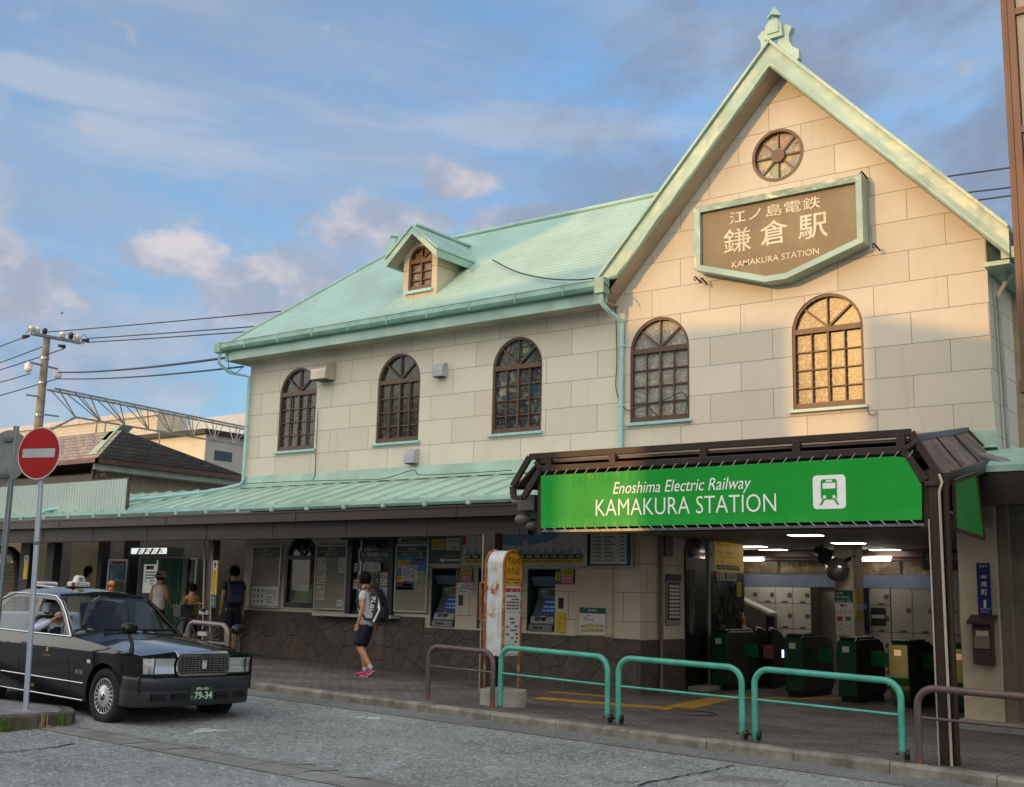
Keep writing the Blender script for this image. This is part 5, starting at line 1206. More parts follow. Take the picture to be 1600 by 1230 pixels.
# guide post with wrapped cables and signs
GP = thing('guide_post', 'brown eave post with taped white cables and a narrow yellow sign', 'post', (gnd(327, 1005).x, 14.6, .2))
yg = 14.6; gx = lambda px: at(px, 920, yg).x
b = MB(); b.box(gx(321), gx(330), yg, yg+.16, .1, 2.42); b.build('shaft', mat('post_brown', '4e382e', .5), GP, bevel=.006)
b = MB()
for a, c in ((319, 314), (331, 324)): b.tube([at(a, 845, yg-.03), at(a+.5, 880, yg-.03), at(a-1, 930, yg-.03), at((a+c)/2, 1000, yg-.03)], .018, 6)
b.build('cable', mat('pale_cable', '9c988e', .5), GP)
b = MB()
for py_ in (957, 991): p = at(325, py_, yg-.05); b.box(gx(317), gx(331), yg-.055, yg+.02, p.z-.04, p.z+.04)
b.build('tape', mat('white_tape', 'aeada8', .5), GP)
t, (x0, x1, z0, z1) = panel_px('guide_sign', 'narrow yellow sign with upward arrow on the brown post by the blue backpack', 'sign', 330, 876, 340.5, 929, 14.5, PY)
patch(t, 'arrow_panel', x0, x1, z1-.16, z1, 14.498, PW)
b = MB(); xm = (x0+x1)/2; b.plate([(xm-.02, z1-.14), (xm+.02, z1-.14), (xm+.02, z1-.08), (xm+.05, z1-.08), (xm, z1-.02), (xm-.05, z1-.08), (xm-.02, z1-.08)], [], (0, 14.493, 0), XU, ZU, YU, .002)
for i, ch in enumerate('東口出口通路'): b.text(ch, (x0+.03, 14.494, z1-.27-.085*i), XU, ZU, -YU, width=.07, height=.065)
b.build('lettering', INK, t)
t, (x0, x1, z0, z1) = panel_px('exit_sign', 'small green sign board under the narrow yellow sign', 'sign', 329, 930, 338, 950, 14.5, PG)
b = MB(); b.text('出', (x0+.03, 14.497, z0+.17), XU, ZU, -YU, width=.06); b.text('口', (x0+.03, 14.497, z0+.06), XU, ZU, -YU, width=.06); b.build('lettering', LW, t)
t, (x0, x1, z0, z1) = panel_px('guide_sign', 'narrow yellow sign with upward arrow on a black post behind the taxi roof', 'sign', 35.5, 868, 44.5, 905, 14.5, PY)
patch(t, 'arrow_panel', x0, x1, z1-.15, z1, 14.498, PW)
b = MB(); xm = (x0+x1)/2; b.plate([(xm-.02, z1-.13), (xm+.02, z1-.13), (xm+.02, z1-.08), (xm+.05, z1-.08), (xm, z1-.02), (xm-.05, z1-.08), (xm-.02, z1-.08)], [], (0, 14.493, 0), XU, ZU, YU, .002); b.build('lettering', INK, t)
t, _ = panel_px('shop_sign', 'tiny lit white sign by the shutter wall under the eave', 'sign', -6, 874, 3, 880, 15.9, mat('lit_white_sign', 'e8e4d8', .4, 0, 0, emit=.8))
# ------------------------------------------------------------------ boards, machines and maps on the ticket wall
HDR = lambda t, x0, x1, zt_, zm, zb_, y, big, small: [patch(t, 'header', x0, x1, zm+.008, zt_, y, PG), patch(t, 'header', x0, x1, zb_, zm-.008, y, PG), lettering2(t, x0, x1, zt_, zm, zb_, y, big, small)]
def lettering2(t, x0, x1, zt_, zm, zb_, y, big, small):
    b = MB(); c = (x0+x1)/2; h = (zt_-zm)*.55
    b.text(big, (c-h*2.1, y-.005, zm+(zt_-zm)*.24), XU, ZU, -YU, width=h*4.2, height=h, bold=.01); w_ = min((x1-x0)*.8, h*.085*len(small)*9)
    b.text(small, (c-w_/2, y-.005, zb_+(zm-zb_)*.25), XU, ZU, -YU, width=w_, height=(zm-zb_)*.5); return b.build('lettering', LW, t)
GB = mat('notice_board_face', '8f887a', .7, 0, .05, 6); FR = mat('board_frame', 'b3b0a6', .4, .3)
yw = 15.925
t = board('notice_board', 'empty grey notice board with a white icon poster at its foot', 'notice board', (-18.40, 1.16), (-17.58, 2.35), yw, GB, FR, .025)
HDR(t, -18.40, -17.58, 2.34, 2.25, 2.15, yw, 'お知らせ', '江ノ電グループ情報')
pp = patch(t, 'poster', -18.36, -17.60, 1.18, 1.56, yw-.004, PW)
b = MB()
for i in range(3):
    for j in range(3): b.lathe((-18.28+.12*i, yw-.010, 1.48-.11*j), [(.032, 0), (.032, .002)], 8, axis=(0, 1, 0))
rows(b, -17.95, -17.64, 1.22, 1.50, yw-.008, 9, .7); b.build('print', mat('grey_print', '6d6d6a', .7), pp)
t = board('notice_board', 'grey notice board with two white sheets pinned on it between arched window and ticket window', 'notice board', (-16.54, 1.17), (-15.74, 2.35), yw, GB, FR, .025)
HDR(t, -16.54, -15.74, 2.34, 2.25, 2.15, yw, 'お知らせ', '鎌倉駅からの情報')
for (x0, x1, z0, z1, m_, n_) in ((-16.51, -16.26, 1.74, 2.13, PW, 12), (-16.50, -16.27, 1.33, 1.72, PCR, 7), (-15.92, -15.76, 1.85, 2.13, PW, 8), (-15.93, -15.78, 1.22, 1.34, PW, 4)):
    q = patch(t, 'sheet', x0, x1, z0, z1, yw-.004, m_); b = MB(); rows(b, x0+.02, x1-.02, z0+.03, z1-.03, yw-.008, n_, .7); b.build('print', MATS['grey_print'], q)
t = board('notice_board', 'notice board with colourful blue and yellow event poster between ticket window and first machine', 'notice board', (-14.44, 1.18), (-13.70, 2.35), yw, GB, FR, .025)
HDR(t, -14.44, -13.70, 2.34, 2.25, 2.15, yw, 'お知らせ', 'お得なきっぷ・イベント情報')
yp = yw-.004
for nm, x0, x1, z0, z1, m_, n_ in (('poster', -14.43, -13.71, 1.55, 2.14, PB, 0), ('poster_block', -14.43, -14.13, 1.55, 1.82, PR, 0), ('poster_block', -14.43, -14.0, 1.55, 1.68, PNV, 0), ('poster_block', -13.98, -13.71, 1.55, 1.82, PO, 6), ('poster_block', -14.39, -14.1, 1.94, 2.09, PY, 3), ('poster_block', -14.40, -14.25, 1.70, 1.80, PY, 2), ('poster_block', -14.05, -13.75, 2.08, 2.11, PNV, 0), ('poster_block', -14.05, -13.75, 2.02, 2.05, PR, 0), ('poster_block', -14.05, -13.75, 1.84, 1.88, PY, 0), ('poster_block', -14.25, -14.04, 1.62, 1.66, PY, 0), ('poster_block', -14.4, -14.03, 1.56, 1.60, PCR, 0), ('sheet', -14.29, -13.90, 1.72, 2.0, PW, 8)):
    dz = {'poster': 0, 'poster_block': .004, 'sheet': .010}[nm] + (.002 if m_ in (PNV, PY) else 0) + (.002 if m_ is PCR else 0); q = patch(t, nm, x0, x1, z0, z1, yp-dz, m_)
    if n_: b = MB(); rows(b, x0+.03, x1-.03, z0+.02, z1-.02, yp-dz-.004, n_, .7); b.build('print', MATS['grey_print'], q)
# ticket window signs
t = board('ticket_window_sign', 'green sign board inside the ticket window reading commuter pass sales', 'sign', (-15.40, 2.07), (-14.64, 2.27), 15.93, PG, None)
b = MB(); b.text('江ノ電定期券うりば', (-15.34, 15.927, 2.15), XU, ZU, -YU, width=.66, height=.085, bold=.012); b.text('Enoden Commuter Pass', (-15.22, 15.927, 2.095), XU, ZU, -YU, width=.42, height=.035); b.build('lettering', LW, t)
t = board('paper_notice', 'white paper sheets taped inside the ticket window glass behind the walking man', 'notice', (-15.30, 1.88), (-14.86, 2.03), 15.93, PW, None)
b = MB(); b.text('江ノ電', (-15.26, 15.927, 1.91), XU, ZU, -YU, width=.36, height=.09); b.build('lettering', MATS['grey_print'], t)
for x0, x1, z0, z1 in ((-15.53, -15.42, 1.87, 2.03), (-14.84, -14.66, 1.62, 1.86), (-14.84, -14.66, 1.36, 1.60), (-15.15, -14.92, 1.50, 1.56), (-15.53, -15.4, 1.55, 1.72)): q = patch(t, 'sheet', x0, x1, z0, z1, 15.935, PW); b = MB(); rows(b, x0+.015, x1-.015, z0+.02, z1-.02, 15.931, 4, .7); b.build('print', MATS['grey_print'], q)
b = MB(); b.text('2', (-15.13, 15.925, 1.76), XU, ZU, -YU, height=.07); b.build('lit_number', mat('green_led', '2f9a54', .4, emit=.12), t)
t = board('ticket_sign', 'small dark green ticket sales sign above the colourful notice board', 'sign', (-14.30, 2.42), (-13.70, 2.60), 15.90, PG, FR, .012)
b = MB(); b.text('きっぷうりば', (-14.14, 15.896, 2.485), XU, ZU, -YU, width=.40, height=.065, bold=.01); b.text('Station Tickets', (-14.12, 15.896, 2.435), XU, ZU, -YU, width=.3, height=.03); b.build('lettering', LW, t); patch(t, 'symbol', -14.26, -14.17, 2.48, 2.56, 15.897, PY)
t = board('direction_board', 'dark green board with a white arrow over the first ticket machine', 'sign', (-13.64, 2.02), (-12.90, 2.60), 15.90, PG, FR, .02)
for x0, x1, z0, z1, m_, n_ in ((-13.58, -13.26, 2.27, 2.46, PY, 3), (-13.24, -12.92, 2.26, 2.48, PW, 4)): q = patch(t, 'sheet', x0, x1, z0, z1, 15.896, m_); b = MB(); rows(b, x0+.04, x1-.04, z0+.03, z1-.03, 15.892, n_, .8); b.build('print', MATS['grey_print'], q)
b = MB(); b.plate([(-13.40, 2.09), (-13.30, 2.14), (-13.30, 2.105), (-12.92, 2.105), (-12.92, 2.075), (-13.30, 2.075), (-13.30, 2.04)], [], (0, 15.894, 0), XU, ZU, YU, .003); b.build('arrow', LW, t); patch(t, 'faded_plate', -13.28, -12.96, 2.12, 2.18, 15.896, mat('dull_plate', '6d6a5a', .6))
# fare map
FM = board('fare_map', 'long white fare map with pale blue sea and station circles over the ticket machines', 'fare map', (-12.87, 2.02), (-10.24, 2.62), 15.90, PW, FR, .02)
b = MB(); sea = [(-12.24, 2.62), (-12.24, 2.36)]+[(-12.24+1.5*i/14, 2.36+.055*math.sin(i*.9)*.2-.02*math.sin(math.pi*i/14)+(.0 if i < 8 else .0055*(i-8)**2)) for i in range(15)]+[(-10.5, 2.62)]
b.plate(sea, [], (0, 15.896, 0), XU, ZU, YU, .002); b.build('sea', mat('map_sea_blue', '6da7cf', .6, 0, .05), FM)
b = MB(); b.lathe((-11.50, 15.893, 2.37), [(.06, 0), (.06, .003)], 16, axis=(0, 1, 0)); b.build('island', PW, FM)
b = MB(); b.box(-12.86, -12.80, 15.894, 15.899, 2.36, 2.62); b.build('red_marker', PR, FM)
st = [-12.74+.1665*i for i in range(15)]
b = MB(); b.box(-12.74, st[-1], 15.896, 15.899, 2.218, 2.228)
for x in st: b.lathe((x, 15.893, 2.223), [(.042, 0), (.042, .004)], 14, axis=(0, 1, 0)); b.text(rnd.choice('鎌和由長極稲七腰江湘鵠柳石藤'), (x-.02, 15.893, 2.34+rnd.uniform(0, .05)), XU, ZU, -YU, width=.045); b.box(x-.05, x+.05, 15.896, 15.899, 2.295, 2.300)
b.build('line_symbols', mat('map_grey', '5f6265', .6), FM)
b = MB()
for x in st: b.lathe((x, 15.890, 2.223), [(.030, 0), (.030, .004)], 12, axis=(0, 1, 0))
b.build('station_dot', mat('map_pale', 'a9adb0', .6), FM)
b = MB(); b.plate([(-12.80, 2.115), (-10.36, 2.115)]+arc(-10.36, 2.1525, .0375, -90, 90, 6)[1:]+[(-12.80, 2.19)], [], (0, 15.896, 0), XU, ZU, YU, .002); b.build('fare_band', BLACKM, FM)
b = MB(); b.plate([(-12.80, 2.04), (-10.36, 2.04)]+arc(-10.36, 2.0765, .0365, -90, 90, 6)[1:]+[(-12.80, 2.113)], [], (0, 15.896, 0), XU, ZU, YU, .002); b.build('child_fare_band', PY, FM)
b = MB(); fares = ['200', '200', '200', '220', '220', '220', '260', '260', '260', '260', '310', '310', '310', '310', '310']
for x, f_ in zip(st, fares): b.text(f_, (x-.055, 15.893, 2.132), XU, ZU, -YU, width=.11, height=.042, bold=.02)
b.build('fare_numbers', LW, FM)
b = MB()
for x, f_ in zip(st, fares): b.text(str(int(f_)//2), (x-.045, 15.893, 2.062), XU, ZU, -YU, width=.09, height=.03)
b.build('child_fare_numbers', INK, FM)
TT = board('timetable_board', 'white timetable board in a dark green frame next to the fare map', 'timetable', (-10.22, 2.00), (-9.42, 2.62), 15.90, PG, FR, .02)
q = patch(TT, 'sheet', -10.18, -9.50, 2.03, 2.60, 15.896, PW); b = MB()
for i in range(9): z = 2.06+.062*i; b.box(-10.16, -9.52, 15.8905, 15.892, z, z+.004)
for i in range(9): z = 2.085+.062*i; b.lathe((-10.13, 15.889, z+.006), [(.013, 0), (.013, .002)], 8, axis=(0, 1, 0)); b.box(-10.10, -9.98, 15.89, 15.892, z-.006, z+.014); b.box(-9.92, -9.72+rnd.uniform(-.08, .08), 15.89, 15.892, z-.006, z+.014); b.box(-9.62, -9.54, 15.89, 15.892, z-.006, z+.014)
b.build('print', MATS['grey_print'], q)
# ticket machines, one built and copied
MG = mat('machine_steel', '75797b', .4, .5, .1, 4); MDG = mat('machine_dark_green', '16352c', .5, 0, .1); SCR = mat('machine_screen', '2f4f9a', .3, 0, .15, 8, emit=.06); CH = mat('machine_canopy', '51707c', .35, 0, .1)
def machine():
    t = thing('ticket_machine', 'x', 'ticket machine', (0, 16, .9))
    B = lambda: MB(); z = lambda v: .92+v
    b = B(); b.box(-.29, .29, 16.38, 16.42, .92, 1.95); b.box(-.29, -.27, 16.0, 16.4, .92, 1.95); b.box(.27, .29, 16.0, 16.4, .92, 1.95); b.box(-.27, .27, 16.0, 16.4, 1.93, 1.95); b.build('recess', MDG, t)
    b = B(); prof = [(15.95, z(0)), (15.95, z(.10)), (15.99, z(.13)), (16.02, z(.24)), (16.06, z(.27)), (16.20, z(.54)), (16.20, z(.72)), (16.36, z(.74)), (16.36, z(0))]
    b.prism([(-.22, y, zz_) for y, zz_ in prof], (.47, 0, 0)); b.build('cabinet', MG, t, bevel=.006)
    b = B(); b.prism([(-.24, 16.02, z(.90)), (-.24, 16.10, z(.74)), (-.24, 16.34, z(.74)), (-.24, 16.34, z(.94))], (.5, 0, 0)); b.build('hood', CH, t, bevel=.005)
    b = B(); d = (Vector((0, 16.20, z(.54)))-Vector((0, 16.06, z(.27)))).normalized(); n_ = Vector((0, -d.z, d.y)); o = Vector((0, 16.06, z(.27)))+n_*.004
    b.add([(x, (o+d*s_).y, (o+d*s_).z) for x, s_ in ((-.05, .02), (.22, .02), (.22, .28), (-.05, .28))], [(0, 1, 2, 3)]); sc = b.build('screen', SCR, t)
    b = B(); o2 = o+n_*.003
    for i, (a0, a1, s0, s1) in enumerate(((-.03, .03, .06, .09), (.05, .11, .06, .09), (.13, .19, .06, .09), (-.03, .06, .13, .16), (.08, .19, .13, .16), (-.03, .19, .22, .25))): b.add([(x, (o2+d*s_).y, (o2+d*s_).z) for x, s_ in ((a0, s0), (a1, s0), (a1, s1), (a0, s1))], [(0, 1, 2, 3)])
    b.build('screen_button', mat('screen_pale', '9fb4d6', .3, emit=.05), sc)
    b = B(); b.box(.02, .12, 16.19, 16.20, z(.58), z(.68)); b.build('card_slot', mat('card_red', '7a2c3c', .4), t)
    b = B(); b.box(-.14, -.05, 16.185, 16.20, z(.64), z(.67)); b.build('green_light', mat('green_led', '39d36a', .4), t)
    b = B(); b.box(-.13, -.03, 16.0, 16.03, z(.15), z(.23)); b.build('coin_tray', mat('tray_blue', '262a6c', .4), t)
    b = B(); b.box(.0, .09, 16.0, 16.03, z(.15), z(.23)); b.box(-.12, -.02, 15.945, 15.96, z(.04), z(.07)); b.box(.0, .06, 15.945, 15.96, z(.04), z(.07)); b.build('tray', BLACKM, t)
    b = B(); b.box(.0, .1, 15.995, 16.0, z(.235), z(.25)); b.build('slot_lamp', mat('amber_lamp', 'b08060', .4, emit=.15), t)
    return t
m0 = machine(); MLAB = ['ticket machine numbered 1 under the green arrow board', 'ticket machine numbered 2 mostly hidden behind the taxi stand sign', 'ticket machine numbered 3 with yellow strip label beside it']
for i, x in enumerate(MX):
    o = m0 if i == 0 else copy_tree(m0)
    o.location = (x, 16, .9); tag(o, MLAB[i], 'ticket machine', 'ticket machines in the station wall')
    tt = board('machine_number_plate', ('plate numbered 1 with yellow and pink labels beside the first ticket machine', 'plate numbered 2 with yellow and pink labels behind the taxi stand sign', 'plate numbered 3 with yellow and pink labels beside the third ticket machine')[i], 'number plate', (x+.30, 1.70), (x+.68, 1.95), 15.955, PG, None, group='number plates beside the ticket machines', th=.02)
    patch(tt, 'number_field', x+.315, x+.405, 1.75, 1.89, 15.951, PY); patch(tt, 'yellow_label', x+.42, x+.67, 1.83, 1.945, 15.951, PY); pk = patch(tt, 'pink_label', x+.42, x+.67, 1.705, 1.825, 15.951, PP)
    b = MB(); b.text(str(i+1), (x+.335, 15.945, 1.765), XU, ZU, -YU, width=.05, height=.11, bold=.015); rows(b, x+.45, x+.64, 1.845, 1.93, 15.947, 3, .9); b.build('print', INK, tt)
    b = MB(); b.text('チャージ', (x+.45, 15.945, 1.73), XU, ZU, -YU, width=.19, height=.04, bold=.01); b.box(x+.46, x+.63, 15.944, 15.947, 1.79, 1.803); b.build('lettering', LW, pk)
for x, z0, z1, lab in ((MX[0]+.36, 1.50, 1.70, 'white memo sheet under the plate numbered 1'), (MX[1]+.36, 1.02, 1.26, 'white memo sheet low on the wall behind the taxi stand sign')):
    t = board('memo_sheet', lab, 'notice', (x, z0), (x+.33, z1), 15.955, PW, None, th=.01); b = MB(); rows(b, x+.03, x+.3, z0+.03, z1-.03, 15.951, 5, .8); b.build('print', MATS['grey_print'], t)
t = board('yellow_strip_label', 'tall bright yellow strip label beside the third ticket machine', 'label', (-10.88, .91), (-10.71, 1.24), 15.955, mat('strip_yellow', 'c2b11e', .6), None, th=.01); b = MB(); rows(b, -10.86, -10.73, .95, 1.2, 15.951, 8, .4); b.build('print', mat('olive_print', '8a7c20', .6), t)
t = board('map_poster', 'white poster with green header and route drawing on the blank beige panel', 'poster', (-10.39, .90), (-9.90, 1.33), 15.915, PW, None, th=.01)
patch(t, 'header', -10.39, -9.90, 1.24, 1.33, 15.912, PG); b = MB(); b.text('路線図', (-10.22, 15.907, 1.27), XU, ZU, -YU, width=.16, height=.035); b.build('lettering', LW, t)
b = MB(); rows(b, -10.37, -10.1, 1.12, 1.22, 15.911, 3, .5); b.build('print', MATS['grey_print'], t)
b = MB()
for s_, m_ in ((0, 0), (.07, 0)): b.plate([(-10.36, 1.05-s_), (-10.2, 1.08-s_), (-9.93, 1.07-s_), (-9.93, 1.02-s_), (-10.2, 1.02-s_), (-10.36, 1.0-s_)], [], (0, 15.909, 0), XU, ZU, YU, .002)
b.build('route_drawing', mat('route_beige', 'a89c66', .6, 0, .3, 15), t)
# return wall: timetable, yellow exit sign
def wallx(name, label, cat, y0, y1, z0, z1, m, off=.03, **k):
    t = thing(name, label, cat, (WX1+off, (y0+y1)/2, z0), 0); b = MB(); b.box(WX1+.012, WX1+off, y0, y1, z0, z1); b.build('panel', m, t); return t
t = wallx('timetable_case', 'tall black timetable case with a white sheet on the return wall', 'timetable', 16.78, 17.26, 1.08, 1.88, mat('case_grey', '8f8c84', .4)); X1 = WX1+.034
b = MB(); b.box(WX1+.03, X1, 16.76, 17.28, 1.79, 1.90); b.box(WX1+.03, X1, 16.82, 17.22, 1.16, 1.77); b.build('black_field', BLACKM, t)
b = MB()
for i in range(9): b.box(X1, X1+.003, 16.86, 17.20, 1.19+.062*i, 1.23+.062*i)
b.build('white_rows', PW, t)
t = wallx('exit_sign', 'yellow west exit sign with white arrow panel over the office window', 'sign', 18.52, 19.64, 2.0, 2.58, mat('exit_yellow', 'c39a1c', .5, 0, .05, emit=.12))
b = MB(); b.box(WX1+.014, WX1+.032, 18.30, 18.515, 2.0, 2.58); b.build('arrow_panel', PW, t)
UY, ZX = Vector((0, 1, 0)), Vector((1, 0, 0))
b = MB(); b.text('西口', (X1, 18.56, 2.44), UY, ZU, ZX, width=.24, height=.10, bold=.015); b.text('West Exit', (X1, 18.86, 2.45), UY, ZU, ZX, width=.28, height=.05); b.text('御成通り・市役所', (X1, 18.56, 2.30), UY, ZU, ZX, width=.62, height=.07); b.text('Kamakura City Hall', (X1, 18.56, 2.24), UY, ZU, ZX, width=.7, height=.035); b.text('江ノ電', (X1, 18.56, 2.15), UY, ZU, ZX, width=.3, height=.06); b.bar((X1, 18.34, 2.29), (X1, 18.47, 2.29), .02, .004); b.bar((X1, 18.34, 2.29), (X1, 18.38, 2.33), .02, .004); b.bar((X1, 18.34, 2.29), (X1, 18.38, 2.25), .02, .004); b.build('lettering', INK, t)
b = MB(); b.box(X1-.002, X1, 18.56, 19.5, 2.03, 2.12); gp_ = b.build('green_strip', mat('exit_green', '1c5a32', .5), t); b = MB(); b.text('江ノ島・藤沢方面', (X1+.002, 18.72, 2.055), UY, ZU, ZX, width=.7, height=.04); b.build('lettering', LW, gp_)
t = thing('paper_notice', 'white paper with large black letters taped under the yellow exit sign', 'notice', (WX1+.08, 18.8, 1.86)); b = MB(); b.box(WX1+.06, WX1+.07, 18.5, 19.3, 1.84, 1.99); b.build('sheet', PW, t)
b = MB(); b.text('江ノ電', (WX1+.073, 18.53, 1.86), UY, ZU, ZX, width=.4, height=.11, bold=.02); b.text('窓口案内', (WX1+.073, 18.96, 1.87), UY, ZU, ZX, width=.3, height=.09); b.build('lettering', INK, t)
t = thing('yellow_label', 'small yellow sign on the office window frame', 'label', (WX1+.08, 19.4, 1.6)); b = MB(); b.box(WX1+.056, WX1+.066, 19.33, 19.50, 1.57, 1.83); b.build('panel', PY, t); b = MB(); b.text('案', (WX1+.068, 19.37, 1.71), UY, ZU, ZX, width=.08); b.text('内', (WX1+.068, 19.37, 1.60), UY, ZU, ZX, width=.08); b.build('lettering', INK, t)
# ------------------------------------------------------------------ concourse: lamps, lockers, gates
LAMP = mat('ceiling_lamp_lit', 'fff6e8', .5, 0, 0, emit=11.0)
def lamp(px0, py0, px1, py1, label):
    a, c = atz(px0, (py0+py1)/2, 2.515), atz(px1, (py0+py1)/2, 2.515); t = thing('ceiling_light', label, 'ceiling light', ((a.x+c.x)/2, (a.y+c.y)/2, 2.5), 0, 'recessed ceiling lights in the concourse'); x0, x1 = min(a.x, c.x), max(a.x, c.x); ym = (a.y+c.y)/2
    b = MB(); b.box(x0-.03, x1+.03, ym-.17, ym+.17, 2.500, 2.515); b.build('frame', mat('lamp_frame', 'a8a49a', .5), t); b = MB(); b.box(x0, x1, ym-.14, ym+.14, 2.494, 2.503); b.build('diffuser', LAMP, t)
for q, l in (((1181, 824, 1226, 824), 'lit ceiling light just under the word STATION of the banner'), ((1234, 835, 1284, 835), 'lit ceiling light above the second ticket gate, between banner and round mirror'), ((1312, 822, 1362, 822), 'lit ceiling light just under the tram symbol of the banner'), ((1302, 847.5, 1350, 847.5), 'lit ceiling light directly in front of the mirror pillar'), ((1361, 858, 1404, 858), 'lit ceiling light deep in the concourse above the tall lockers'), ((1157, 853, 1195, 853), 'lit ceiling light deep in the concourse beside the yellow exit sign'), ((1189, 858, 1227, 858), 'lit ceiling light deep in the concourse above the small lockers')): lamp(*q, l)
for (a, c), l in (((1150, 1193), 'fluorescent tube lit on the back beam beside the yellow exit sign'), ((1296, 1304), 'short visible fluorescent tube peeping out beside the round mirror'), ((1339, 1391), 'fluorescent tube lit on the back beam above the tall lockers')):
    p, q = at(a, 874.5, 21.8), at(c, 874.5, 21.8); t = thing('fluorescent_tube', l, 'tube light', ((p.x+q.x)/2, 21.8, p.z), 0, 'fluorescent tubes along the back beam'); b = MB(); b.tube([p, q], .025, 8); b.build('tube', LAMP, t); b = MB(); b.box(p.x-.02, q.x+.02, 21.8, 21.88, p.z+.02, p.z+.07); b.build('housing', PW, t)
LKM = mat('locker_cream', 'c6c3b8', .45, 0, .05, 2); LKD = mat('locker_body_grey', '4a4843', .6)  # dark grey locker body behind the cream doors
def lockers(x, cols, wd, rowz, label):
    t = thing('coin_locker', label, 'lockers', (x+cols*wd/2, 22.0, -.05), 0, 'coin lockers along the back wall'); b = MB(); b.box(x, x+cols*wd, 21.75, 22.3, -.1, 1.79); b.build('body', LKD, t)
    for i in range(cols):
        for z0, z1 in zip(rowz, rowz[1:]):
            b = MB(); b.box(x+i*wd+.006, x+(i+1)*wd-.006, 21.735, 21.75, z0+.006, z1-.006); dr = b.build('door', LKM, t)
            h = MB(); cx, cz = x+(i+.82)*wd, (z0+z1)/2; h.lathe((cx, 21.725, cz), [(.05, 0), (.05, .012)], 12, axis=(0, 1, 0)); h.build('lock', mat('locker_lock', '6e6c64', .4, .3), dr); h = MB(); h.box(x+i*wd+wd*.4, x+i*wd+wd*.7, 21.726, 21.735, z0+.008, z0+.045); h.build('number_tag', MATS['locker_lock'], dr)
x = at(1150, 940, 21.75).x-.6
lockers(x, 6, .365, [0, .36, .82, 1.24, 1.785][0:1]+[.5, .98, 1.47, 1.785], 'bank of small cream coin lockers behind the sloping parapet')
x2 = at(1360, 940, 21.75).x; wd2 = .40
lockers(x2, 1, .38, [0, .5, .98, 1.47, 1.785], 'single column of small coin lockers beside the dark blue panel')
lockers(x2+.39, 4, wd2, [0, .98, 1.785], 'bank of tall cream coin lockers with two tiers behind the canopy post')
t, _ = panel_px('dark_blue_panel', 'tall dark blue panel standing between pillar and lockers', 'panel', 1343, 921, 1357, 990, 21.6, mat('navy_panel', '1d2740', .4, 0, .2, 4)); p = at(1347, 943, 21.59); patch(t, 'label', p.x, p.x+.09, p.z-.1, p.z, 21.596, PB)
t, _ = panel_px('black_notice', 'small black notice with two white lines on the locker doors', 'notice', 1361, 950, 1383, 977, 21.70, mat('locker_notice', '22262e', .5)); b = MB(); p, q = at(1362, 966, 21.69), at(1382, 961, 21.69); b.box(p.x, q.x, 21.692, 21.698, p.z, q.z); b.build('white_line', PW, t)
# sloped partition beside the lockers
b = MB(); yq = 21.2; pts = [at(1140, 931, yq), at(1204, 962, yq), at(1204, 1010, yq), at(1140, 1010, yq)]; SPT = thing('sloped_partition', 'grey sloping stair parapet with pale top rail in front of the lockers', 'parapet', (pts[1].x, yq, 0)); b.prism(pts, (0, .3, 0)); b.build('panel', mat('parapet_grey', '55524c', .6, 0, .1), SPT); b = MB(); b.bar(pts[0]+Vector((0, .15, .03)), pts[1]+Vector((0, .15, .03)), .34, .05); b.build('top_rail', mat('pale_rail', 'b5b2a8', .4), SPT); b = MB(); p = at(1199, 963, yq-.02); b.box(p.x-.02, p.x+.14, yq-.04, yq, .3, p.z); b.build('end_post', BLACKM, SPT)
# inner pillar with round mirror and signs
ypl = 20.3; pa, pb = at(1304, 900, ypl).x, at(1333, 900, ypl).x
b = MB(); b.box(pa, pb, ypl, ypl+.5, -.2, 2.52); b.build('inner_pillar', PIERM, SB, bevel=.01)
MR = thing('convex_mirror', 'round convex mirror hung high on the inner pillar', 'mirror', tuple(at(1308, 890, ypl-.25))); c = at(1308, 890, ypl-.22)
b = MB(); b.ball(c, .215, 24, 16, sc=(1, .8, 1)); b.build('mirror_dome', mat('mirror_glass', '8f8c86', .18, .75, .02), MR); b = MB(); b.bar(c+Vector((.1, .1, .15)), c+Vector((.2, .3, .25)), .05, .05); b.build('bracket', BLACKM, MR)
SPK = thing('ceiling_speaker', 'black drum speaker hanging under the ceiling above the round mirror', 'speaker', tuple(at(1285, 862, 20))); c = at(1285, 867, 20); b = MB(); b.tube([c+Vector((-.10, .05, .03)), c+Vector((.08, -.08, -.03))], [.13, .15], 14); b.build('drum', BLACKM, SPK); b = MB(); b.bar(c+Vector((0, 0, .1)), c+Vector((0, 0, .3)), .03, .03); b.build('bracket', BLACKM, SPK)
yp2 = ypl-.02
t, (x0, x1, z0, z1) = panel_px('pillar_sign', 'green sign with white arrow strip on the inner pillar under the mirror', 'sign', 1305, 922.5, 1332, 950, yp2, PG, th=.015); patch(t, 'arrow_panel', x0, x1, z0, z0+.10, yp2-.001, PW)
b = MB(); zt_ = z1
for i, s_ in enumerate(('JR線', '乗り換え口', 'のりば・大仏')): b.text(s_, (x0+.03, yp2-.004, z1-.075-.068*i), XU, ZU, -YU, width=(x1-x0)*(.35, .7, .85)[i], height=.045)
b.build('lettering', LW, t); b = MB(); zc = z0+.05; b.bar((x0+.10, yp2-.006, zc), (x0+.22, yp2-.006, zc), .004, .018); b.bar((x0+.10, yp2-.006, zc), (x0+.14, yp2-.006, zc+.03), .004, .018); b.bar((x0+.10, yp2-.006, zc), (x0+.14, yp2-.006, zc-.03), .004, .018); b.build('arrow', INK, t)
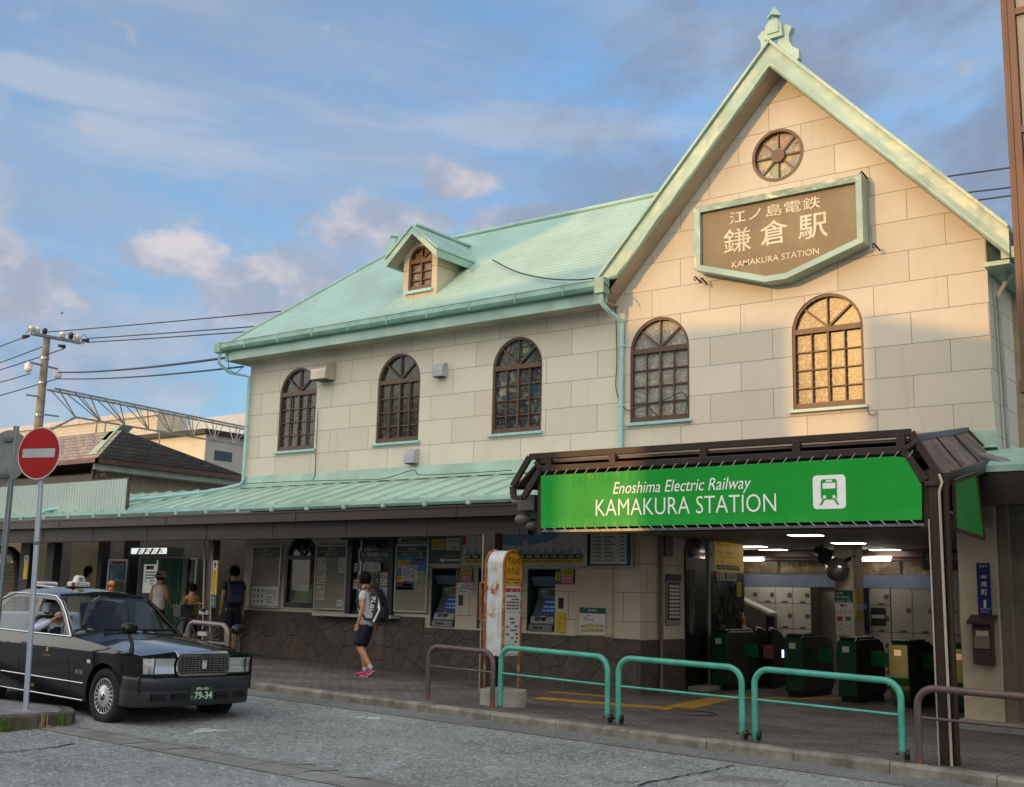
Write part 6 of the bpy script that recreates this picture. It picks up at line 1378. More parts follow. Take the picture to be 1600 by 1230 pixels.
for a, c_, m_, l in ((1307, 1318, PR, 'white price sheet with a red block on the inner pillar'), (1320, 1331, mat('sheet_green', '4a7a5c', .6), 'white price sheet with a green block on the inner pillar')):
    t, (x0, x1, z0, z1) = panel_px('price_sheet', l, 'notice', a, 951, c_, 992, yp2, PW, th=.01); patch(t, 'block', x0+.02, x1-.02, z1-.22, z1-.14, yp2-.001, m_); b = MB(); rows(b, x0+.02, x1-.02, z1-.1, z1-.03, yp2-.001, 2, .8); rows(b, x0+.02, x1-.02, z0+.05, z1-.26, yp2-.001, 6, .5); b.build('print', mat('pink_print', '9a6a74', .6), t)
t = thing('pillar_side_sign', 'narrow yellow sign on the side of the inner pillar', 'sign', (pb+.02, ypl+.25, 1.2)); b = MB(); b.box(pb+.001, pb+.015, ypl+.05, ypl+.42, 1.25, at(1335, 922, ypl).z); b.build('panel', PY, t); patch_ = MB(); patch_.box(pb+.015, pb+.017, ypl+.08, ypl+.4, 1.36, 1.48); patch_.build('white_block', PW, t)
# hanging dark sign at the back
t, (x0, x1, z0, z1) = panel_px('hanging_sign', 'dark hanging sign board deep in the concourse behind the canopy post', 'sign', 1442, 862, 1512, 891, 20.5, mat('hanging_sign_black', '14181a', .5)); b = MB(); b.text('江ノ電', (x0+.05, 20.496, z0+.16), XU, ZU, -YU, width=(x1-x0)*.8, height=.13); b.build('lettering', mat('dim_letter', '9a9a94', .5), t); b = MB(); b.box(x0+.1, x0+.13, 20.5, 20.53, z1, 2.52); b.build('hanger', BLACKM, t)
# ticket gates
GDK = mat('gate_dark_grey', '2c2b2a', .45, .1, .12, 5); GGR = mat('gate_green', '093c1d', .35, 0, .06, 4); GFL = mat('gate_flap_green', '0b6638', .3, 0, .04, spec=.6)
def gate():
    t = thing('ticket_gate', 'x', 'ticket gate', (0, 0, 0)); hw_ = .15
    b = MB(); prof = [(.05, .08), (.05, .86), (.12, .97), (1.05, .97), (1.28, .90), (1.36, .76), (1.36, .08)]
    b.prism([(-hw_, y, z) for y, z in prof], (hw_*2, 0, 0)); b.build('body', GDK, t, bevel=.015)
    b = MB(); b.box(-hw_+.02, hw_-.02, .08, 1.30, -.06, .08); b.build('base', BLACKM, t)
    b = MB(); b.prism([(-hw_-.004, -.02, .93), (-hw_-.004, .10, .995), (-hw_-.004, .14, .97), (-hw_-.004, .03, .86), (-hw_-.004, .03, .48), (-hw_-.004, .10, .34), (-hw_-.004, .10, .08), (-hw_-.004, .02, .08), (-hw_-.004, .02, .32), (-hw_-.004, -.02, .44)], (hw_*2+.008, 0, 0)); fr_ = b.build('front_cover', GGR, t, bevel=.012)
    b = MB(); b.box(-hw_+.03, hw_-.03, .02, .85, .97, 1.005); b.box(-.11, .11, .75, 1.0, .97, 1.01); b.build('top_reader', BLACKM, t, bevel=.01)
    b = MB(); b.box(-.04, .06, .30, .42, 1.005, 1.012); b.build('reader_pad', mat('reader_pad', '9aa39a', .3), t)
    b = MB(); b.box(-.06, .05, -.026, -.018, .77, .86); b.build('notice', PW, t)
    for y in (.30, .98):
        b = MB(); b.box(hw_, hw_+.008, y, y+.18, .55, .80); b.build('side_panel', mat('side_panel_green', '0a2c1a', .4), t, bevel=.004)
    for s_ in (-1, 1):
        b = MB(); b.plate(rrect(0, .24, 0, .235, .03), [], (s_*(hw_+.02) if s_ > 0 else -hw_-.26, .62, .545), XU, ZU, YU, .025); b.build('flap', GFL, t, bevel=.004)
    return t
gl = ['ticket gate standing beside the office window', 'ticket gate with lit blue white indicator, second from the office window', 'third ticket gate from the office window, under the round mirror', 'ticket gate with sunlit front cover next to the canopy post']
g0 = gate()
for i, x in enumerate((-8.98, -7.66, -6.77, -5.95)):
    o = g0 if i == 0 else copy_tree(g0); o.location = (x, 18.08, zg(x, 18.1)); tag(o, gl[i], 'ticket gate', 'ticket gates across the concourse')
o = copy_tree(g0); o.location = (-5.05, 18.08, zg(-5.05, 18.1)); tag(o, 'ticket gate hidden mostly behind the canopy post', 'ticket gate', 'ticket gates across the concourse')
gi = thing('gate_indicator', 'small lit blue white indicator on the flank of the second ticket gate', 'indicator', (-7.86, 18.1, .6)); b = MB(); b.box(-7.835, -7.815, 18.04, 18.06, .60, .72); b.build('lamp', mat('blue_white_lamp', 'b8c4ff', .3, emit=5), gi)
# older gates behind with curved tops
def cgate(x):
    t = thing('curved_gate', 'x', 'gate', (x, 19.4, 0)); b = MB(); pr = [(19.4, 0), (19.4, .98)]+[(19.4+.55*math.sin(R(a))*1.2, .62+.40*math.cos(R(a))) for a in range(0, 91, 10)]+[(20.06, 0)]
    b.prism([(x-.04, y, z) for y, z in pr], (.08, 0, 0)); b.build('panel', BLACKM, t); b = MB(); b.tube([(x, y, z) for y, z in pr[1:-1]], .03, 8); b.build('rail', SILVER, t); return t
for px, l in ((1172, 'curved black gate panel closest to the office window'), (1196, 'second curved black gate panel from the office window'), (1218, 'third curved black gate panel from the office window'), (1240, 'curved black gate panel closest to the indicator gate')):
    t = cgate(at(px, 985, 19.4).x-.45); tag(t, l, 'gate', 'curved gate panels')
t, _ = panel_px('pink_notice', 'square pink notice on the curved gate panel', 'notice', 1193, 1008, 1208, 1029, 19.0, mat('pink_notice', 'a86a66', .6), th=.01)
t = thing('pump_bottle', 'orange and white pump bottle on the counter of the office window', 'bottle', (WX1+.1, 19.45, .98)); b = MB(); b.lathe((WX1+.12, 19.45, .96), [(.045, 0), (.045, .2), (.03, .25), (.012, .27), (.012, .33)], 12); b.build('bottle_body', mat('bottle_white', 'c4c0ae', .4), t); b = MB(); b.lathe((WX1+.12, 19.45, 1.07), [(.047, 0), (.047, .12)], 12); b.build('label', mat('bottle_orange', 'b5763c', .5), t)
# ------------------------------------------------------------------ guard rails on the kerb
TEALR = m_chipped('teal_rail_paint', '4aa593', '5b4a36', -.03); BRR = m_chipped('brown_rail_paint', '5a4a48', '7a4a30', -.01, .42)
def rail(name, label, p, q, h, m, r=.034, group='guard rails along the kerb', clamps=(), low=.44):
    P, Q = Vector(p), Vector(q); P.z, Q.z = zg(P.x, P.y), zg(Q.x, Q.y); d = (Q-P); d.z = 0; ln = d.length; d.normalize()
    t = thing(name, label, 'guard rail', tuple(P), 0, group); rr = .17; b = MB(); Z = Vector((0, 0, 1)); path = [P-Z*.05, P+Z*(h-rr)]
    dz = (Q.z-P.z)
    for i in range(1, 9): a = R(90*i/8); path.append(P+d*(rr-rr*math.cos(a))+Z*(h-rr+rr*math.sin(a)))
    for i in range(0, 8): a = R(90*i/8); path.append(Q-d*(rr-rr*math.sin(a))+Z*(h-rr+rr*math.cos(a)))
    path += [Q+Z*(h-rr), Q-Z*.05]; b.tube(path, r, 12); b.build('hoop', m, t)
    b = MB(); b.tube([P+Z*low, Q+Z*low], r*.42, 8); b.build('lower_bar', m, t)
    for e in clamps:
        c = (P if e == 0 else Q)+Z*.07; b = MB(); b.lathe(c+Vector((.06, -.02, 0)), [(.05, -.012), (.05, .012)], 12, axis=(1, .2, 0)); b.tube([c-d*.07, c+d*.07], .012, 6); b.build('clamp', BLACKM, t)
    return t
g = lambda px, py: gnd(px, py)
rail('guard_rail', 'teal hooped guard rail beside the rusty taxi stand sign', g(781, 1107), g(949, 1131), .765, TEALR, clamps=(1,))
rail('guard_rail', 'middle teal hooped guard rail of the three in front of the entrance', g(966, 1133), g(1160, 1157), .765, TEALR, clamps=(0, 1))
rail('guard_rail', 'teal hooped guard rail in front of the ticket gates beside the canopy post', g(1180, 1159), g(1411, 1190), .765, TEALR, clamps=(0, 1))
rail('guard_rail', 'thin brown hooped guard rail ending at the taxi stand sign', g(668, 1093), g(769, 1106), .70, BRR, .034)
rail('guard_rail', 'brown hooped guard rail crossing in front of the canopy post', g(1437, 1194), g(1437, 1194)+Vector((1.75, -.03, 0)), .72, BRR, .036)
a = gnd(290, 1042); c = gnd(352, 1050)
rail('guard_rail', 'grey brown hooped guard rail behind the bonnet of the taxi', a, c, .74, mat('grey_brown_rail', '7d746e', .35, .3), .04)
# ------------------------------------------------------------------ taxi stand sign
TS = thing('taxi_stand_sign', 'rusty white round topped taxi stand sign with yellow face on a concrete base', 'taxi sign', (-9.25, 12.35, .06))
RW = m_rusty('rusted_white_paint', 'c3d0d6', .30); RE = m_rusty('rusted_edge', 'a8763e', .62)
bx0, bx1 = gnd(743, 1103), gnd(818, 1106); by0 = 12.30; gz = zg(-9.2, 12.3)
cx_ = (at(785.5, 1000, by0).x); X0, X1s = at(757, 1000, by0).x, cx_           # white flank along the street
dep = .34
for dd in (.2, .26, .30, .34, .38, .42):
    pp = Vector((X1s, by0+dd, 1.0)); d_ = pp-CAM; k_ = 800+FPX*d_.dot(_rt)/d_.dot(_fw)
    if k_ >= 811: dep = dd; break
zb_, ztop = at(786, 1026, by0).z, at(786, 862, by0).z+.02
r_ = dep/2; yc = by0+r_; arch_ = [(by0, zb_), (by0+dep, zb_)]+[(yc+r_*math.cos(R(a)), ztop-r_+r_*math.sin(R(a))) for a in range(0, 181, 10)]
b = MB(); n_ = len(arch_)
b.prism([(X0, y, z) for y, z in arch_], (X1s-X0, 0, 0)); b.build('cabinet', RW, TS, bevel=.006)
b = MB()
for X in (X0, X1s): b.tube([(X, y, z) for y, z in arch_[1:]+arch_[:1]], .022, 8)
b.build('edge_trim', RE, TS)
b = MB(); ins = .018; a2 = [(by0+ins, zb_+.03), (by0+dep-ins, zb_+.03)]+[(yc+(r_-ins)*math.cos(R(a)), ztop-r_+(r_-ins)*math.sin(R(a))) for a in range(0, 181, 10)]
zY = at(800, 915, by0+.1).z; zW = at(800, 957, by0+.1).z
b.plate([(by0+ins, zY), (by0+dep-ins, zY)]+a2[2:], [], (X1s+.004, 0, 0), YU, ZU, XU, .004); b.build('yellow_face', mat('taxi_yellow', 'd19a12', .45, 0, .08, 6), TS)
b = MB(); b.box(X1s+.004, X1s+.008, by0+ins, by0+dep-ins, zW+.008, zY-.012); b.box(X1s+.004, X1s+.008, by0+ins, by0+dep-ins, zb_+.03, zW-.012); b.build('white_face', PW, TS)
FXX = X1s+.010
b = MB(); w_ = dep-2*ins; b.text('TAXI', (FXX, by0+ins+w_*.12, zY+.28), UY, ZU, ZX, width=w_*.78, height=.085, bold=.008); b.text('のりば', (FXX, by0+ins+w_*.10, zY+.15), UY, ZU, ZX, width=w_*.8, height=.085, bold=.012)
b.plate([(yc-.035, zY+.43), (yc+.035, zY+.43), (yc+.03, zY+.46), (yc+.015, zY+.485), (yc-.015, zY+.485), (yc-.03, zY+.46)], [], (FXX-.002, 0, 0), YU, ZU, XU, .003)
b.build('lettering', mat('brown_lettering', '5a2c14', .5), TS)
b = MB()
def rowsx(b, X, y0, y1, z0, z1, n, fill=.8, gap=.5):
    h = (z1-z0)/n
    for i in range(n):
        z = z1-h*(i+.5); y = y0
        while y < y1:
            w_ = rnd.uniform(.2, .5)*(y1-y0)
            if rnd.random() < fill: b.box(X, X+.002, y, min(y1, y+w_*.85), z-h*gap/2, z+h*gap/2)
            y += w_
rowsx(b, FXX, by0+.04, by0+dep-.04, zY+.02, zY+.10, 2, .9); rowsx(b, FXX-.001, by0+.05, by0+dep-.05, zW+.03, zY-.12, 5, .85); rowsx(b, FXX-.001, by0+.06, by0+dep-.06, zb_+.06, zW-.06, 9, .5); b.build('small_print', mat('faded_print', '6a5f52', .6, 0, .3, 20), TS)
b = MB(); rowsx(b, FXX-.001, by0+.03, by0+dep-.03, zY-.09, zY-.03, 1, 1, .8); b.build('red_heading', PR, TS)
b = MB()
for X in (X0, X1s):
    for y in (by0+.02, by0+dep-.02): b.tube([(X, y, gz+.1), (X, y, zb_+.05)], .018, 8)
build_each(b, 'leg', RE, TS)
b = MB(); b.tube([(X0-.02, by0+.02, zb_+.45), (X0-.10, by0+.02, zb_+.45), (X0-.10, by0+.02, zb_+.95), (X0-.02, by0+.02, zb_+.95)], .02, 8); b.build('handle', RE, TS)
b = MB(); b.tube([((X0+X1s)/2+.03*math.cos(a*R(30)), yc, ztop+.02+.03*math.sin(a*R(30))) for a in range(12)], .007, 5, closed=True); b.build('lifting_ring', DARK, TS)
bc = (bx0+bx1)/2; hw2 = (bx1-bx0).length/2
b = MB(); ol = []
yb0 = by0+dep/2
for i in range(28):
    a = 2*math.pi*i/28; ol.append(((X0+X1s)/2+.04+math.copysign(abs(math.cos(a))**.7, math.cos(a))*hw2*.98, yb0+math.copysign(abs(math.sin(a))**.8, math.sin(a))*.25))
b.prism([(x, y, gz-.03) for x, y in ol], (0, 0, .24)); b.build('concrete_base', CONC, TS, bevel=.02)
pl = gnd(770, 1070)
EP = thing('eave_post', 'dark square steel post behind the taxi stand sign holding the eave', 'post', (pl.x, 13.9, .05)); b = MB(); x = at(770, 900, 13.95).x; b.box(x-.10, x+.10, 13.85, 14.05, 0, 2.42); b.build('shaft', DARK, EP, bevel=.006); b = MB(); b.tube([(x-.13, 13.86, 0), (x-.13, 13.86, 2.4)], .012, 6); b.build('conduit', mat('pale_conduit2', '9a8f80', .5), EP)
# ------------------------------------------------------------------ no entry sign and the back of a second sign
ft = isl(40, 1111); topc = None
D_ = (Vector((ft.x, ft.y, 0))-Vector((CAM.x, CAM.y, 0))).length
def at_dist(px, py, D): d = ray(px, py); k = D/math.hypot(d.x, d.y); return CAM+d*k
NE = thing('no_entry_sign', 'round red no entry sign with white bar on a pale steel pole', 'traffic sign', tuple(ft))
tp = at_dist(66, 709, D_); POLE = mat('pale_blue_pole', 'a9b4c0', .35, .2, .06, 2)
b = MB(); b.tube([ft+Vector((0, 0, -.05)), tp+Vector((0, 0, .2))], .030, 14); b.build('pole', POLE, NE)
b = MB(); fb_ = ft.lerp(tp, .64); b.tube([fb_-Vector((0, 0, .01)), fb_+Vector((0, 0, .03))], .032, 14); b.build('band', mat('grey_sticker', '5f6872', .5), NE)
b = MB(); b.lathe(ft+Vector((0, 0, .0)), [(.06, 0), (.06, .008), (.035, .012)], 14); b.build('collar', CONC, NE)
nrm = Vector((.30, -1, 0)).normalized()           # the face looks towards the camera side, turned a little to the right
az_, tilt_ = Vector((-nrm.y, nrm.x, 0)), Vector((0, 0, 1))
rad = (at_dist(66, 668, D_)-at_dist(66, 750, D_)).length/2
wpx = 31.5/FPX*(tp-CAM).dot(_fw)
for k in range(-60, 61):           # turn the disc until its width on the picture matches
    nn = Vector((math.sin(R(k)), -math.cos(R(k)), 0)); s_ = Vector((-nn.y, nn.x, 0))
    e1, e2 = tp+s_*rad, tp-s_*rad; u1 = FPX*(e1-CAM).dot(_rt)/(e1-CAM).dot(_fw); u2 = FPX*(e2-CAM).dot(_rt)/(e2-CAM).dot(_fw)
    v1 = FPX*(e1-CAM).dot(_up)/(e1-CAM).dot(_fw); v2 = FPX*(e2-CAM).dot(_up)/(e2-CAM).dot(_fw)
    if abs(abs(u1-u2)-64) < 1.2 and (v1-v2)*(u1-u2) < 0: nrm = nn; break
sidev = Vector((-nrm.y, nrm.x, 0)); sc = tp+nrm*.05
if sidev.dot(_rt) < 0: sidev = -sidev
def disc(b, c, r, th, n=40): b.plate(arc(0, 0, r, 0, 360-360/n, n-1), [], c, sidev, ZU, nrm, th)
b = MB(); disc(b, sc, rad, .004); b.build('rim', mat('sign_white_rim', 'c9c9c8', .4), NE)
b = MB(); disc(b, sc+nrm*.0045, rad*.955, .002); b.build('red_face', mat('sign_red', 'a01f22', .35, 0, .05, 5), NE)
b = MB(); b.plate([(-rad*.76, -rad*.17), (rad*.76, -rad*.17), (rad*.76, rad*.17), (-rad*.76, rad*.17)], [], sc+nrm*.007, sidev, ZU, nrm, .002); b.build('white_bar', mat('sign_bar_white', 'a9adb2', .45, 0, .04), NE)
b = MB(); b.box(tp.x-.04, tp.x+.04, tp.y-.02, tp.y+.05, tp.z-.2, tp.z-.16); b.box(tp.x-.04, tp.x+.04, tp.y-.02, tp.y+.05, tp.z+.16, tp.z+.2); b.build('clamp', SILVER, NE)
D2 = D_+.9; c2 = at_dist(12, 713, D2)
BS = thing('round_sign', 'grey back of a round traffic sign with brackets beside the no entry sign', 'traffic sign', (c2.x-.1, c2.y, .1)); n2 = -nrm; s2v = sidev
b = MB(); r2 = (at_dist(12, 672, D2)-at_dist(12, 754, D2)).length/2; b.plate(arc(0, 0, r2, 0, 351, 39), [], c2, s2v, ZU, nrm, .004); b.build('disc', mat('galvanised_sign_back', '84888b', .5, .5, .15, 3), BS)
b = MB(); pc = at_dist(26, 713, D2)+nrm*.05; b.tube([(pc.x, pc.y, .05), (pc.x, pc.y, pc.z+.36)], .035, 12); b.build('pole', mat('galvanised_pole', '80868c', .4, .5, .1), BS)
b = MB()
for zz_ in (.2, -.24): b.obox(c2+nrm*.02+Vector((0, 0, zz_)), s2v*.075, nrm*.012, Vector((0, 0, .022)))
b.build('bracket', SILVER, BS)
# ------------------------------------------------------------------ mail box, address plate, cone on the right pier
yp3 = 15.70
MBX = thing('mailbox', 'brown wooden style mailbox with pitched lid and pale oval sticker on the pier', 'mailbox', (at(1532, 1000, yp3).x, yp3, .9)); mm = mat('mailbox_brown', '4a352b', .5, 0, .12, 6)
f_ = lambda px, py: at(px, py, 15.56)
x0, x1, z0, z1 = f_(1519, 1000).x, f_(1549, 1000).x, f_(1534, 1039).z, f_(1534, 972).z
b = MB(); b.box(x0, x1, 15.56, 15.735, z0, z1); b.build('body', mm, MBX, bevel=.008)
b = MB(); b.prism([(x0-.05, 15.50, z1+.0), (x0-.05, 15.735, z1+.09), (x0-.05, 15.735, z1+.05), (x0-.05, 15.50, z1-.03)], (x1-x0+.1, 0, 0)); b.build('lid', mm, MBX, bevel=.006)
b = MB(); b.box(x0+.02, x1-.02, 15.55, 15.562, z1-.07, z1-.03); b.build('slot', BLACKM, MBX)
q = patch(MBX, 'sticker', x0+.05, x1-.03, z1-.29, z1-.11, 15.556, PCR)
b = MB(); b.plate([((x0+x1)/2+.01+.075*math.cos(R(a)), z1-.21+.035*math.sin(R(a))) for a in range(0, 360, 15)], [], (0, 15.550, 0), XU, ZU, YU, .002); b.build('oval', mat('oval_brown', '6b4a3c', .5), q)
b = MB(); b.box(x0+.03, x1-.02, 15.52, 15.565, z0+.20, z0+.36); b.build('catch', mat('catch_beige', '8b7c70', .4, .2), MBX, bevel=.006)
t, (x0, x1, z0, z1) = panel_px('address_plate', 'narrow tall dark blue address plate with white characters above the mailbox', 'address plate', 1529, 880, 1546, 961, yp3, mat('address_blue', '16286a', .35, 0, .05), th=.01)
b = MB(); xm = (x0+x1)/2; W_ = x1-x0
b.text('鎌倉市', (xm-.05, yp3-.004, z1-.055), XU, ZU, -YU, width=.10, height=.03)
for i, ch in enumerate('御成町'): b.text(ch, (xm-.035, yp3-.004, z1-.20-.105*i), XU, ZU, -YU, width=.075, height=.075, bold=.02)
b.text('1', (xm-.012, yp3-.004, z1-.57), XU, ZU, -YU, width=.032, height=.10, bold=.02); b.text('Onarimachi', (xm-.06, yp3-.004, z0+.07), XU, ZU, -YU, width=.12, height=.02); b.text('Kamakura', (xm-.05, yp3-.004, z0+.035), XU, ZU, -YU, width=.10, height=.018)
b.build('lettering', LW, t)
c = gnd(1600, 1140); CN = thing('green_cone', 'green plastic cone standing on the pier plinth', 'cone', tuple(c)); b = MB(); cz = c.z+.06; b.lathe((c.x+.06, c.y, cz), [(.2, 0), (.2, .02), (.12, .03), (.03, .7), (0, .7)], 20); b.build('cone', mat('cone_green', '1b8a3e', .4), CN)
# ------------------------------------------------------------------ taxi (local frame: x forward, y to its left, z up)
CO = Vector((-11.73, 8.905, -.062)); AZ = .05
hx_ = Vector((math.cos(AZ), -math.sin(AZ), 0)); hx_.z = -.018*hx_.x-.011*hx_.y; lx_ = Vector((math.sin(AZ), math.cos(AZ), 0)); lx_.z = -.018*lx_.x-.011*lx_.y; hx_.normalize(); lx_.normalize()
ux_ = hx_.cross(lx_).normalized(); lx_ = ux_.cross(hx_)
CM = Matrix((hx_, lx_, ux_)).transposed()
TAXI = thing('taxi_car', 'black boxy taxi saloon with chrome grille and roof lamps beside the traffic island', 'taxi', tuple(CO)); TAXI.rotation_euler = CM.to_euler()
PAINT, t, bb = newmat('black_car_paint'); v_ = t.obj()
bb.inputs['Base Color'].default_value = (.006, .006, .008, 1); bb.inputs['Roughness'].default_value = .18; bb.inputs['Coat Weight'].default_value = .8; bb.inputs['Specular IOR Level'].default_value = .15; bb.inputs['Coat Roughness'].default_value = .02
t.put(bb.inputs['Normal'], t.bump(t.noise(v_, 1.6, 2), .03, .03))
TRIM = mat('dark_plastic_trim', '2e3136', .45, 0, .06, 5); CHR = mat('chrome', 'c9ccd0', .08, 1.0, .02); RUB = mat('tyre_rubber', '18181a', .8, 0, .1, 20); ALU = mat('wheel_silver', 'd4d6d8', .28, .45, .06, 10); WHI = mat('lamp_white', 'dad9d4', .35)
GLS, t, bb = newmat('car_glass'); mx = t.new('ShaderNodeMixShader'); tr = t.new('ShaderNodeBsdfTransparent'); tr.inputs[0].default_value = (.80, .86, .86, 1); gl_ = t.new('ShaderNodeBsdfGlossy'); gl_.inputs['Roughness'].default_value = .01; gl_.inputs[0].default_value = (1, 1, 1, 1)
fz = t.new('ShaderNodeLayerWeight'); fz.inputs[0].default_value = .5; t.l.new(t.math('ADD', t.math('MULTIPLY', t.math('POWER', fz.outputs['Facing'], 5.0), .9), .03), mx.inputs[0]); t.l.new(tr.outputs[0], mx.inputs[1]); t.l.new(gl_.outputs[0], mx.inputs[2]); t.l.new(mx.outputs[0], t.n['Material Output'].inputs[0])
HLG = mat('headlight_lens', 'dfe3e6', .10, .35, .42, 9, .9, 30)
def P2(n, b, m, parent=TAXI, **k):
    b.v = [((.35+(x-.35)*.86 if x > .35 else x), y*(1-.03*clip((x-.3)/.4, 0, 1)), z) for x, y, z in b.v]
    return b.build(n, m, parent, local=True, **k)
# half width of the body at height z and station x
def bw(x, z):
    w_ = .8475 - .055*clip((z-.80)/.13, 0, 1)**1.15 - .042*clip((.80-z)/.6, 0, 1)**1.25
    w_ -= .055*clip((x-.10)/.60, 0, 1)**2.2 + .05*clip((-3.2-x)/.6, 0, 1)**2
    return w_
def ztop_(x):      # shoulder line of the body side
    if x > -.78: return .795+(.925-.795)*clip((.68-x)/1.46, 0, 1)**.85
    return .925+.02*clip((-.78-x)/2.6, 0, 1)
WR = .315
def side_profile():
    top_ = [(x, ztop_(x)) for x in [.66, .5, .3, .1, -.1, -.3, -.5, -.7, -.78, -1.2, -1.8, -2.4, -3.0, -3.4, -3.75]]
    pts = [(.66, .56)]+top_+[(-3.80, .60), (-3.80, .30), (-3.2, .22)]
    pts += [(-2.785+.37*math.cos(R(a)), .31+.37*math.sin(R(a))) for a in range(194, -15, -12)]
    pts += [(-.42, .20)]
    pts += [(.37*math.cos(R(a)), .31+.37*math.sin(R(a))) for a in range(194, 20, -12)]
    pts += [(.36, .43), (.40, .56)]
    return pts
b = MB(); b.plate(side_profile(), [], (0, 0, 0), (1, 0, 0), (0, 0, 1), (0, -1, 0), .004)
me = bpy.data.meshes.new('tmp'); me.from_pydata(b.v, [], b.f); bm = bmesh.new(); bm.from_mesh(me); bmesh.ops.remove_doubles(bm, verts=bm.verts, dist=1e-5)
fc = [f for f in bm.faces if abs(f.normal.y) < .5]; bmesh.ops.delete(bm, geom=fc, context='FACES')
back = [f for f in bm.faces if f.calc_center_median().y < -.003]; bmesh.ops.delete(bm, geom=back, context='FACES')
for z in [.25, .3, .36, .42, .5, .56, .62, .68, .74, .79, .83, .87, .90]: bmesh.ops.bisect_plane(bm, geom=bm.verts[:]+bm.edges[:]+bm.faces[:], plane_co=(0, 0, z), plane_no=(0, 0, 1))
for i in range(24): bmesh.ops.bisect_plane(bm, geom=bm.verts[:]+bm.edges[:]+bm.faces[:], plane_co=(.6-.19*i, 0, 0), plane_no=(1, 0, 0))
bm.verts.index_update(); sv = [v.co.copy() for v in bm.verts]; sf = [[v.index for v in f.verts] for f in bm.faces]; bm.free(); bpy.data.meshes.remove(me)
b = MB()
for s_ in (-1, 1): b.add([(v.x, s_*bw(v.x, v.z), v.z) for v in sv], sf, 0, True)
# wheel arch returns, bonnet, scuttle, boot, front and rear skins belong to the same body skin
for s_ in (-1, 1):
    for wx in (0, -2.785):
        pts = [(wx+.37*math.cos(R(a)), .31+.37*math.sin(R(a))) for a in range(-14, 195, 12)]
        b.grid([[(x, s_*bw(x, z), z), (x, s_*.45, z)] for x, z in pts])
HXS = [.66, .5, .3, .1, -.1, -.3, -.5, -.7, -.80]
def hood_row(x, n=13):
    e = bw(x, ztop_(x)); out_ = []
    for j in range(n):
        f = -1+2*j/(n-1); crown = .055*(1-abs(f)**2.4)+.012*(1 if abs(f) < .55 else max(0, (.72-abs(f))/.17)); out_.append((x+.075*(1-f*f)*clip((x+.8)/1.46, 0, 1), f*e, ztop_(x)+crown*(.75+.25*clip((.66-x)/.8, 0, 1))))
    return out_
b.grid([hood_row(x) for x in HXS])
def xfront(f): return .66+.075*(1-f*f)
front = []
for z in (.80, .79, .56, .40):
    front.append([(xfront(-1+2*j/12)+(.0 if z > .7 else .012), (-1+2*j/12)*bw(.66, .78), (hood_row(.66)[j][2] if z == .80 else min(z, hood_row(.66)[j][2]-.01))) for j in range(13)])
b.grid(front)
b.grid([[(x, f*bw(x, .93), .945+.02*(1-f*f)) for f in (-1, -.6, 0, .6, 1)] for x in (-3.25, -3.5, -3.80)]); b.grid([[(-3.80, f*bw(-3.8, .8), z) for f in (-1, -.5, 0, .5, 1)] for z in (.945, .6, .3)])
b.grid([[(x, f*.8, .22) for f in (-1, 1)] for x in (.5, -3.7)])
P2('body', b, PAINT)
# greenhouse
GB_ = [(-.85, .925), (-1.52, 1.405)]          # windscreen foot and head at the pillar
def gside(x, z):
    k = clip((z-.925)/.48, 0, 1); return bw(x, .925)-.03-.155*k
RFX = [(-1.50, 1.405), (-1.66, 1.432), (-2.0, 1.447), (-2.4, 1.450), (-2.7, 1.435), (-2.84, 1.405)]
b = MB(); rows_ = []
for x, z in RFX:
    e = gside(x, 1.405)+.0; rows_.append([(x-.05*(1-(f*f))*0+(.06*(1-f*f) if x > -1.6 else 0), f*e, z-.045*abs(f)**3+.055*(1-f*f)) for f in [-1+j/6 for j in range(13)]])
b.grid(rows_); P2('roof', b, PAINT)
roof_edge = lambda x: 1.36
def strip(b, pts, w_, off, s_):        # pillar or rail following the side surface
    for (x0, z0, x1, z1) in pts:
        y0 = gside(x0, z0)+off; y1 = gside(x1, z1)+off; b.bar((x0, s_*y0, z0), (x1, s_*y1, z1), w_, .045, up=(0, s_, .3))
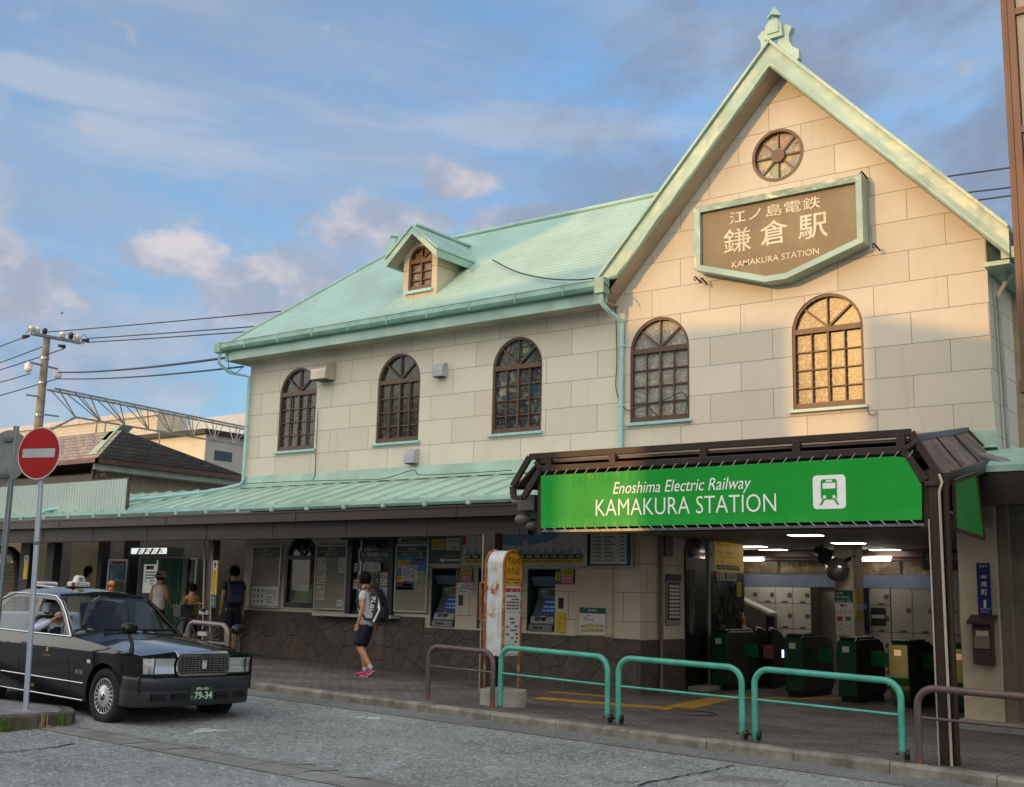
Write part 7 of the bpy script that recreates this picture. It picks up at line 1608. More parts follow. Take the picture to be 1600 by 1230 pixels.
for s_ in (-1, 1):
    b = MB()
    def ribbon(outer, inner):
        b.grid([[(x, s_*(gside(x, z)+.004), z) for x, z in row] for row in zip(outer, inner)])
    ribbon([(-.80, .925), (-1.10, 1.165), (-1.36, 1.335), (-1.52, 1.40), (-1.8, 1.41), (-2.5, 1.41), (-2.78, 1.40), (-3.0, 1.25), (-3.3, .945)], [(-.98, .925), (-1.22, 1.13), (-1.42, 1.275), (-1.56, 1.335), (-1.8, 1.345), (-2.5, 1.345), (-2.66, 1.335), (-2.78, 1.22), (-3.0, .945)])
    b.grid([[(-1.99, s_*(gside(-1.99, z)+.006), z), (-1.88, s_*(gside(-1.88, z)+.006), z)] for z in (.925, 1.1, 1.25, 1.36)])
    P2('pillar', b, PAINT)
    b = MB(); b.tube([(-.88, s_*(gside(-.88, .93)+.012), .935), (-1.16, s_*(gside(-1.16, 1.16)+.012), 1.165), (-1.40, s_*(gside(-1.4, 1.32)+.012), 1.325), (-1.56, s_*(gside(-1.56, 1.385)+.012), 1.385), (-1.8, s_*(gside(-1.8, 1.398)+.012), 1.398), (-2.6, s_*(gside(-2.6, 1.398)+.012), 1.398), (-2.9, s_*(gside(-2.9, 1.3)+.012), 1.30)], .010, 6); P2('drip_chrome', b, CHR)
    b = MB(); b.tube([(x, s_*(bw(x, .925)+.004), .925+.006) for x in (-.83, -1.2, -1.9, -2.6, -3.1)], .012, 6); P2('belt_chrome', b, CHR)
    for z in (.42, .225):
        b = MB()
        for x0, x1 in ((-.42, -1.0), (-1.0, -1.9), (-1.9, -2.36)): b.tube([(x, s_*(bw(x, z)+.004), z) for x in (x0, (x0+x1)/2, x1)], .008, 6)
        P2('side_moulding', b, CHR)
    # doors: seams and handles
    b = MB()
    for seam in ([(-.84, .92), (-.78, .70), (-.74, .45), (-.72, .24)], [(-1.93, .92), (-1.92, .6), (-1.90, .24)], [(-2.95, .92), (-2.70, .80), (-2.45, .5)]): b.tube([(x, s_*(bw(x, z)+.0005), z) for x, z in seam], .0045, 5)
    P2('door_seam', b, mat('seam_black', '020203', .9))
    for x in (-1.78, -2.80):
        b = MB(); b.box(x-.09, x+.09, s_*(bw(x, .80)+.012)-.012, s_*(bw(x, .80)+.012)+.012, .78, .815); P2('door_handle', b, mat('handle_dark', '3a3c40', .3, .4), bevel=.006)
    b = MB()
    b.poly([(x, s_*gside(x, z), z) for x, z in ((-2.02, .935), (-2.95, .945), (-2.76, 1.24), (-2.64, 1.335), (-2.02, 1.345))])
    P2('rear_side_window', b, GLS)
    if s_ > 0:
        b = MB(); b.poly([(x, s_*gside(x, z), z) for x, z in ((-1.0, .935), (-1.86, .935), (-1.86, 1.345), (-1.57, 1.335), (-1.24, 1.13))]); P2('front_side_window', b, GLS)
    else:
        b = MB(); b.poly([(x, s_*gside(x, z), z) for x, z in ((-1.0, .935), (-1.12, .935), (-1.16, 1.07))]); P2('quarter_window', b, GLS)
        b = MB(); b.bar((-1.13, s_*gside(-1.13, .935), .935), (-1.17, s_*gside(-1.17, 1.08), 1.08), .02, .03); P2('quarter_pillar', b, PAINT)
# windscreen and rear screen
def screen_rows(foot, head, n=9):
    out_ = []
    for k in range(5):
        f = k/4; x = foot[0]+(head[0]-foot[0])*f; z = foot[1]+(head[1]-foot[1])*f; e = gside(x, z)+.002
        out_.append([(x+foot[2]*(1-g_*g_)*(1-.5*f), g_*e, z+.025*(1-g_*g_)) for g_ in [-1+2*j/(n-1) for j in range(n)]])
    return out_
b = MB(); b.grid(screen_rows((-.86, .93, .10), (-1.51, 1.392))); P2('windscreen', b, GLS)
b = MB(); b.grid(screen_rows((-3.28, .95, -.05), (-2.82, 1.395))); P2('rear_screen', b, GLS)
b = MB(); rr_ = screen_rows((-.86, .93, .10), (-1.51, 1.392)); b.tube([Vector(r[0])+Vector((.004, -.0, .006)) for r in rr_]+[Vector(p)+Vector((.004, 0, .01)) for p in rr_[-1][1:-1]]+[Vector(r[-1])+Vector((.004, 0, .006)) for r in rr_[::-1]], .016, 6); b.tube([Vector(p)+Vector((.012, 0, .008)) for p in rr_[0]], .02, 6); P2('screen_seal', b, mat('rubber_seal', '0e0f10', .5))
for y0 in (-.55, -.02):
    b = MB(); o = Vector((-.74, y0+.12, .985)); b.tube([o, o+Vector((-.03, .20, .03)), o+Vector((-.035, .50, .03))], .009, 6); b.bar(o+Vector((-.03, .02, .025)), o+Vector((-.05, .52, .03)), .012, .03); P2('wiper', b, mat('wiper_black', '101112', .5))
# grille, lamps, bumper, plate
xf = lambda y: xfront(y/.79)
b = MB(); gz0, gz1 = .575, .845
outg = rrect(-.37, .37, gz0, gz1-.02, .05, 5); ing = rrect(-.348, .348, gz0+.025, gz1-.055, .04, 5)
b.plate(outg, [ing], (xf(.2)+.03, 0, 0), (0, 1, 0), (0, 0, 1), (1, 0, 0), .03); b.prism([(xf(.3)+.058, -.372, gz1-.062), (xf(.3)+.050, -.372, gz1-.045), (xf(.3)+.005, -.372, gz1+.004), (xf(.3)-.04, -.372, gz1-.0), (xf(.3)-.02, -.372, gz1-.06)], (0, .744, 0))
gr = P2('grille', b, CHR, bevel=.008)
b = MB(); b.box(xf(.2)-.02, xf(.2)+.03, -.35, .35, gz0+.02, gz1-.05); P2('grille_back', b, BLACKM, gr)
b = MB()
for k in range(8): z = gz0+.04+.0255*k; b.box(xf(.2)+.03, xf(.2)+.048, -.35, .35, z, z+.006)
for k in range(-6, 7): b.box(xf(.2)+.03, xf(.2)+.041, .052*k-.003, .052*k+.003, gz0+.02, gz1-.06)
P2('grille_bar', b, mat('grille_bar_metal', 'a9abae', .22, .85), gr)
b = MB(); o = (xf(0)+.062, 0, .70); b.plate([(-.025, -.045), (.025, -.045), (.032, .0), (.028, .045), (.012, .03), (0, .055), (-.012, .03), (-.028, .045), (-.032, .0)], [], o, (0, 1, 0), (0, 0, 1), (1, 0, 0), .008); P2('emblem', b, mat('emblem_metal', 'd4d6d8', .3, .4), gr)
for s_ in (-1, 1):
    b = MB(); yy = [.385, .47, .56, .65]; b.grid([[(xf(y)+.056, s_*y, z) for y in yy] for z in (.60, .69, .775)]); hl = P2('headlight', b, CLEAR)
    b = MB(); b.grid([[(xf(y)+.050-.032*math.sin(math.pi*j/6), s_*y, .603+.168*j/6) for i, y in enumerate([.387+.263*q/12 for q in range(13)])] for j in range(7)]); P2('reflector', b, mat('lamp_reflector', 'eef0f2', .16, .6, .03, 6, .25, 60), hl)
    b = MB(); ya_ = [.655, .72, .765, .80]; xa_ = [xf(.655)+.054, xf(.72)+.042, xf(.77)+.004, .54]; b.grid([[(x, s_*min(y, bw(min(x, .66), .7)+.012), z) for x, y in zip(xa_, ya_)] for z in (.60, .69, .772)]); P2('corner_lamp', b, mat('corner_lens', 'd6d8da', .06, .55, .5, 9), hl)
    b = MB(); b.box(xf(.652)+.0, xf(.652)+.060, s_*.652-.006, s_*.652+.006, .60, .775); b.box(xf(.5)+.008, xf(.5)+.060, *sorted((s_*.38, s_*.655)), .588, .600); P2('lamp_frame', b, TRIM, hl)
    b = MB(); b.ball((xf(.73)-.03, s_*.715, .69), .035, 10, 7); P2('amber_bulb', b, mat('amber', 'a04a20', .3), hl)
b = MB()
bp_ = []
for (y, x) in [(-.80, .30), (-.835, .42), (-.815, .60), (-.74, .72), (-.5, .775), (0, .80), (.5, .775), (.74, .72), (.815, .60), (.835, .42), (.80, .30)]: bp_.append((x, y))
prof = [(-.05, .545), (.0, .56), (.012, .53), (.006, .44), (-.012, .43), (-.012, .40), (-.02, .27), (-.06, .235)]
b.grid([[(x+ox*(1 if abs(y) < .8 else .3), y*(1+ox*.15), z) for (x, y) in bp_] for ox, z in prof]); bu = P2('bumper', b, TRIM)
b = MB()
for y0, y1 in ((-.66, -.46), (-.40, -.20), (.20, .40), (.46, .66)):
    b = MB()
    for z in (.325, .365): ym = (abs(y0)+abs(y1))/2; xq = .80-.1*(ym/.8)**2+.008; b.box(xq-.03, xq+.004, y0, y1, z-.016, z+.016)
    b.box(xq-.03, xq+.001, y0+.09, y0+.11, .31, .38)
    P2('air_slot', b, BLACKM, bu)
b = MB(); b.box(.79, .803, -.165, .165, .295, .46); pt_ = P2('number_plate', b, mat('plate_green', '14432c', .4), bevel=.004)
b = MB(); LY, LZ, LN = (0, 1, 0), (0, 0, 1), (1, 0, 0)
b.text('横浜 500', (.8055, -.085, .412), LY, LZ, LN, width=.17, height=.036, bold=.01); b.text('い', (.8055, -.155, .325), LY, LZ, LN, width=.03); b.text('79-34', (.8055, -.105, .312), LY, LZ, LN, width=.25, height=.082, bold=.012); P2('plate_lettering', b, LW, pt_)
# wheels
for wx in (0, -2.785):
    for s_ in (-1, 1):
        b = MB(); yo = s_*.815; a = (0, s_, 0)
        b.lathe((wx, yo-s_*.19, .31), [(.20, 0), (.285, 0), (.31, .02), (WR, .05), (WR, .145), (.31, .175), (.285, .19), (.205, .186), (.20, .15)], 36, axis=a); wh = P2('wheel', b, RUB)
        b = MB(); b.lathe((wx, yo-s_*.03, .31), [(.205, .0), (.203, .016), (.19, .022), (.185, .010), (.12, .018), (.085, .030), (.0, .036)], 36, axis=a); P2('rim', b, ALU, wh)
        b = MB()
        for k in range(20):
            an = 2*math.pi*k/20; p, q = .125, .178; c = Vector((wx+.152*math.cos(an), yo-s_*.012, .31+.152*math.sin(an))); rd = Vector((math.cos(an), 0, math.sin(an))); tg = Vector((-math.sin(an), 0, math.cos(an))); b.obox(c, rd*.030, Vector((0, .004, 0)), tg*.009)
        P2('rim_slots', b, BLACKM, wh); 
        b = MB(); b.lathe((wx, yo+s_*.003, .31), [(.05, 0), (.045, .006), (0, .008)], 20, axis=a); P2('hub_cap', b, CHR, wh)
for s_ in (-1, 1):
    b = MB(); x = .36 if s_ < 0 else .42; y = s_*(.735); zf = ztop_(x)+.02; b.tube([(x, y, zf-.02), (x+.0, y, zf+.06), (x-.07, y+s_*.01, zf+.18)], [.03, .02, .022], 8); b.lathe((x, y, zf-.02), [(.045, 0), (.035, .02)], 12); mi_ = P2('fender_mirror', b, BLACKM)
    b = MB(); P = []
    for k in range(9):
        th_ = math.pi*k/8; P.append([(x-.07+.055*math.sin(th_)*math.copysign(abs(math.cos(2*math.pi*j/16))**.7, math.cos(2*math.pi*j/16)), y+s_*.01-.10*math.cos(th_), zf+.235+.062*math.sin(th_)**.6*math.copysign(abs(math.sin(2*math.pi*j/16))**.7, math.sin(2*math.pi*j/16))) for j in range(17)])
    b.grid(P); P2('mirror_shell', b, mat('mirror_black', '0c0d0f', .25, 0, .02), mi_)
# side details
b = MB(); b.box(-.36, -.29, -bw(-.3, .66)-.006, -bw(-.3, .66)+.004, .655, .695); P2('side_marker', b, WHI, bevel=.008)
b = MB(); b.box(-.60, -.53, -bw(-.55, .55)-.004, -bw(-.55, .55)+.004, .52, .565); b.box(-.515, -.445, -bw(-.5, .55)-.004, -bw(-.5, .55)+.004, .52, .565); P2('side_badge', b, mat('badge_gold', '77705a', .3, .5))
b = MB(); GLD = mat('gold_lettering', 'b89c56', .4, .3, 0)
b.text('ハイヤー', (-1.36, -bw(-1.3, .72)-.003, .665), (1, 0, 0), (0, 0, 1), (0, -1, 0), width=.21, height=.035); b.lathe((-1.26, -bw(-1.26, .78)-.003, .755), [(.03, -.001), (.03, .001)], 5, axis=(0, 1, 0)); b.text('TAXI', (-1.72, -bw(-1.7, .3)-.003, .29), (1, 0, 0), (0, 0, 1), (0, -1, 0), width=.18, height=.04); P2('side_lettering', b, GLD)
# roof lamps
b = MB(); o = Vector((-2.0, -.10, 1.475)); b.box(o.x-.08, o.x+.07, o.y-.15, o.y+.15, o.z+.02, o.z+.032); la = P2('roof_lamp_base', b, BLACKM)
b = MB(); hh = [(y*.72, .03+(z-.03)*.75) for y, z in [(-.19, .03), (.19, .03), (.19, .11), (.09, .12), (.07, .20), (.035, .225), (-.035, .225), (-.07, .20), (-.09, .12), (-.19, .11)]]
b.prism([(o.x+.06, o.y+y, o.z+z) for y, z in hh], (-.11, 0, 0)); rl = P2('roof_lamp', b, WHI, bevel=.012)
b = MB(); b.box(o.x+.060, o.x+.064, o.y-.130, o.y-.082, o.z+.037, o.z+.084); P2('red_block', b, mat('lamp_red', 'b8483c', .5), rl)
b = MB(); b.text('グリン', (o.x+.0645, o.y-.07, o.z+.040), LY, LZ, LN, width=.19, height=.042, bold=.012); b.text('ゆ', (o.x+.0645, o.y-.026, o.z+.092), LY, LZ, LN, width=.052, height=.065, bold=.015); P2('lamp_lettering', b, INK, rl)
b = MB(); o2_ = Vector((-2.62, -.22, 1.475)); b.box(o2_.x-.07, o2_.x+.07, o2_.y-.15, o2_.y+.15, o2_.z+.02, o2_.z+.075); rl2 = P2('roof_light_box', b, WHI, bevel=.02)
b = MB(); b.box(o2_.x-.075, o2_.x+.075, o2_.y-.155, o2_.y+.155, o2_.z+.008, o2_.z+.026); P2('light_box_base', b, mat('navy_base', '1c2444', .4), rl2)
b = MB(); b.text('Smile', (o2_.x+.073, o2_.y-.03, o2_.z+.034), LY, LZ, LN, width=.13, height=.030); P2('light_box_lettering', b, mat('blue_grey_letter', '55607c', .5), rl2)
b = MB(); o3 = Vector((-2.06, .42, 1.485)); b.lathe(o3, [(.035, 0), (.026, .02), (.028, .035), (.042, .05), (.047, .072), (.036, .105), (0, .118)], 16); P2('orange_beacon', b, mat('beacon_orange', 'd0701c', .25, 0, .1, 20, coat=.5))
b = MB(); b.tube([(-2.05, -.40, 1.49), (-2.6, -.38, 1.5)], .010, 6); P2('roof_rail', b, CHR)
# cabin
SEAT = mat('seat_grey_cover', '8f9499', .8, 0, .1, 6); SEATD = mat('seat_dark', '26292d', .8); LIN = mat('seat_white_cover', 'cfd4de', .8, 0, .05)
for y in (-.36, .36):
    b = MB(); b.prism([(-1.45, y-.24, .62), (-1.98, y-.24, .58), (-2.12, y-.24, 1.12), (-2.0, y-.24, 1.14), (-1.84, y-.24, .72), (-1.45, y-.24, .74)], (0, .48, 0)); P2('front_seat', b, SEATD, bevel=.04)
    b = MB(); b.box(-2.12, -2.0, y-.14, y+.14, 1.14, 1.33); P2('headrest', b, SEATD, bevel=.04)
    if y < 0: b = MB(); b.box(-2.13, -1.99, y-.150, y+.150, 1.16, 1.30); P2('headrest_cover', b, LIN, bevel=.03)
b = MB(); b.prism([(-2.62, -.62, .6), (-3.05, -.62, .6), (-3.22, -.62, 1.12), (-3.1, -.62, 1.14), (-2.95, -.62, .75), (-2.62, -.62, .75)], (0, 1.24, 0)); P2('rear_seat', b, LIN, bevel=.04)
b = MB(); b.prism([(-.80, -.66, .915), (-1.10, -.66, .90), (-1.18, -.66, .80), (-1.18, -.66, .55), (-.8, -.66, .55)], (0, 1.32, 0)); P2('dashboard', b, mat('dash_dark', '1e2226', .6), bevel=.02)
b = MB(); b.tube([(-1.28+.07*math.cos(R(a)), -.36+.185*math.sin(R(a)), .83-.16*math.cos(R(a))) for a in range(0, 360, 15)], .014, 6, closed=True); P2('steering_wheel', b, BLACKM)
b = MB(); b.box(-1.40, -1.36, -.11, .11, 1.27, 1.33); P2('inner_mirror', b, BLACKM, bevel=.01)
b = MB(); b.grid([[(x, f*.60, 1.385+.03*(1-f*f)) for f in (-1, -.5, 0, .5, 1)] for x in (-1.6, -2.2, -2.8)]); P2('headlining', b, mat('headlining', '9a9a94', .9))
# ------------------------------------------------------------------ people
SKIN = mat('skin', 'b98663', .55, 0, .06, 8); HAIRB = mat('black_hair', '0d0b0b', .85, 0, .3, 40, .5, 60, spec=.2); HAIRG = mat('grey_hair', '55504a', .6, 0, .3, 40)
def skin_mesh(chains, mb, mi=0, sub=1):
    """chains: list of lists of (x, y, z, r); equal points are shared, the first point is the root"""
    V, Rr, E, idx = [], [], [], {}
    for ch in chains:
        prev = None
        for p in ch:
            k = tuple(round(q, 4) for q in p[:3])
            if k not in idx: idx[k] = len(V); V.append(p[:3]); Rr.append(p[3])
            i = idx[k]
            if prev is not None and prev != i: E.append((prev, i))
            prev = i
    me = bpy.data.meshes.new('tmp'); me.from_pydata(V, E, []); o = bpy.data.objects.new('tmp', me); COL.objects.link(o)
    md = o.modifiers.new('s', 'SKIN'); md.use_smooth_shade = True; md.branch_smoothing = .6
    for i, r in enumerate(Rr):
        d = me.skin_vertices[0].data[i]; d.radius = r if isinstance(r, tuple) else (r, r); d.use_root = (i == 0)
    o.modifiers.new('u', 'SUBSURF').levels = sub; bpy.context.view_layer.update()
    m2 = bpy.data.meshes.new_from_object(o.evaluated_get(bpy.context.evaluated_depsgraph_get()))
    mb.add([tuple(v.co) for v in m2.vertices], [tuple(p.vertices) for p in m2.polygons], mi, True)
    bpy.data.objects.remove(o); bpy.data.meshes.remove(me); bpy.data.meshes.remove(m2)
def J(**k):
    d = dict(P=(0, 0, .93), W=(0, 0, 1.10), C=(0, 0, 1.29), N=(0, 0, 1.43), H0=(.012, 0, 1.50), H1=(.018, 0, 1.58), H2=(.008, 0, 1.655))
    for s, n in ((1, 'L'), (-1, 'R')): d.update({'S'+n: (0, s*.165, 1.375), 'E'+n: (-.02, s*.205, 1.10), 'A'+n: (.03, s*.215, .87), 'U'+n: (0, s*.085, .88), 'K'+n: (.02, s*.09, .49), 'F'+n: (-.01, s*.09, .075)})
    d.update(k); return d
def hand_chains(w, d, up, side, r=.0085):
    w, d, up, side = Vector(w), Vector(d).normalized(), Vector(up), Vector(side); ch = []
    palm = w+d*.075; ch.append([(*w, .024), (*(w+d*.035), .027), (*palm, .026)])
    for i, (o, l) in enumerate(((-.027, .066), (-.009, .076), (.009, .070), (.026, .054))):
        b0 = palm+side*o; ch.append([(*palm, .026), (*(b0+d*.012), r), (*(b0+d*(l*.5)-up*.006), r), (*(b0+d*l-up*.02), r*.85)])
    t0 = w+d*.035; ch.append([(*t0, .027), (*(t0+side*-.034+d*.02), .0105), (*(t0+side*-.046+d*.05-up*.01), .009)])
    return ch
def person(label, loc, head, j, top, bottom, hair, long_hair=False, shorts=True, sleeves=True, socks=None, shoes=None, hat=None, k=1.0, headturn=0.0, group=None, bare=False):
    t = thing('person', label, 'person', tuple(loc), head, group); t.scale = (k, k, k)
    b = MB(); X = lambda n, r: (*j[n], r); Hc = Vector(j['H1'])
    rt_ = Matrix.Rotation(headturn, 4, 'Z'); fw_ = rt_ @ Vector((1, 0, 0)); sd__ = rt_ @ Vector((0, 1, 0))
    ch = [[X('P', .105), X('W', .10), X('C', .12), X('N', .056), X('H0', .068), X('H1', .092), X('H2', .080)]]
    for n, s in (('L', 1), ('R', -1)):
        ch.append([X('C', .12), X('S'+n, .062), X('E'+n, .042), X('A'+n, .027)]); ch.append([X('P', .105), X('U'+n, .085), X('K'+n, .064), (*Vector(j['K'+n]).lerp(Vector(j['F'+n]), .35), .062), X('F'+n, .038)])
        dr = Vector(j['A'+n])-Vector(j['E'+n]); dr.normalize(); up = Vector((0, -s, 0)) if abs(dr.z) > .5 else Vector((0, 0, 1)); sv_ = dr.cross(up).normalized()*(-1 if s < 0 else 1); ch += hand_chains(j['A'+n], dr, up, sv_)
    skin_mesh(ch, b)
    nose = Hc+fw_*.105+Vector((0, 0, -.012)); b.lathe(Hc+fw_*.085+Vector((0, 0, -.02)), [(.016, 0), (.012, .02), (.002, .03)], 6, axis=tuple(fw_))
    for s in (1, -1):
        b.ball(Hc+sd__*s*.092+Vector((0, 0, -.015)), .03, 8, 6, sc=(.7, .4, 1)); b.ball(Hc+fw_*.086+sd__*s*.034+Vector((0, 0, .008)), .009, 6, 5, mi=1)
    b.ball(Hc+fw_*.083+Vector((0, 0, -.055)), .016, 8, 5, sc=(.5, 1.2, .4), mi=2)
    b.build('body', [SKIN, HAIRB, mat('lip', '8e5348', .5)], t, local=True)
    b = MB(); P = []; n_, m_ = 18, 12; c = Hc-fw_*.012+Vector((0, 0, .022))
    fs = []; vs = []
    for i in range(m_+1):
        th_ = math.pi*.78*i/m_
        for q in range(n_):
            ph = 2*math.pi*q/n_; dv_ = fw_*math.sin(th_)*math.cos(ph)*1.05+sd__*math.sin(th_)*math.sin(ph)*.96+Vector((0, 0, 1.06*math.cos(th_))); f = math.cos(ph)
            lim = dv_.copy()*.112*rnd.uniform(.98, 1.04)
            if f > .25 and th_ > .95: lim *= .80
            vs.append(c+lim)
    for i in range(m_):
        for q in range(n_): fs.append((i*n_+q, i*n_+(q+1) % n_, (i+1)*n_+(q+1) % n_, (i+1)*n_+q))
    b.add(vs, fs, 0, True)
    if long_hair: skin_mesh([[(*(c-fw_*.03), .10), (*(c-fw_*.055+Vector((0, 0, -.10))), .082), (*(c-fw_*.06+Vector((0, 0, -.19))), .05)]], b)
    b.build('hair', hair, t, local=True)
    b = MB(); e = .016
    dn = (Vector(j['P'])-Vector(j['W'])).normalized()
    ch = [[(*(Vector(j['P'])+dn*.16), .16), (*(Vector(j['P'])+dn*.0), .168), X('W', .150), X('C', .152), (*Vector(j['C']).lerp(Vector(j['N']), .62), .085)]]
    for n in 'LR':
        mid = Vector(j['S'+n]).lerp(Vector(j['E'+n]), .62 if sleeves else .05); ch.append([X('C', .152), X('S'+n, .078 if sleeves else .06)]+([(*mid, .066)] if sleeves else []))
        if sleeves == 'long': ch[-1] += [X('E'+n, .056), (*Vector(j['E'+n]).lerp(Vector(j['A'+n]), .9), .042)]
    skin_mesh(ch, b); b.build('shirt', top, t, local=True)
    b = MB(); ch = [[(*Vector(j['W']).lerp(Vector(j['P']), .35), .150), X('P', .165)]]
    for n in 'LR':
        kn = Vector(j['K'+n]); th2 = Vector(j['U'+n]); lg = [X('P', .165), X('U'+n, .125), (*th2.lerp(kn, .5), .118)]
        lg += [(*th2.lerp(kn, .80), .112), (*th2.lerp(kn, 1.08), .108)] if shorts else [X('K'+n, .078), (*kn.lerp(Vector(j['F'+n]), .92), .066)]
        ch.append(lg)
    skin_mesh(ch, b); b.build('shorts' if shorts else 'trousers', bottom, t, local=True)
    if shoes:
        for n in 'LR':
            f = Vector(j['F'+n]); d = Vector(j.get('D'+n, (1, 0, -.25))).normalized(); b = MB(); hl = f+Vector((0, 0, -.035))-d*.03
            skin_mesh([[(*hl, (.038, .042)), (*(hl+d*.09), (.040, .040)), (*(hl+d*.175), (.040, .028)), (*(hl+d*.215), (.028, .018))]], b); sh = b.build('shoe', shoes, t, local=True)
            b = MB(); sidev_ = Vector((0, 1, 0)); up2 = d.cross(sidev_)*-1; b.obox(hl+d*.09-Vector((0, 0, 1)).lerp(-up2, 0)*.036, d*.135, sidev_*.042, Vector((0, 0, .008))); b.build('sole', WHI, sh, local=True, bevel=.006)
            if socks: b = MB(); kn = Vector(j['K'+n]); skin_mesh([[(*(f+Vector((0, 0, -.02))), .045), (*f.lerp(kn, .12), .045), (*f.lerp(kn, .22), .047)]], b); b.build('sock', socks, t, local=True)
    if hat:
        b = MB(); b.lathe(Hc+Vector((-.005, 0, .03)), [(.165, -.035), (.13, .0), (.118, .01), (.112, .07), (.085, .105), (0, .115)], 20); b.build('sun_hat', hat, t, local=True)
    return t
def backpack(label, loc, head, m, accent=None, text=None, lean=0.0, x0=-.13, z0=.93, h=.50, k=1.0):
    t = thing('backpack', label, 'backpack', tuple(loc), head); t.scale = (k, k, k)
    prof = [(-.02, 0), (-.16, .01), (-.205, .10), (-.20, .28), (-.16, .42), (-.07, h), (0, h-.03)]
    b = MB(); b.prism([(x0+x, -.155, z0+z) for x, z in prof], (0, .31, 0)); b.build('bag', m, t, local=True, bevel=.04, seg=3)
    b = MB(); b.prism([(x0-.195, -.12, z0+.05), (x0-.245, -.12, z0+.07), (x0-.245, -.12, z0+.24), (x0-.19, -.12, z0+.28)], (0, .24, 0)); b.build('front_pocket', m, t, local=True, bevel=.03, seg=3)
    b = MB()
    for s in (-1, 1): b.tube([(x0, s*.10, z0+h-.05), (x0+.09, s*.12, z0+h+.015), (x0+.22, s*.125, z0+h-.09), (x0+.23, s*.13, z0+h-.28), (x0+.08, s*.15, z0+.06), (x0-.04, s*.15, z0+.04)], .018, 8)
    b.build('strap', m, t, local=True)
    if accent:
        b = MB(); b.prism([(x0-.06, .157, z0+.01), (x0-.10, .157, z0+.01), (x0-.20, .157, z0+.22), (x0-.16, .157, z0+.40), (x0-.15, .157, z0+.24), (x0-.17, .157, z0+.21)], (0, .004, 0)); b.build('side_stripe', accent, t, local=True)
        b = MB(); b.text('arena', (x0-.015, .160, z0+.03), Vector((-.12, 0, 1)).normalized(), Vector((-1, 0, -.12)).normalized()*-1*-1, (0, 1, 0), width=.37, height=.085, bold=.01) if False else b.text('arena', (x0-.115, .161, z0+.42), Vector((.18, 0, -1)).normalized(), Vector((1, 0, .18)).normalized(), (0, 1, 0), width=.36, height=.075, bold=.008)
        b.build('lettering', LW, t, local=True)
    return t
NAVY = mat('navy_cloth', '12152a', .85, 0, .15, 10); TEE = mat('pale_grey_tee', 'b9bcc6', .85, 0, .08, 6, .2, 12); SOCK = mat('sock_white', 'd5d3d0', .85); PINK = mat('pink_shoe', 'b5285e', .55, 0, .1, 12)
BAGK = mat('bag_charcoal', '22242c', .7, 0, .2, 12); DGREY = mat('dark_grey_tee', '33363c', .85, 0, .12, 8)
walk = J(KL=(.08, .09, .50), FL=(-.17, .09, .13), DL=(.75, 0, -.55), KR=(.10, -.09, .49), FR=(.02, -.085, .078), DR=(1, 0, -.12), EL=(-.02, .215, 1.10), AL=(.05, .205, .875), C=(.025, 0, 1.29), N=(.035, 0, 1.43), H0=(.055, 0, 1.50), H1=(.065, 0, 1.575), H2=(.05, 0, 1.65), SL=(.02, .17, 1.37), SR=(.02, -.165, 1.375), ER=(-.05, -.2, 1.10), AR=(-.08, -.21, .87))
pw = gnd(569, 1057); hd = R(198)
person('man in a pale grey tee, navy shorts and pink shoes walking with a dark backpack', pw, hd, walk, TEE, NAVY, HAIRB, socks=SOCK, shoes=PINK, headturn=R(-55))
backpack('charcoal sports backpack with white stripe and lettering on the walking man', pw, hd, BAGK, WHI, 'arena', z0=.88, x0=-.115, h=.56)
p2 = gnd(359, 1022); walk2 = J(KL=(-.04, .09, .50), FL=(-.16, .09, .11), DL=(.8, 0, -.5), KR=(.12, -.09, .49), FR=(.12, -.085, .078), DR=(1, 0, -.12), AL=(.06, .215, .875), C=(.02, 0, 1.29), SL=(.02, .17, 1.37), SR=(.02, -.165, 1.375))
person('man with black hair, dark tee and dark shorts walking away behind the taxi bonnet', p2, R(150), walk2, DGREY, NAVY, HAIRB, socks=None, shoes=BLACKM, headturn=R(-15), k=1.03)
backpack('navy blue backpack on the man in the dark tee', p2, R(150), mat('bag_navy', '141b38', .6, 0, .25, 14), z0=.92, k=1.03)
def at_foot(px, Y): p = at(px, 950, Y); return Vector((p.x, Y, zg(p.x, Y)))
WTOP = mat('white_top', 'c9c6be', .8, 0, .08, 6, .3, 10)
ww = at_foot(247, 15.6); person('woman in a beige sun hat and white sleeveless top facing the photo booth', ww, R(105), J(AR=(.16, -.2, .98), ER=(0, -.22, 1.12)), WTOP, mat('dark_trousers', '1e2a24', .8), HAIRB, shorts=False, sleeves=False, hat=mat('straw_hat', '8d8168', .8, 0, .15, 20), k=.93, shoes=BLACKM)
wk = at_foot(299, 15.0); person('child with black hair in a grey blue tee and ochre vest by the bicycle', wk, R(168), J(AL=(.25, .16, 1.0), EL=(.05, .21, 1.10)), mat('ochre_vest', '8a6a22', .8, 0, .2, 8), NAVY, HAIRB, k=.80, shoes=BLACKM, headturn=R(10))
wd_ = at_foot(133, 15.8); person('woman with long dark hair and pale top standing before the beige wall panel', wd_, R(75), J(), mat('pale_beige_top', 'a49c88', .8, 0, .08), NAVY, HAIRB, long_hair=True, shorts=False, k=.96, shoes=BLACKM)
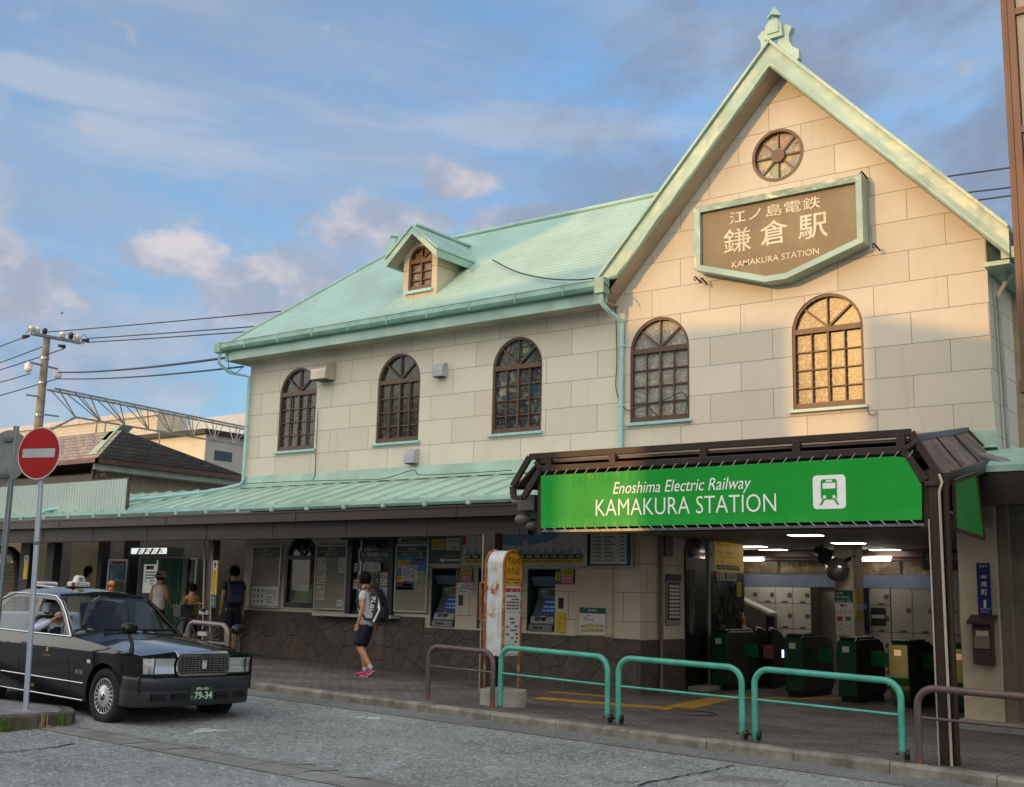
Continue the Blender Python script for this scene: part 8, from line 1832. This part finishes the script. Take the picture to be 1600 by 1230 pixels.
# bicycle beside the child
bp0 = at_foot(310, 14.6); BK = thing('bicycle', 'black bicycle parked beside the brown post and grey brown rail', 'bicycle', tuple(bp0), R(172)); LB = dict(local=True)
b = MB()
for x in (-.52, .52): b.tube([(x+.33*math.cos(R(a)), 0, .34+.33*math.sin(R(a))) for a in range(0, 360, 15)], .018, 6, closed=True)
wz = b.build('wheel', RUB, BK, **LB); b = MB()
for x in (-.52, .52):
    for k in range(14): a = R(360/14*k); b.bar((x, 0, .34), (x+.32*math.cos(a), 0, .34+.32*math.sin(a)), .004, .004)
b.build('spokes', SILVER, wz, **LB)
b = MB(); b.tube([(-.52, 0, .34), (-.05, 0, .30), (-.16, 0, .80), (-.52, 0, .34)], .014, 6); b.tube([(-.05, 0, .30), (.40, 0, .78), (.36, 0, .92)], .018, 6); b.tube([(-.12, 0, .62), (.38, 0, .72)], .015, 6); b.tube([(.40, 0, .78), (.52, 0, .34)], .014, 6); b.build('frame', BLACKM, BK, **LB)
b = MB(); b.tube([(.22, .27, .98), (.34, .18, 1.0), (.36, 0, .95), (.34, -.18, 1.0), (.22, -.27, .98)], .013, 6); b.build('handlebar', SILVER, BK, **LB)
b = MB(); b.prism([(-.30, -.08, .84), (-.05, -.03, .86), (-.05, .03, .86), (-.30, .08, .84)], (0, 0, .05)); b.build('saddle', BLACKM, BK, bevel=.02, **LB)
b = MB(); b.prism([(.40, -.15, .72), (.66, -.15, .74), (.70, -.15, .96), (.40, -.15, .96)], (0, .30, 0)); b.build('basket', mat('basket_dark', '26282a', .6), BK, **LB)
# taxi driver, sitting in the cabin with the right hand to the face (local frame of the taxi, facing forward)
DJ = dict(P=(-1.98, -.36, .64), W=(-2.00, -.36, .80), C=(-1.97, -.37, 1.00), N=(-1.92, -.385, 1.09), H0=(-1.895, -.395, 1.125), H1=(-1.87, -.41, 1.185), H2=(-1.875, -.41, 1.25),
          SR=(-1.97, -.54, 1.05), ER=(-1.83, -.72, .955), AR=(-1.76, -.53, 1.09), SL=(-1.97, -.20, 1.06), EL=(-1.70, -.16, .90), AL=(-1.42, -.24, .97), UL=(-1.9, -.27, .62), UR=(-1.9, -.45, .62), KL=(-1.40, -.27, .66), KR=(-1.40, -.45, .66), FL=(-1.2, -.27, .36), FR=(-1.2, -.45, .36))
dp = person('grey haired driver in white shirt and dark vest, hand to his face, in the taxi', CO, 0, DJ, mat('driver_shirt', 'c3c8dc', .8, 0, .05, 6, .3, 14), NAVY, HAIRG, shorts=False, sleeves='long', headturn=R(-25))
dp.rotation_euler = CM.to_euler()
b = MB(); skin_mesh([[(-1.98, -.365, .70, .155), (-1.965, -.37, .90, .158), (-1.935, -.38, 1.03, .11)]], b); b.build('vest', NAVY, dp, local=True)
b = MB(); b.ball((-1.79, -.445, 1.145), .055, 10, 7, sc=(.7, .9, .8)); b.build('face_mask', SOCK, dp, local=True)
